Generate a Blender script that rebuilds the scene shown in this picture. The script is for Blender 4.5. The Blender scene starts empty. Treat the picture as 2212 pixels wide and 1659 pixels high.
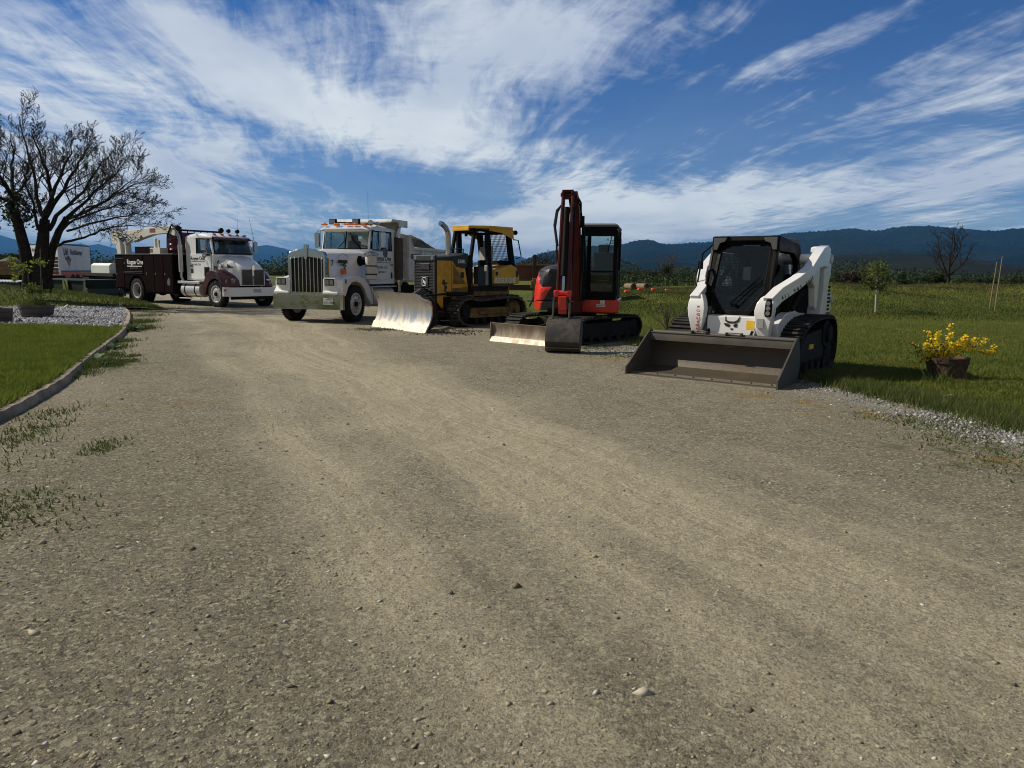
import bpy, math, random
import numpy as np
from mathutils import Vector, Matrix
R = math.radians
scene = bpy.context.scene
col = scene.collection
rng = np.random.default_rng(7)

# ---------------------------------------------------------------- camera
CAM_H = 1.5
PIT, ROL, FPX = R(8.65), R(0.8), 1600.0          # pitch down, roll, focal length in pixels of a 2212 px wide frame
cam_d = bpy.data.cameras.new('camera')
cam = bpy.data.objects.new('camera', cam_d); col.objects.link(cam)
cam_d.sensor_width = 36.0; cam_d.lens = 36.0 * FPX / 2212.0
cam_d.clip_start = 0.05; cam_d.clip_end = 30000
_f = Vector((0, math.cos(PIT), -math.sin(PIT))); _r = Vector((1, 0, 0)); _u = _r.cross(_f)
_rr = _r * math.cos(ROL) + _u * math.sin(ROL); _uu = -_r * math.sin(ROL) + _u * math.cos(ROL)
M3 = Matrix((_rr, _uu, -_f)).transposed()
cam.matrix_world = Matrix.Translation((0, 0, CAM_H)) @ M3.to_4x4()
scene.camera = cam

def ray(px, py):
    """world direction seen at a pixel of the 2212x1659 survey of the photo"""
    return _rr * ((px - 1106) / FPX) + _uu * ((829.5 - py) / FPX) + _f
def gp(px, py, z=0.0):
    d = ray(px, py); t = (z - CAM_H) / d.z
    return Vector((d.x * t, d.y * t, z))
def dp(px, py, y):
    """point at depth y (metres north of the camera)"""
    d = ray(px, py); t = y / d.y
    return Vector((d.x * t, y, CAM_H + d.z * t))

# ---------------------------------------------------------------- node helpers
class S:
    def __init__(s, nt, sock): s.nt, s.k = nt, sock
    def _m(s, op, *a):
        n = s.nt.nodes.new('ShaderNodeMath'); n.operation = op
        for i, v in enumerate((s,) + a):
            if isinstance(v, S): s.nt.links.new(v.k, n.inputs[i])
            else: n.inputs[i].default_value = v
        return S(s.nt, n.outputs[0])
    def __add__(s, o): return s._m('ADD', o)
    __radd__ = __add__
    def __mul__(s, o): return s._m('MULTIPLY', o)
    __rmul__ = __mul__
    def __sub__(s, o): return s._m('SUBTRACT', o)
    def __truediv__(s, o): return s._m('DIVIDE', o)
    def pw(s, o): return s._m('POWER', o)
    def mx(s, o): return s._m('MAXIMUM', o)
    def mn(s, o): return s._m('MINIMUM', o)
    def ab(s): return s._m('ABSOLUTE')
    def ex(s): return s._m('EXPONENT')
    def step(s, a, b):
        n = s.nt.nodes.new('ShaderNodeMapRange'); n.interpolation_type = 'SMOOTHSTEP'
        s.nt.links.new(s.k, n.inputs[0]); n.inputs[1].default_value = a; n.inputs[2].default_value = b
        return S(s.nt, n.outputs[0])
def combine(nt, x, y, z):
    n = nt.nodes.new('ShaderNodeCombineXYZ')
    for i, v in enumerate((x, y, z)):
        if isinstance(v, S): nt.links.new(v.k, n.inputs[i])
        else: n.inputs[i].default_value = v
    return n.outputs[0]
def noise(nt, vec, scale, detail=4, rough=.55, dist=0.0, lac=2.0):
    n = nt.nodes.new('ShaderNodeTexNoise'); n.inputs['Scale'].default_value = scale
    n.inputs['Detail'].default_value = detail; n.inputs['Roughness'].default_value = rough
    n.inputs['Distortion'].default_value = dist; n.inputs['Lacunarity'].default_value = lac
    if vec is not None: nt.links.new(vec, n.inputs['Vector'])
    return S(nt, n.outputs['Fac'])
def voronoi(nt, vec, scale, feature='F1', out='Distance'):
    n = nt.nodes.new('ShaderNodeTexVoronoi'); n.feature = feature; n.inputs['Scale'].default_value = scale
    if vec is not None: nt.links.new(vec, n.inputs['Vector'])
    return n.outputs[out]
def mixc(nt, fac, a, b, mode='MIX'):
    n = nt.nodes.new('ShaderNodeMix'); n.data_type = 'RGBA'; n.blend_type = mode
    for i, v in ((0, fac), (6, a), (7, b)):
        if isinstance(v, S): nt.links.new(v.k, n.inputs[i])
        elif isinstance(v, (int, float)): n.inputs[i].default_value = v
        elif isinstance(v, tuple): n.inputs[i].default_value = v + (1,) * (4 - len(v))
        else: nt.links.new(v, n.inputs[i])
    return n.outputs[2]
def vmul(nt, vec, v3):
    n = nt.nodes.new('ShaderNodeVectorMath'); n.operation = 'MULTIPLY'
    nt.links.new(vec, n.inputs[0]); n.inputs[1].default_value = v3
    return n.outputs[0]
def sep(nt, vec):
    n = nt.nodes.new('ShaderNodeSeparateXYZ'); nt.links.new(vec, n.inputs[0])
    return [S(nt, o) for o in n.outputs]

# ---------------------------------------------------------------- sun, sky, exposure
SUN_EL = R(41); SUN_AZ = math.atan2(-0.978, 0.208)          # azimuth measured from +Y towards +X
sun_d = bpy.data.lights.new('sun', 'SUN'); sun_d.energy = 5.0; sun_d.angle = R(0.53); sun_d.color = (1.0, .90, .74)
sun = bpy.data.objects.new('sun', sun_d); col.objects.link(sun)
sdir = Vector((math.sin(SUN_AZ) * math.cos(SUN_EL), math.cos(SUN_AZ) * math.cos(SUN_EL), math.sin(SUN_EL)))
sun.rotation_euler = sdir.to_track_quat('Z', 'Y').to_euler(); sun.location = (0, 0, 40)
scene.view_settings.view_transform = 'Standard'; scene.view_settings.look = 'None'
scene.view_settings.exposure = 0.10; scene.view_settings.gamma = 1.0; scene.view_settings.use_curve_mapping = False
scene.cycles.max_bounces = 8; scene.cycles.volume_bounces = 0; scene.cycles.transparent_max_bounces = 12
scene.cycles.use_denoising = True; scene.cycles.filter_width = 1.05

world = bpy.data.worlds.new('World'); scene.world = world; world.use_nodes = True
nt = world.node_tree; nt.nodes.clear()
wo = nt.nodes.new('ShaderNodeOutputWorld'); bg = nt.nodes.new('ShaderNodeBackground'); nt.links.new(bg.outputs[0], wo.inputs[0])
sky = nt.nodes.new('ShaderNodeTexSky'); sky.sky_type = 'NISHITA'; sky.sun_disc = False
sky.sun_elevation = SUN_EL; sky.sun_rotation = SUN_AZ % (2 * math.pi)
sky.air_density = 1.0; sky.dust_density = .4; sky.ozone_density = 2.0; sky.altitude = 400
bg.inputs[1].default_value = 0.075
tc = nt.nodes.new('ShaderNodeTexCoord')
X, Y, Zs = sep(nt, tc.outputs['Generated'])
zz = Zs.mx(0.0) + 0.07
u = X / zz; v = Y / zz
# domain warp, then streaks that run away from the viewer like real cirrus sheets
w1 = noise(nt, combine(nt, u * .55, v * .28, 1.7), 1.0, 3, .5)
w2 = noise(nt, combine(nt, u * .55, v * .28, 9.3), 1.0, 3, .5)
uw = u + (w1 - .5) * 1.0; vw = v + (w2 - .5) * 1.8
streak = noise(nt, combine(nt, uw * 1.5, vw * .42, 3.1), 1.35, 9, .62, .25)
fibre = noise(nt, combine(nt, uw * 5.0 + vw * .8, vw * .8, 5.1), 1.6, 7, .66, .5)
ripple = noise(nt, combine(nt, uw * 3.0, vw * 3.4, 7.7), 2.2, 6, .6, .3)
yy = Y.ab().mx(.05); A = X / yy; B = Zs / yy
def ell(px, py, rx, ry, ang, amp):
    d0 = ray(px, py); a0, b0 = d0.x / d0.y, d0.z / d0.y
    c, s = math.cos(R(ang)), math.sin(R(ang))
    da, db = A - a0, B - b0
    p = (da * c + db * s) * (FPX / rx); q = (db * c - da * s) * (FPX / ry)
    return ((p * p + q * q) * -1.0).ex() * amp
# big cloud masses of that afternoon (angles in degrees, counter-clockwise)
CL = [(120, 260, 330, 200, -15, .72), (240, 470, 330, 60, -8, .60), (480, 120, 220, 60, -32, .45), (700, 210, 330, 75, -14, .60),
      (1040, 120, 220, 190, 60, .58), (830, 290, 330, 55, -6, .55), (1230, 40, 260, 110, 35, .40), (900, 470, 70, 70, 60, .55),
      (1200, 440, 150, 60, 30, .70), (1420, 440, 330, 65, 14, .62), (1250, 500, 280, 40, 0, .62), (1700, 440, 420, 45, 8, .55), (2080, 400, 260, 80, 14, .42),
      (820, 60, 520, 120, -4, .14), (1400, 100, 200, 110, 35, .12), (1990, 180, 280, 100, 25, .12), (200, 130, 300, 120, -25, .18), (420, 430, 200, 50, -8, .3), (1640, 150, 110, 24, 30, .62), (1880, 50, 200, 26, 22, .60), (2120, 260, 220, 60, 20, .30), (1120, 330, 160, 24, 8, .34), (60, 60, 300, 60, -20, .40),
      (520, 350, 240, 45, -12, .52), (330, 390, 160, 60, -10, .40),
      (220, 470, 280, 50, -5, .35), (120, 380, 200, 60, 0, .25), (560, 275, 130, 26, -18, -.45), (1450, 260, 200, 80, 20, -.30), (800, 400, 260, 38, -4, -.55), (1560, 330, 300, 45, 12, -.15), (1180, 390, 90, 30, 25, -.15),
      (60, 150, 170, 26, -28, -.3)]
mask = None
for c_ in CL:
    e = ell(*c_); mask = e if mask is None else mask + e
dens = mask.mx(-.3) * .95 + (streak - .5) * 2.1 + (fibre - .5) * 1.3 + (ripple - .5) * .7 + .02
dens = dens.step(.03, 1.10)
band = (Zs.mx(0) * -8.0).ex() * .50                                 # thin veil low over the hills
front = Y.step(-.10, .32) * .94 + .06                               # fades clouds behind the camera; that unseen sky is dimmed for contrast
f01 = Y.step(-.10, .32)
dens = ((dens * .97 + band) * front + (1.0 - 0.0) * (f01 * -.50 + .50)).mn(.98)  # plain veil added to the unseen rear sky, as fill for shaded sides
deep = front * .62 + .38
tint = mixc(nt, 1.0, mixc(nt, 1.0, sky.outputs[0], (.115, .46, .90), 'MULTIPLY'), combine(nt, deep, deep, deep), 'MULTIPLY')
cshade = noise(nt, combine(nt, uw * .9, vw * .5, 12.0), 1.1, 4, .55)
cloudc = mixc(nt, cshade.step(.35, .68), (6.4, 7.3, 8.9), (9.5, 10.3, 10.8))
cloudc = mixc(nt, f01, (5.6, 5.7, 5.4), cloudc)  # neutral grey of that added rear veil
nt.links.new(mixc(nt, dens, tint, cloudc), bg.inputs[0])

# ---------------------------------------------------------------- object helpers
def tag(o, label=None, cat=None, group=None, kind=None):
    if label: o['label'] = label
    if cat: o['category'] = cat
    if group: o['group'] = group
    if kind: o['kind'] = kind
    return o
def empty(name, loc=(0, 0, 0), rz=0.0, sc=(1, 1, 1)):
    o = bpy.data.objects.new(name, None); col.objects.link(o)
    o.empty_display_size = .2
    o.location = loc; o.rotation_euler = (0, 0, rz); o.scale = sc
    return o
def raw(name, V, F, mat, parent=None, smooth=None, kind=None):
    me = bpy.data.meshes.new(name); me.from_pydata([tuple(p) for p in V], [], F); me.update()
    for m in (mat if isinstance(mat, (list, tuple)) else [mat]): me.materials.append(m)
    o = bpy.data.objects.new(name, me); col.objects.link(o)
    if parent: o.parent = parent
    if smooth is not None:
        me.shade_smooth(); me.set_sharp_from_angle(angle=R(smooth))
    if kind: o['kind'] = kind
    return o
def fastmesh(name, V, F, mat, parent=None, kind=None):
    """numpy verts (n,3) and faces (m,k)"""
    me = bpy.data.meshes.new(name); V = np.asarray(V, np.float32); F = np.asarray(F, np.int32); k = F.shape[1]
    me.vertices.add(len(V)); me.vertices.foreach_set('co', V.ravel())
    me.loops.add(F.size); me.loops.foreach_set('vertex_index', F.ravel())
    me.polygons.add(len(F)); me.polygons.foreach_set('loop_start', np.arange(0, F.size, k, dtype=np.int32))
    me.update(calc_edges=True); me.validate()
    for m in (mat if isinstance(mat, (list, tuple)) else [mat]): me.materials.append(m)
    o = bpy.data.objects.new(name, me); col.objects.link(o)
    if parent: o.parent = parent
    if kind: o['kind'] = kind
    return o

class MB:
    """collects simple solids, then links them as ONE mesh object"""
    def __init__(s): s.v, s.f, s.mi, s.m = [], [], [], 0
    def add(s, V, F):
        b = len(s.v); s.v += [Vector(p) for p in V]; s.f += [tuple(i + b for i in f) for f in F]; s.mi += [s.m] * len(F); return s
    def box(s, c, d, rot=None, taper=None):
        x, y, z = d[0] / 2, d[1] / 2, d[2] / 2
        P = [Vector(p) for p in ((-x, -y, -z), (x, -y, -z), (x, y, -z), (-x, y, -z), (-x, -y, z), (x, -y, z), (x, y, z), (-x, y, z))]
        if taper:
            for p in P[4:]: p.x *= taper[0]; p.y *= taper[1]
        if rot is not None:
            from mathutils import Euler
            m = Euler(rot).to_matrix(); P = [m @ p for p in P]
        return s.add([p + Vector(c) for p in P], [(0, 3, 2, 1), (4, 5, 6, 7), (0, 1, 5, 4), (1, 2, 6, 5), (2, 3, 7, 6), (3, 0, 4, 7)])
    def b2(s, p0, p1):
        p0, p1 = Vector(p0), Vector(p1); return s.box((p0 + p1) / 2, [abs(a) for a in (p1 - p0)])
    def bar(s, p0, p1, w, h, up=(0, 0, 1)):
        p0, p1 = Vector(p0), Vector(p1); d = (p1 - p0); a = d.normalized(); u = Vector(up)
        if abs(a.dot(u)) > .98: u = Vector((1, 0, 0))
        r = a.cross(u).normalized(); u = r.cross(a)
        P = [q + r * (i * w / 2) + u * (j * h / 2) for q in (p0, p1) for i, j in ((-1, -1), (1, -1), (1, 1), (-1, 1))]
        return s.add(P, [(0, 3, 2, 1), (4, 5, 6, 7), (0, 1, 5, 4), (1, 2, 6, 5), (2, 3, 7, 6), (3, 0, 4, 7)])
    def cyl(s, p0, p1, r0, r1=None, n=16, cap=True):
        r1 = r0 if r1 is None else r1
        p0, p1 = Vector(p0), Vector(p1); a = (p1 - p0).normalized(); u = Vector((0, 0, 1)) if abs(a.z) < .9 else Vector((1, 0, 0))
        r = a.cross(u).normalized(); u = r.cross(a); P = []
        for q, rad in ((p0, r0), (p1, r1)):
            for i in range(n):
                t = 2 * math.pi * i / n; P.append(q + (r * math.cos(t) + u * math.sin(t)) * rad)
        F = [(i, (i + 1) % n, n + (i + 1) % n, n + i) for i in range(n)]
        if cap: F += [tuple(range(n))[::-1], tuple(range(n, 2 * n))]
        return s.add(P, F)
    def lathe(s, p0, axis, prof, n=24, cap=True):
        """prof: list of (distance along the axis, radius)"""
        p0, a = Vector(p0), Vector(axis).normalized(); u = Vector((0, 0, 1)) if abs(a.z) < .9 else Vector((1, 0, 0))
        r = a.cross(u).normalized(); u = r.cross(a); P = []
        for d, rad in prof:
            for i in range(n):
                t = 2 * math.pi * i / n; P.append(p0 + a * d + (r * math.cos(t) + u * math.sin(t)) * rad)
        F = [(k * n + i, k * n + (i + 1) % n, (k + 1) * n + (i + 1) % n, (k + 1) * n + i) for k in range(len(prof) - 1) for i in range(n)]
        if cap and prof[0][1] > .001: F.append(tuple(range(n))[::-1])
        if cap and prof[-1][1] > .001: F.append(tuple(range((len(prof) - 1) * n, len(prof) * n)))
        return s.add(P, F)
    def tube(s, pts, r, n=8, r1=None):
        pts = [Vector(p) for p in pts]; P = []; up = None; m = len(pts)
        for k, p in enumerate(pts):
            a = (pts[min(k + 1, m - 1)] - pts[max(k - 1, 0)]).normalized()
            if up is None: up = Vector((0, 0, 1)) if abs(a.z) < .9 else Vector((1, 0, 0))
            q = a.cross(up).normalized(); up = q.cross(a)
            rr = r if r1 is None else r + (r1 - r) * k / (m - 1)
            P += [p + (q * math.cos(2 * math.pi * i / n) + up * math.sin(2 * math.pi * i / n)) * rr for i in range(n)]
        F = [(k * n + i, k * n + (i + 1) % n, (k + 1) * n + (i + 1) % n, (k + 1) * n + i) for k in range(m - 1) for i in range(n)]
        F += [tuple(range(n))[::-1], tuple(range((m - 1) * n, m * n))]
        return s.add(P, F)
    def prism(s, poly, h0, h1, ax='y', shrink=None):
        """poly in the plane normal to ax; ax y: (x,z); x: (y,z); z: (x,y)"""
        mk = {'y': lambda p, h: (p[0], h, p[1]), 'x': lambda p, h: (h, p[0], p[1]), 'z': lambda p, h: (p[0], p[1], h)}[ax]
        n = len(poly); P = [mk(p, h0) for p in poly] + [mk(p, h1) for p in poly]
        F = [(i, (i + 1) % n, n + (i + 1) % n, n + i) for i in range(n)] + [tuple(range(n))[::-1], tuple(range(n, 2 * n))]
        return s.add(P, F)
    def loft(s, rings, close=True, cap=True):
        n = len(rings[0]); P = [p for r in rings for p in r]; e = n if close else n - 1
        F = [(k * n + i, k * n + (i + 1) % n, (k + 1) * n + (i + 1) % n, (k + 1) * n + i) for k in range(len(rings) - 1) for i in range(e)]
        if cap and close: F += [tuple(range(n))[::-1], tuple(range((len(rings) - 1) * n, len(rings) * n))]
        return s.add(P, F)
    def strip(s, poly, h0, h1, th, ax='y'):
        """open profile line given thickness th, extruded between h0 and h1"""
        pts = [Vector((p[0], p[1])) for p in poly]; off = []
        for i, p in enumerate(pts):
            t = (pts[min(i + 1, len(pts) - 1)] - pts[max(i - 1, 0)]).normalized(); off.append(p + Vector((-t.y, t.x)) * th)
        return s.prism([tuple(p) for p in pts] + [tuple(p) for p in off[::-1]], h0, h1, ax)
    def ball(s, c, rad, n=12, sc=(1, 1, 1)):
        prof = [Vector((0, 0))]; P = []; F = []; m = n // 2
        for k in range(m + 1):
            ph = math.pi * k / m
            for i in range(n):
                t = 2 * math.pi * i / n
                P.append(Vector(c) + Vector((math.cos(t) * math.sin(ph) * rad * sc[0], math.sin(t) * math.sin(ph) * rad * sc[1], math.cos(ph) * rad * sc[2])))
        F = [(k * n + i, (k + 1) * n + i, (k + 1) * n + (i + 1) % n, k * n + (i + 1) % n) for k in range(m) for i in range(n)]
        return s.add(P, F)
    def build(s, name, mat, parent=None, bevel=0.0, smooth=35, seg=2):
        import bmesh
        me = bpy.data.meshes.new(name); me.from_pydata([tuple(p) for p in s.v], [], s.f)
        mats = mat if isinstance(mat, (list, tuple)) else [mat]
        for m in mats: me.materials.append(m)
        if len(mats) > 1: me.polygons.foreach_set('material_index', s.mi)
        bm = bmesh.new(); bm.from_mesh(me)
        bmesh.ops.remove_doubles(bm, verts=bm.verts, dist=1e-5)
        bmesh.ops.recalc_face_normals(bm, faces=bm.faces); bm.to_mesh(me); bm.free()
        me.shade_smooth(); me.set_sharp_from_angle(angle=R(smooth))
        o = bpy.data.objects.new(name, me); col.objects.link(o)
        if parent: o.parent = parent
        if bevel:
            b = o.modifiers.new('bevel', 'BEVEL'); b.width = bevel; b.segments = seg; b.limit_method = 'ANGLE'; b.angle_limit = R(40)
            b.harden_normals = True; b.use_clamp_overlap = True
        return o
def mirror_copy(o, parent=None):
    c = o.copy(); col.objects.link(c); c.parent = parent or o.parent
    c.scale = (o.scale[0], -o.scale[1], o.scale[2]); c.location = (o.location[0], -o.location[1], o.location[2]); return c
def copy_part(o, parent, dloc=(0, 0, 0)):
    c = o.copy(); col.objects.link(c); c.parent = parent; c.location = o.location + Vector(dloc)
    for ch in list(o.children):
        d = ch.copy(); col.objects.link(d); d.parent = c
    return c
def text(body, name, mat, parent, loc, size, rot, ext=.002, align='LEFT', sx=1.0, bold=0.0, spacing=1.0):
    """lettering as a thin mesh; rot is a 3x3 matrix whose columns are text-right, text-up, outward"""
    cu = bpy.data.curves.new(name, 'FONT'); cu.body = body; cu.size = size; cu.extrude = ext; cu.align_x = align; cu.offset = bold; cu.space_character = spacing
    cu.resolution_u = 3
    t = bpy.data.objects.new(name, cu); col.objects.link(t)
    dg = bpy.context.evaluated_depsgraph_get(); me = bpy.data.meshes.new_from_object(t.evaluated_get(dg))
    bpy.data.objects.remove(t); bpy.data.curves.remove(cu)
    me.transform(Matrix.Diagonal((sx, 1, 1, 1)))
    me.materials.clear(); me.materials.append(mat)
    o = bpy.data.objects.new(name, me); col.objects.link(o); o.parent = parent
    o.matrix_local = Matrix.Translation(loc) @ rot.to_4x4()
    return o
def axes(right, up):
    r = Vector(right).normalized(); u = Vector(up); u = (u - r * u.dot(r)).normalized(); n = r.cross(u)
    return Matrix((r, u, n)).transposed()

# ---------------------------------------------------------------- materials
MATS = {}
def mat(name, colr, rough=.5, metal=0.0, var=None, vscale=2.0, vamt=.5, bump=0.0, bscale=20.0, spec=.5, coat=0.0, thr=(.4, .65), stretch=None):
    """paint or metal with dust, grime or rust in patches of their own shape"""
    if name in MATS: return MATS[name]
    m = bpy.data.materials.new(name); m.use_nodes = True; nt = m.node_tree; b = nt.nodes['Principled BSDF']
    b.inputs['Base Color'].default_value = tuple(colr) + (1,); b.inputs['Roughness'].default_value = rough; b.inputs['Metallic'].default_value = metal
    b.inputs['Specular IOR Level'].default_value = spec; b.inputs['Coat Weight'].default_value = coat; b.inputs['Coat Roughness'].default_value = .08
    tc = nt.nodes.new('ShaderNodeTexCoord'); oc = tc.outputs['Object']
    if stretch: oc = vmul(nt, oc, stretch)
    if var:
        n = noise(nt, oc, vscale, 6, .65, .3).step(*thr) * vamt
        nt.links.new(mixc(nt, n, tuple(colr), tuple(var)), b.inputs['Base Color'])
        nt.links.new((n * (.85 - rough) + rough).k, b.inputs['Roughness'])
        if metal: nt.links.new((n * (-.8 * metal) + metal).k, b.inputs['Metallic'])
    if bump:
        bn = nt.nodes.new('ShaderNodeBump'); bn.inputs['Strength'].default_value = 1.0; bn.inputs['Distance'].default_value = bump
        nt.links.new(noise(nt, oc, bscale, 5, .6).k, bn.inputs['Height']); nt.links.new(bn.outputs[0], b.inputs['Normal'])
    MATS[name] = m; return m
def glass(name, tintc, alpha_mix=.35, rough=.02):
    """window glass: a clear tinted sheet with a mirror gloss that grows at grazing angles"""
    if name in MATS: return MATS[name]
    m = bpy.data.materials.new(name); m.use_nodes = True; nt = m.node_tree; nt.nodes.clear()
    out = nt.nodes.new('ShaderNodeOutputMaterial'); tr = nt.nodes.new('ShaderNodeBsdfTransparent'); gl = nt.nodes.new('ShaderNodeBsdfGlossy')
    tr.inputs[0].default_value = tuple(tintc) + (1,); gl.inputs['Roughness'].default_value = rough; gl.inputs[0].default_value = (.9, .95, 1, 1)
    fr = nt.nodes.new('ShaderNodeFresnel'); fr.inputs[0].default_value = 1.5
    mx = nt.nodes.new('ShaderNodeMixShader'); nt.links.new((S(nt, fr.outputs[0]) * .75).k, mx.inputs[0])
    nt.links.new(tr.outputs[0], mx.inputs[1]); nt.links.new(gl.outputs[0], mx.inputs[2]); nt.links.new(mx.outputs[0], out.inputs[0])
    MATS[name] = m; return m
# ================================================================ ground, yard, hills
def new_mat(name):
    m = bpy.data.materials.new(name); m.use_nodes = True; nt = m.node_tree
    tc = nt.nodes.new('ShaderNodeTexCoord'); return m, nt, nt.nodes['Principled BSDF'], tc.outputs['Object']
def set_bump(nt, b, h, dist, strength=1.0):
    bn = nt.nodes.new('ShaderNodeBump'); bn.inputs['Distance'].default_value = dist; bn.inputs['Strength'].default_value = strength
    nt.links.new(h.k if isinstance(h, S) else h, bn.inputs['Height']); nt.links.new(bn.outputs[0], b.inputs['Normal'])

def noise_vec(nt, oc):
    n = nt.nodes.new('ShaderNodeTexNoise'); n.inputs['Scale'].default_value = 9; n.inputs['Detail'].default_value = 3; nt.links.new(oc, n.inputs['Vector'])
    a = nt.nodes.new('ShaderNodeVectorMath'); a.operation = 'SCALE'; a.inputs['Scale'].default_value = .10; nt.links.new(n.outputs['Color'], a.inputs[0])
    b_ = nt.nodes.new('ShaderNodeVectorMath'); b_.operation = 'ADD'; nt.links.new(oc, b_.inputs[0]); nt.links.new(a.outputs[0], b_.inputs[1]); return b_.outputs[0]
# grass sheet
m, nt, b, oc = new_mat('grass_ground')
big = noise(nt, oc, .12, 5, .6, .4); mid = noise(nt, oc, .9, 5, .6); fine = noise(nt, oc, 14, 6, .7)
c1 = mixc(nt, big.step(.38, .62), (0.0744, 0.1073, 0.014), (0.1318, 0.145, 0.026))
c2 = mixc(nt, mid.step(.50, .72) * .7, c1, (0.217, 0.2102, 0.05))
c3 = mixc(nt, fine.step(.40, .68), c2, (0.0434, 0.0609, 0.01))
nt.links.new(c3, b.inputs['Base Color']); b.inputs['Roughness'].default_value = .95; b.inputs['Specular IOR Level'].default_value = .1
set_bump(nt, b, fine + mid * 2.0, .10); M_GRASSG = m

# gravel and packed dirt
m, nt, b, oc = new_mat('gravel_dirt')
X_, Y_, Z_ = sep(nt, oc)
p0, p1 = gp(560, 700), gp(1800, 1250)
d_ = (p1 - p0).normalized()
along = X_ * d_.x + Y_ * d_.y; across = X_ * d_.y - Y_ * d_.x
ac0 = p0.x * d_.y - p0.y * d_.x
wob = (noise(nt, combine(nt, along * .12, 0.0, 0.0), 1, 2, .5) - .5) * 2.2
ac = across - ac0 + wob
lane = noise(nt, combine(nt, ac * .75, along * .05, 0.0), 1.0, 4, .55)
rut = noise(nt, combine(nt, ac * 5.0, along * .25, 4.0), 1.0, 4, .6)
band = ((ac * .55) * (ac * .55) * -1.0).ex()
blot = noise(nt, oc, .55, 6, .62, .5)
grey = mixc(nt, noise(nt, oc, 3.0, 5, .6).step(.35, .65), (.228, .204, .148), (.305, .275, .203))
tan = mixc(nt, rut.step(.35, .65), (.290, .257, .178), (.350, .313, .220))
tf = (band * .80 + (lane - .50) * 2.4 + (blot - .5) * 1.2).step(.05, .95)
c = mixc(nt, tf, grey, tan)
c = mixc(nt, rut.step(.56, .74) * .30, c, (.13, .112, .078))
c = mixc(nt, noise(nt, combine(nt, ac * 9.0, along * .5, 9.0), 1.0, 5, .65).step(.55, .75) * .25, c, (.34, .31, .23))
c = mixc(nt, noise(nt, oc, .8, 6, .65, .8).step(.56, .74) * .38, c, (0.1105, 0.0896, 0.05))       # damp, oily and dark patches
v1 = voronoi(nt, oc, 55, 'F1', 'Color'); vs = S(nt, sep(nt, v1)[0].k)
v2 = voronoi(nt, oc, 140, 'F1', 'Color'); vs2 = sep(nt, v2)[1]
stone = (1.0 - 0.0) * (tf * -.6 + 1.0)
c = mixc(nt, vs.step(.80, .90) * stone * .8, c, (0.52, 0.4928, 0.35))
c = mixc(nt, vs._m('LESS_THAN', .16) * stone * .6, c, (.060, .058, .056))
c = mixc(nt, vs2.step(.55, 1.0) * .45, c, (0.442, 0.4032, 0.26))
c = mixc(nt, noise(nt, oc, 22, 6, .75).step(.56, .70) * (tf * -.5 + 1.0) * .40, c, (.085, .075, .055))
c = mixc(nt, vs2._m('LESS_THAN', .30) * .38, c, (.075, .066, .050))
# mossy orange edge by the machines and moss tints
moss = noise(nt, oc, 1.6, 6, .7, .6).step(.52, .66)
q0, q1 = gp(1340, 775), gp(1900, 890)
def near(px, py, r):
    g = gp(px, py); dx = (X_ - g.x) * (1 / r); dy = (Y_ - g.y) * (1 / r); return ((dx * dx + dy * dy) * -1.0).ex()
mo = near(1330, 775, .75) + near(1870, 880, 1.0) + near(2130, 990, .9) * .6 + near(260, 880, 1.2) * .35 + near(1750, 850, .9) * .7
c = mixc(nt, (moss * mo * 1.25).mn(.85), c, (.27, .175, .035))
gr = near(2150, 985, 1.0) + near(1950, 900, .8) * .7 + near(60, 1010, 1.0) * .5 + near(250, 790, 1.0) + near(1290, 755, 1.2) + near(20, 1130, .8) * .5
c = mixc(nt, (noise(nt, oc, 3.0, 7, .75).step(.47, .62) * gr).mn(.8), c, (.07, .085, .02))
lg = near(2050, 880, .9) + near(1900, 855, .8) + near(2220, 915, .9) + near(1330, 758, .6)
c = mixc(nt, (sep(nt, voronoi(nt, oc, 38, 'F1', 'Color'))[2].step(.45, .55) * lg).mn(.85), c, (.30, .31, .30))
nt.links.new(c, b.inputs['Base Color']); b.inputs['Roughness'].default_value = .93; b.inputs['Specular IOR Level'].default_value = .25
gm = tf * -.75 + 1.0
h = (S(nt, voronoi(nt, noise_vec(nt, oc), 70)) * -.35 + S(nt, voronoi(nt, oc, 190)) * -.25 + noise(nt, oc, 60, 8, .78) * 1.1) * gm + noise(nt, oc, 7, 5, .6) * 1.2 + noise(nt, oc, 1.2, 3, .5) * 2.4 + rut * 1.0
set_bump(nt, b, h, .034); M_YARD = m

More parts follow.
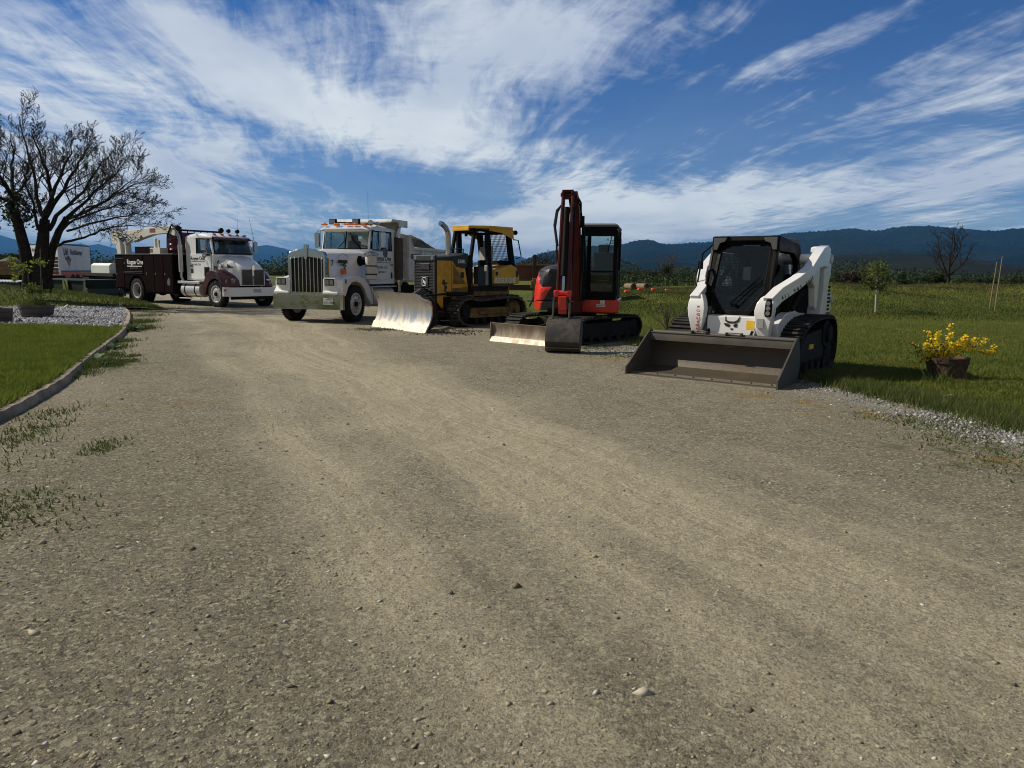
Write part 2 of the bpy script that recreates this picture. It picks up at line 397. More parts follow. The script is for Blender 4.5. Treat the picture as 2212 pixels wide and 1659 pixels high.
def edge_noise(pts, step=.35, amp=.18):
    out = []
    for i in range(len(pts)):
        a, c = pts[i], pts[(i + 1) % len(pts)]; L = (c - a).length; n = max(1, int(L / step)) if L < 60 else 1
        for k in range(n):
            p = a.lerp(c, k / n); nrm = Vector((c.y - a.y, a.x - c.x, 0)).normalized() if L > 0 else Vector()
            s_ = amp if 0 < k else amp * .5
            out.append(p + nrm * (random.uniform(-s_, s_)) * (1 if a.y > 6 and c.y > 6 and L < 60 else 0))
    return out
random.seed(3)
BERM = [(1340, 0), (1500, .0), (2212, 0)]
def berm_h(x, y):
    # grass bank right of the machines: foot near 31 m, crest near 43 m
    k = np.clip((y - 30.5 - .08 * (x - 15)) / 11.0, 0, 1); s = k * k * (3 - 2 * k)
    back = 1 - np.clip((y - 46) / 30, 0, 1)
    side = np.clip((x - 3.5) / 5.0, 0, 1); side = side * side * (3 - 2 * side)
    bump = .10 * np.sin(x * .45 + 1.0) + .07 * np.sin(x * 1.1 + y * .5) + .05 * np.sin(y * 1.3 + x * .2)
    lo = np.clip((x - 8.5) / 9.0, 0, 1); lo = .60 + .40 * lo * lo * (3 - 2 * lo)
    return side * lo * (s * (.95 + bump)) * (back * .9 + .1)
xs = np.unique(np.concatenate([np.linspace(-9000, -80, 25), np.linspace(-80, -2, 30), np.linspace(-2, 60, 140), np.linspace(60, 9000, 30)]))
ys = np.unique(np.concatenate([np.linspace(-400, -5, 8), np.linspace(-5, 24, 20), np.linspace(24, 80, 130), np.linspace(80, 12000, 40)]))
GX, GY = np.meshgrid(xs, ys); GZ = berm_h(GX, GY)
nx, ny = len(xs), len(ys); I = np.arange(nx * ny).reshape(ny, nx)
F = np.stack([I[:-1, :-1].ravel(), I[:-1, 1:].ravel(), I[1:, 1:].ravel(), I[1:, :-1].ravel()], 1)
g = fastmesh('ground', np.stack([GX.ravel(), GY.ravel(), GZ.ravel()], 1), F, M_GRASSG, kind='structure'); g.data.shade_smooth()

yard_px = [(2260, 940), (2212, 925), (2150, 908), (2100, 893), (2050, 884), (2000, 872), (1950, 862), (1900, 852), (1850, 840), (1800, 829), (1725, 812), (1620, 785), (1500, 764), (1400, 748), (1300, 722),
           (1180, 700), (1135, 680), (1090, 655), (1000, 636)]
yard = [Vector((30, -70, 0)), Vector((26, -6, 0)), Vector((14, 1.0, 0)), Vector((8.5, 4.5, 0))] + [gp(*p) for p in yard_px] + [gp(900, 622), Vector((-8, 62, 0)), Vector((-60, 64, 0)), Vector((-62, 8, 0)), Vector((-60, -70, 0))]
yp = edge_noise(yard)
def poly_sheet(name, pts, z, m, kind='structure', parent=None):
    """flat sheet: triangles of the outline, keeping only those whose middle lies inside it"""
    from mathutils.geometry import tessellate_polygon
    P2 = [Vector((p.x, p.y, 0)) for p in pts]; tris = tessellate_polygon([P2]); F = []
    def ins(x, y):
        r = False; n = len(P2)
        for i in range(n):
            a, c = P2[i], P2[(i + 1) % n]
            if (a.y > y) != (c.y > y) and x < (c.x - a.x) * (y - a.y) / (c.y - a.y) + a.x: r = not r
        return r
    for t in tris:
        a, c, d = (P2[i] for i in t); ar = (c - a).cross(d - a).z
        if abs(ar) < 1e-7: continue
        g_ = (a + c + d) / 3
        if ins(g_.x, g_.y): F.append(tuple(t) if ar > 0 else tuple(t[::-1]))
    o = raw(name, [(p.x, p.y, z) for p in P2], F, m); o['kind'] = kind; return o
poly_sheet('gravel_yard', yp, .004, M_YARD)

# hills ------------------------------------------------------------------
def vnoise(x, y, seed):
    r = np.random.default_rng(seed); T = r.random((64, 64))
    xi, yi = np.floor(x).astype(int), np.floor(y).astype(int); fx, fy = x - xi, y - yi; fx = fx * fx * (3 - 2 * fx); fy = fy * fy * (3 - 2 * fy)
    a = T[yi % 64, xi % 64]; b_ = T[yi % 64, (xi + 1) % 64]; c_ = T[(yi + 1) % 64, xi % 64]; d = T[(yi + 1) % 64, (xi + 1) % 64]
    return (a * (1 - fx) + b_ * fx) * (1 - fy) + (c_ * (1 - fx) + d * fx) * fy
def fbm(x, y, seed, o=5):
    s = 0; a = .5
    for k in range(o): s = s + a * vnoise(x * 2 ** k, y * 2 ** k, seed + k); a *= .5
    return s
def forest_mat(name, c_a, c_b, c_c, sc):
    m, nt, b, oc = new_mat(name)
    n1 = noise(nt, oc, .0016 * sc, 6, .6, .3); n2 = noise(nt, oc, .008 * sc, 8, .75); v = S(nt, voronoi(nt, oc, .05 * sc))
    c = mixc(nt, n1.step(.35, .65), c_a, c_b); c = mixc(nt, n2.step(.55, .75) * .6, c, c_c)
    nt.links.new(c, b.inputs['Base Color']); b.inputs['Roughness'].default_value = 1; b.inputs['Specular IOR Level'].default_value = 0
    set_bump(nt, b, v * -1.0 + n2 * 3.0, 40 / sc); return m
def hills(name, ridge, dist, front, mt, seed, jag=6.0, relief=.25, n=420, lab=None):
    """ridge: (px, py) survey pixels of the skyline, laid out at true distance with slopes running down to the plain"""
    px = np.linspace(ridge[0][0], ridge[-1][0], n); py = np.interp(px, [p[0] for p in ridge], [p[1] for p in ridge])
    m_ = 34; V = np.zeros((m_, n, 3)); tv = np.linspace(0, 1, m_)
    top = np.array([dp(a, c_, dist) for a, c_ in zip(px, py)])
    jg = (fbm(np.arange(n) * .9, np.zeros(n), seed + 50, 3) - .45) * jag
    for i, t in enumerate(tv):
        yy_ = front + (dist - front) * t; k = yy_ / dist
        gul = fbm(top[:, 0] / (dist * .045) + t * 1.3, np.full(n, t * 4.0), seed) - .5
        spur = np.abs(fbm(top[:, 0] / (dist * .08), np.full(n, t * 1.5), seed + 9) - .5) * 2
        h = (t ** 1.15) * (top[:, 2] + jg * t) * (1 - relief * (1 - t) * spur * 2.2) + gul * relief * top[:, 2] * 2.2 * t * (1 - t)
        V[i, :, 0] = top[:, 0] * (k + (1 - k) * .35); V[i, :, 1] = yy_; V[i, :, 2] = np.maximum(h, -2) - (1 - t) * 2
    B_ = V[-1].copy(); B_[:, 1] += dist * .25; B_[:, 2] = -5; V = np.concatenate([V, B_[None]], 0); m_ += 1
    I = np.arange(m_ * n).reshape(m_, n)
    F = np.stack([I[:-1, :-1].ravel(), I[:-1, 1:].ravel(), I[1:, 1:].ravel(), I[1:, :-1].ravel()], 1)
    o = fastmesh(name, V.reshape(-1, 3), F, mt, kind='structure'); o.data.shade_smooth(); return o
M_FOR = forest_mat('conifer_forest', (.008, .016, .009), (.024, .032, .015), (.095, .088, .052), 1.0)
M_FOR2 = forest_mat('oak_scrub_hill', (.024, .028, .015), (.040, .037, .021), (.012, .019, .009), 4.0)
hills('forested_hills', [(1060, 590), (1100, 577), (1130, 562), (1165, 548), (1200, 541), (1255, 532), (1330, 530), (1350, 526), (1372, 520), (1395, 517), (1412, 520), (1428, 526), (1452, 528), (1480, 525), (1520, 523),
      (1580, 521), (1640, 514), (1700, 504), (1760, 500), (1800, 497), (1835, 494), (1850, 494), (1872, 498), (1900, 498), (1925, 492), (1960, 489), (2010, 488), (2060, 492), (2110, 497), (2150, 499), (2185, 494), (2230, 494), (2330, 500)],
      4300, 1700, M_FOR, 11, 14, .50, 700)
hills('near_hills', [(1560, 606), (1640, 596), (1700, 583), (1740, 567), (1770, 558), (1810, 551), (1860, 548), (1920, 549), (1990, 550), (2060, 553), (2120, 563), (2212, 578), (2330, 590)], 1500, 700, M_FOR2, 23, 5, .2, 420)
hills('blue_hills', [(-160, 490), (-60, 498), (0, 508), (30, 517), (55, 526), (78, 530), (100, 527), (130, 525), (150, 527), (175, 526), (196, 533), (212, 527), (235, 534), (262, 541), (300, 545), (350, 541), (420, 538), (480, 540), (530, 536), (562, 531), (576, 529), (590, 532),
      (612, 536), (640, 546), (700, 556), (800, 560), (900, 566), (1000, 568), (1075, 564), (1098, 556), (1115, 553), (1130, 556), (1160, 570), (1220, 590)], 11500, 5200, M_FOR, 41, 12, .35, 620)
hills('foothills', [(-160, 566), (0, 576), (120, 572), (200, 566), (240, 560), (290, 552), (340, 556), (420, 562), (500, 568), (590, 574), (660, 580), (760, 586)], 7800, 4300, M_FOR, 57, 8, .3, 300)
# ================================================================ shared vehicle materials and pieces
WHITE = mat('white_paint', (.74, .75, .76), .28, 0, (.42, .38, .31), 3.0, .30, coat=.5, thr=(.48, .75))
WHITE2 = mat('white_dirty_paint', (.66, .66, .65), .4, 0, (.30, .26, .20), 2.4, .5, coat=.2)
CREAM = mat('cream_paint', (.66, .65, .59), .45, 0, (.36, .33, .27), 3.0, .3)
MAROON = mat('maroon_paint', (.060, .008, .012), .32, 0, (.035, .020, .016), 2.5, .5, coat=.3)
MARBOX = mat('maroon_box_paint', (.0085, .0022, .0026), .6, 0, (.013, .008, .006), 2.0, .4, spec=.03)
CHROME = mat('chrome', (.50, .50, .49), .08, 1.0, (.30, .28, .25), 2.0, .15, bump=.004, bscale=3.5)
ALU = mat('polished_aluminium', (.60, .60, .60), .32, .45, (.30, .28, .25), 6.0, .35)
BLACK = mat('black_paint', (.006, .006, .0062), .45, 0, (.014, .013, .011), 4.0, .4, spec=.08)
DARK = mat('dark_frame', (.010, .0095, .009), .8, 0, (.030, .025, .019), 3.0, .5, spec=.2)
RUB = mat('tyre_rubber', (.011, .011, .011), .85, 0, (.045, .040, .032), 5.0, .40, bump=.002, bscale=60, spec=.2)
GREY = mat('grey_steel', (.13, .13, .13), .5, .3, (.10, .075, .05), 4.0, .5)
AMBER = mat('amber_lens', (.75, .16, .01), .2)
REDL = mat('red_lens', (.45, .02, .01), .25)
LENS = mat('lamp_lens', (.26, .27, .28), .08, .6)
INT = mat('cab_interior', (.022, .023, .024), .8, spec=.2)
GLASS = glass('window_glass', (.80, .87, .86))
GLASSD = glass('dark_window_glass', (.40, .45, .45))
DECAL = mat('black_decal', (.010, .010, .012), .5)
DECALW = mat('white_decal', (.72, .72, .70), .5)
DECALR = mat('red_decal', (.42, .015, .02), .5)

RIMM = mat('rim_aluminium', (.62, .62, .61), .38, .2, (.34, .32, .29), 7.0, .35)
def ring(pts3): return [Vector(p) for p in pts3]
def tyre_mesh(mb, r, w, n=40, rimr=.305):
    """tyre round the y axis, from y=-w/2 to w/2, with tread blocks"""
    h = w / 2
    prof = [(-h * .86, rimr), (-h, rimr + .05), (-h, r - .07), (-h * .86, r - .02), (-h * .8, r), (-h * .38, r), (-h * .36, r - .012), (-h * .28, r - .012), (-h * .26, r), (h * .26, r), (h * .28, r - .012), (h * .36, r - .012), (h * .38, r), (h * .8, r), (h * .86, r - .02), (h, r - .07), (h, rimr + .05), (h * .86, rimr)]
    mb.lathe((0, 0, 0), (0, 1, 0), [(a, b_) for a, b_ in prof], n, False)
    for i in range(44):
        t = 2 * math.pi * i / 44
        for s_ in (-1, 1):
            c = Vector((math.cos(t) * (r + .002), s_ * h * .72, math.sin(t) * (r + .002)))
            mb.box(c, (.014, h * .46, r * .09), rot=(0, -t, 0))
def make_wheel(name, kind, parent, loc, r=.5, w=.27, side=1, rimmat=None):
    """wheel (tyre) > rim, hub; outer face looks along +y before mirroring"""
    mb = MB(); tyre_mesh(mb, r, w); t = mb.build(name, RUB, parent, smooth=30)
    t.location = loc; t.scale = (1, side, 1)
    rm = MB(); rimmat = RIMM
    if kind == 'steer':                                    # disc bulges outwards, ten hand holes
        rm.lathe((0, 0, 0), (0, 1, 0), [(-w * .4, .315), (w * .40, .322), (w * .50, .322), (w * .50, .295), (w * .36, .285), (w * .34, .250), (w * .40, .215), (w * .44, .15), (w * .44, .0)], 40)
        rm.m = 1
        for i in range(10):
            a = 2 * math.pi * i / 10
            rm.cyl((math.cos(a) * .238, w * .27, math.sin(a) * .238), (math.cos(a) * .238, w * .385, math.sin(a) * .238), .021, n=10)
            rm.cyl((math.cos(a + .3) * .130, w * .42, math.sin(a + .3) * .130), (math.cos(a + .3) * .130, w * .50, math.sin(a + .3) * .130), .015, n=8)
        rm.build('rim', [rimmat, DARK], t, smooth=30)
        MB().cyl((0, w * .40, 0), (0, w * .62, 0), .085, .065, n=20).build('hub', BLACK, t, .006)
    else:                                                  # deep dish of an outer dual
        rm.lathe((0, 0, 0), (0, 1, 0), [(-w * .4, .315), (w * .45, .322), (w * .50, .322), (w * .48, .292), (w * .2, .282), (-w * .25, .27), (-w * .28, .235)], 40); rm.m = 1; rm.lathe((0, 0, 0), (0, 1, 0), [(-w * .28, .236), (-w * .30, .215), (-w * .22, .15), (-w * .22, 0)], 40)
        for i in range(8):
            a = 2 * math.pi * i / 8
            rm.cyl((math.cos(a) * .20, -w * .27, math.sin(a) * .20), (math.cos(a) * .20, -w * .18, math.sin(a) * .20), .024, n=8)
        rm.build('rim', [rimmat, mat('rim_centre', (.06, .055, .05), .6, .4)], t, smooth=30)
        MB().lathe((0, -w * .25, 0), (0, 1, 0), [(0, .115), (.12, .11), (.16, .08), (.17, 0)], 20).build('hub', DARK, t)
    return t
def arch_fender(outer, inner, ys, mt, name, parent, shift=None, bevel=.012):
    """lofted mudguard: outer and inner profile lines in x,z; shift(y, x, z) bends it"""
    mb = MB(); rings = []
    for y in ys:
        r_ = []
        for (x, z) in outer + inner[::-1]:
            p = (x, y, z)
            if shift: p = shift(*p)
            r_.append(p)
        rings.append(r_)
    mb.loft(rings); return mb.build(name, mt, parent, bevel, 50)
def arc(cx, cz, r, a0, a1, n, rz=None):
    return [(cx + r * math.cos(R(a0 + (a1 - a0) * i / n)), cz + (rz or r) * math.sin(R(a0 + (a1 - a0) * i / n))) for i in range(n + 1)]
def mirror_set(parent, y, x, z0, z1, anchor_top, anchor_bot, name='side_mirror'):
    s_ = 1 if y > 0 else -1
    mb = MB(); mb.tube([anchor_top, (x, y - s_ * .12, z1 + .05), (x, y, z1 + .03), (x, y + s_ * .02, z1 - .03)], .012)
    mb.tube([anchor_bot, (x, y - s_ * .1, z0 - .10), (x, y, z0 - .04)], .012)
    mb.tube([(x, y - s_ * .13, z1 + .05), (x, y - s_ * .13, z0 - .10)], .010)
    mb.tube([(x, y - s_ * .13, z0 - .08), anchor_top], .009)
    a = mb.build('mirror_bracket', CHROME, parent)
    b_ = MB().box((x, y, (z0 + z1) / 2), (.10, .17, z1 - z0)).build(name, CHROME, parent, .02)
    MB().box((x - .053, y, (z0 + z1) / 2), (.004, .14, z1 - z0 - .04)).build('mirror_glass', LENS, b_)
    return b_
def seat(parent, x, y, z, m=None):
    mb = MB(); mb.box((x, y, z), (.48, .46, .14)); mb.box((x - .24, y, z + .36), (.13, .46, .66), rot=(0, -.12, 0)); mb.box((x - .29, y, z + .78), (.09, .26, .18))
    return mb.build('seat', m or INT, parent, .03)
def steering(parent, x, y, z, tilt=.5):
    mb = MB(); pts = []
    for i in range(21):
        a = 2 * math.pi * i / 20; q = Vector((0, math.cos(a) * .21, math.sin(a) * .21)); q.rotate(Matrix.Rotation(-(math.pi / 2 - tilt) * -1, 3, 'Y')); pts.append(q + Vector((x, y, z)))
    mb.tube(pts, .014, 6); mb.cyl((x, y, z), (x + .25, y, z - .35), .03)
    mb.box((x, y, z), (.03, .36, .03)); return mb.build('steering_wheel', BLACK, parent)
RSIDE = axes((1, 0, 0), (0, 0, 1))        # text on the right side: reads forward, outward = -y
LSIDE = axes((-1, 0, 0), (0, 0, 1))       # text on the left side: reads backward, outward = +y
FRONT = axes((0, 1, 0), (0, 0, 1))        # text on the front face: outward = +x

# ================================================================ service truck
def service_truck():
    t = empty('service_truck', (-10.53, 28.91, -.0), R(-34.6), (1, .95, 1.0))
    tag(t, 'white cabbed service truck with maroon fenders, dark box body and a folded cream crane', 'service truck')
    f = MB()
    for s_ in (-1, 1): f.b2((-7.1, s_ * .45 - .05, .62), (.55, s_ * .45 + .05, .9))
    for x in (-6.6, -5.9, -4.9, -3.6, -2.4, -.9, .2): f.b2((x - .05, -.4, .66), (x + .05, .4, .84))
    f.cyl((0, -.95, .5), (0, .95, .5), .07); f.cyl((-5.5, -.9, .5), (-5.5, .9, .5), .10); f.ball((-5.5, 0, .5), .24)
    f.b2((-1.9, -.35, .45), (.1, .35, .95)); f.cyl((-1.9, 0, .6), (-5.4, 0, .52), .06)
    f.build('chassis', DARK, t)
    # hood
    hb = []
    for x, hw, zt, zs, zb in ((-.55, .86, 1.98, 1.72, 1.05), (-.2, .84, 1.93, 1.68, 1.0), (.2, .74, 1.80, 1.60, .95), (.50, .64, 1.66, 1.50, .85), (.66, .60, 1.55, 1.42, .82), (.72, .57, 1.46, 1.36, .82)):
        r_ = [(x, -hw * 1.0, zb), (x, -hw, zs - .12), (x, -hw * .95, zs), (x, -hw * .80, zt - .06), (x, -hw * .42, zt), (x, 0, zt - .012), (x, hw * .42, zt), (x, hw * .80, zt - .06), (x, hw * .95, zs), (x, hw, zs - .12), (x, hw, zb)]
        hb.append(r_)
    h = MB().loft(hb).build('hood', WHITE, t, .012, 40)
    # two grille halves
    for y0, y1 in ((-.50, -.04), (.04, .50)):
        g = MB()
        fr = [(y0, .86), (y1, .86), (y1, 1.40), (y0 + (0.02 if y0 < 0 else 0), 1.40)]
        g.prism([(y0, .86), (y1, .86), (y1, 1.41), (y0, 1.41)], .715, .735, 'x')
        g.build('grille', DARK, t)
        g2 = MB()
        for k in range(15): g2.b2((.736, y0 + .01, .88 + k * .036), (.748, y1 - .01, .896 + k * .036))
        for yy_ in (y0, y1): g2.b2((.73, yy_ - .012, .85), (.756, yy_ + .012, 1.42))
        g2.b2((.73, y0, 1.405), (.754, y1, 1.43)); g2.b2((.73, y0, .845), (.754, y1, .865)); g2.build('grille_trim', GREY, t)
    e = MB(); e.prism([(-.06, 1.40), (.06, 1.40), (.07, 1.56), (0, 1.60), (-.07, 1.56)], .735, .775, 'x'); e.b2((.735, -.035, 1.18), (.76, .035, 1.4)); e.build('hood_emblem', CHROME, t, .006)
    # fenders
    ou = [(-.78, .50), (-.74, .85), (-.66, 1.15), (-.50, 1.36), (-.25, 1.44), (.05, 1.42), (.32, 1.30), (.52, 1.16), (.68, 1.0), (.72, .82)]
    inn = [(-.66, .50)] + [(math.cos(R(a)) * .60, .55 + math.sin(R(a)) * .60) for a in (165, 145, 125, 105, 85, 62, 40, 20)] + [(.60, .62)]
    ou2 = ou
    def sh(x, y, z): 
        k = max(0, (abs(y) - .75) / .45); return (x - (max(0, x - .1)) * .52 * k * k, y, z - .07 * k * k)
    for s_ in (-1, 1):
        fd = arch_fender(ou2, inn, [s_ * a for a in (.60, .80, .95, 1.08, 1.16, 1.2)], MAROON, 'fender', t, sh)
        hl = MB(); hl.prism([(-.16, -.10), (.14, -.085), (.17, .06), (.10, .10), (-.16, .085)], -.02, .05, 'x')
        o = hl.build('headlight', LENS, fd, .012); o.location = (.66, s_ * .86, .99); o.rotation_euler = (0, 0, -s_ * .55 if 1 else 0); o.scale = (1, s_, 1)
        o2 = MB().box((0, 0, 0), (.05, .14, .15)).build('turn_signal', mat('amber_dim', (.30, .20, .06), .3), fd, .01); o2.location = (.50, s_ * 1.06, .97); o2.rotation_euler = (0, 0, s_ * 1.0 * -1)
        MB().b2((.70, s_ * .86 - .09, .94), (.72, s_ * .86 + .05, 1.04)).build('lamp_reflector', CHROME, fd, .01)
    # bumper
    bp = MB(); pl = [(.80, -.85), (.80, .85), (.74, 1.08), (.55, 1.2), (.42, 1.2), (.42, 1.15), (.52, 1.14), (.70, 1.02), (.74, .8), (.74, -.8), (.70, -1.02), (.52, -1.14), (.42, -1.15), (.42, -1.2), (.55, -1.2), (.74, -1.08)]
    bp.prism(pl, .42, .76, 'z'); bmp = bp.build('bumper', WHITE, t, .012)
    MB().b2((.801, -.05, .56), (.806, .32, .70)).build('plate_mount', mat('plate_grey', (.35, .36, .36), .5), bmp)
    MB().cyl((.60, -1.19, .66), (.64, -1.23, .66), .035).build('marker_lamp', REDL, bmp)
    MB().b2((.5, -.9, .30), (.62, .9, .42)).build('skirt', DARK, t, .01)
    # cab
    c = MB()
    c.prism([(-2.22, .98), (-.55, .98), (-.44, 1.25), (-.42, 2.0), (-2.22, 2.0)], -.93, .93)
    c.build('cab', WHITE, t, .03)
    pil = MB()
    for s_ in (-1, 1):
        y = s_ * .89
        pil.bar((-.46, y, 2.0), (-.66, s_ * .83, 2.62), .07, .07)
        pil.b2((-1.50, y - .03, 2.0), (-1.42, y + .03, 2.62)) if 0 else None
        pil.b2((-2.22, y - .04, 1.99), (-1.50, y + .035, 2.62))
    for s_ in (-1, 1): pil.bar((-.62, s_ * .845, 2.60), (-2.2, s_ * .88, 2.60), .05, .06)
    pil.b2((-2.22, -.86, 1.99), (-2.16, .86, 2.15)); pil.b2((-2.22, -.86, 2.50), (-2.16, .86, 2.62))
    for y in (-.86, .56): pil.b2((-2.22, y, 2.0), (-2.16, y + .30, 2.62))
    pil.build('pillars', WHITE, t, .02)
    rf = MB(); rf.loft([[(x, y, z) for (y, z) in ((-hw, 2.60), (-hw * .98, zt - .08), (-hw * .85, zt), (hw * .85, zt), (hw * .98, zt - .08), (hw, 2.60))] for x, hw, zt in ((-2.24, .93, 2.72), (-1.6, .94, 2.80), (-1.0, .94, 2.79), (-.62, .92, 2.72), (-.50, .88, 2.64))])
    rf.build('roof', WHITE, t, .02)
    MB().prism([(-.60, 2.60), (-.38, 2.53), (-.36, 2.56), (-.56, 2.66)], -.84, .84).build('sun_visor', mat('visor_dark', (.05, .01, .012), .4), t)
    MB().loft([[(-.43, -.83, 2.03), (-.43, .83, 2.03), (-.41, .83, 2.03), (-.41, -.83, 2.03)], [(-.64, -.78, 2.57), (-.64, .78, 2.57), (-.62, .78, 2.57), (-.62, -.78, 2.57)]]).build('windshield', GLASSD, t)
    fr = MB(); fr.tube([(-.40, -.86, 2.02), (-.40, .86, 2.02), (-.61, .81, 2.59), (-.61, -.81, 2.59), (-.40, -.86, 2.02)], .022, 6); fr.build('windshield_seal', BLACK, t)
    for s_ in (-1, 1):
        d = MB(); d.prism([(-1.95, 1.05), (-.80, 1.05), (-.56, 1.35), (-.54, 2.0), (-1.95, 2.0)], s_ * .93, s_ * .955); dr = d.build('door', WHITE, t, .008)
        MB().prism([(-1.48, 2.03), (-.58, 2.03), (-.74, 2.56), (-1.48, 2.56)], s_ * .885, s_ * .90).build('door_window', GLASSD, dr)
        w = MB(); w.tube([(-1.50, s_ * .93, 2.0), (-.53, s_ * .93, 2.0), (-.72, s_ * .89, 2.60), (-1.50, s_ * .91, 2.60), (-1.50, s_ * .93, 2.0)], .020, 6); w.tube([(-1.12, s_ * .93, 2.0), (-1.12, s_ * .90, 2.6)], .014, 6)
        w.build('window_frame', BLACK, dr)
        MB().b2((-1.90, s_ * .95, 1.52), (-1.74, s_ * .985, 1.56)).build('handle', BLACK, dr, .006)
        MB().prism([(-1.0, 1.14), (-.68, 1.14), (-.66, 1.50), (-.98, 1.50)], s_ * .955, s_ * .966).build('peep_window', BLACK, dr, .01)
    for s_ in (-1, 1):
        cap = MB(); cap.prism([(-1.05, 1.93), (-.56, 1.93), (-.56, 2.02), (-1.10, 2.02)], s_ * .956, s_ * .966); cap.build('door_trim', BLACK, t)
    y = -.958
    text('Rogue One', 'door_lettering', DECAL, t, (-1.86, y, 1.76), .20, RSIDE, bold=.004)
    MB().b2((-1.86, y - .004, 1.70), (-.94, y, 1.715)).build('door_underline', DECAL, t)
    text('(541) 941.1313', 'phone_lettering', DECAL, t, (-1.86, y, 1.56), .105, RSIDE)
    text('Eagle Point, Oregon', 'town_lettering', DECAL, t, (-1.84, y, 1.12), .07, RSIDE) if 0 else None
    MB().b2((-1.88, y - .004, 1.26), (-1.72, y, 1.44)).build('door_badge', DECAL, t)
    text('8', 'number_lettering', DECAL, t, (-.02, -.88, 1.46), .22, RSIDE, bold=.004)
    MB().prism([(.22, 1.62), (.56, 1.50), (.50, 1.46), (.26, 1.47)], -.80, -.74).build('hood_vent', GREY, t, .01)
    dq = MB(); dq.prism([(-.28, 1.66), (-.16, 1.78), (-.12, 1.74), (-.22, 1.62)], -.885, -.878); dq.prism([(-.5, 1.44), (-.42, 1.54), (-.22, 1.52), (-.30, 1.44), (-.38, 1.47), (-.44, 1.42)], -.905, -.89); dq.build('hood_decal', DECAL, t)
    seat(t, -1.45, .45, 1.55); seat(t, -1.45, -.45, 1.55); steering(t, -.85, .45, 2.02)
    MB().prism([(-.45, 1.7), (-.45, 2.02), (-.75, 2.0), (-.85, 1.8)], -.85, .85).build('dashboard', INT, t)
    mirror_set(t, -1.22, -.62, 2.12, 2.52, (-.62, -.88, 2.58), (-.52, -.93, 1.98)); mirror_set(t, 1.22, -.62, 2.12, 2.52, (-.62, .88, 2.58), (-.52, .93, 1.98))
    MB().ball((-.60, -1.2, 1.93), .10, 14, (.5, 1, 1)).build('spot_mirror', CHROME, t)
    # exhaust stack
    ex = MB(); ex.tube([(-2.1, -.85, .75), (-2.28, -1.02, .88), (-2.36, -1.08, 1.1), (-2.36, -1.08, 2.50), (-2.40, -1.08, 2.70), (-2.62, -1.08, 2.95), (-2.80, -1.08, 3.0)], .062, 14); ex.build('exhaust_stack', CHROME, t)
    MB().cyl((-2.36, -1.08, 1.3), (-2.36, -1.08, 2.35), .085, n=16).build('heat_guard', ALU, t)
    # headache rack with lamps
    rk = MB()
    for y in (-.93, .93): rk.bar((-2.52, y, .95), (-2.52, y, 3.05), .09, .09)
    rk.bar((-2.52, -1.0, 2.92), (-2.52, 1.0, 2.92), .07, .07); rk.bar((-2.52, -.9, 2.1), (-2.52, .9, 2.1), .05, .05)
    for y in (-.6, -.3, 0, .3, .6): rk.bar((-2.52, y, 1.0), (-2.52, y, 2.9), .03, .03)
    rk.build('headache_rack', BLACK, t)
    for y in (-1.02, 1.0):
        MB().lathe((-2.66, y, 3.0), (1, 0, 0), [(0, .05), (.05, .10), (.14, .11), (.16, .10)], 16).build('work_lamp', BLACK, t)
    for x, y in ((-.85, .10), (-.85, .52)):
        MB().cyl((x, y, 2.78), (x, y, 2.84), .02).lathe((x - .06, y, 2.90), (1, 0, 0), [(0, .06), (.12, .08), (.14, .07)], 14).build('roof_lamp', BLACK, t)
    for y in (-.7, -.35, 0, .35, .7): MB().box((-.62, y, 2.745), (.08, .12, .04)).build('clearance_lamp', mat('amber_off', (.30, .07, .01), .3), t, .01)
    MB().tube([(-.62, 1.18, 2.5), (-.80, 1.10, 3.45)], .010, 6, .004).build('antenna', BLACK, t)
    MB().tube([(-.9, .60, 2.78), (-.9, .60, 3.55)], .005, 5, .003).build('antenna', BLACK, t)
    # tank and step
    tk = MB().cyl((-2.30, -.92, .62), (-1.05, -.92, .62), .28, n=28).build('fuel_tank', ALU, t, .03)
    st = MB()
    for x in (-2.02, -1.36):
        st.lathe((x - .03, -.92, .62), (1, 0, 0), [(0, .288), (.06, .288)], 28)
    st.build('tank_straps', BLACK, tk)
    sp = MB(); sp.b2((-2.42, -1.2, .91), (-.98, -.80, .95)); sp.b2((-2.42, -1.22, .86), (-.98, -1.19, .95)); sp.b2((-2.40, -1.20, .27), (-1.0, -1.17, .31)); sp.build('step', ALU, t, .006)
    tk2 = MB().cyl((-2.30, .92, .62), (-1.05, .92, .62), .28, n=28).build('fuel_tank', ALU, t, .03)
    # service body
    def side(s_):
        out = [(-7.10, .55), (-6.12, .55)] + [(-5.48 + .64 * math.cos(R(a)), .55 + .56 * math.sin(R(a))) for a in range(170, 0, -20)] + [(-4.84, .55), (-4.80, .42), (-2.72, .42), (-2.72, 1.97), (-7.10, 1.97)]
        b_ = MB(); b_.prism(out, s_ * .62, s_ * 1.19); sb = b_.build('side_box', MARBOX, t, .012)
        for (x0, x1, z0, z1) in ((-7.06, -6.42, .60, 1.72), (-6.40, -4.92, 1.30, 1.92), (-4.74, -4.10, .48, 1.92), (-4.07, -3.42, .48, 1.92), (-3.39, -2.78, .48, 1.92)):
            dd = MB(); dd.b2((x0, s_ * 1.19, z0), (x1, s_ * 1.208, z1)); o = dd.build('compartment_door', MARBOX, sb, .006)
            MB().b2((x0 + .06, s_ * 1.207, (z0 + z1) / 2 - .04), (x0 + .12, s_ * 1.222, (z0 + z1) / 2 + .04)).build('latch', GREY, t)
        return sb
    side(-1); side(1)
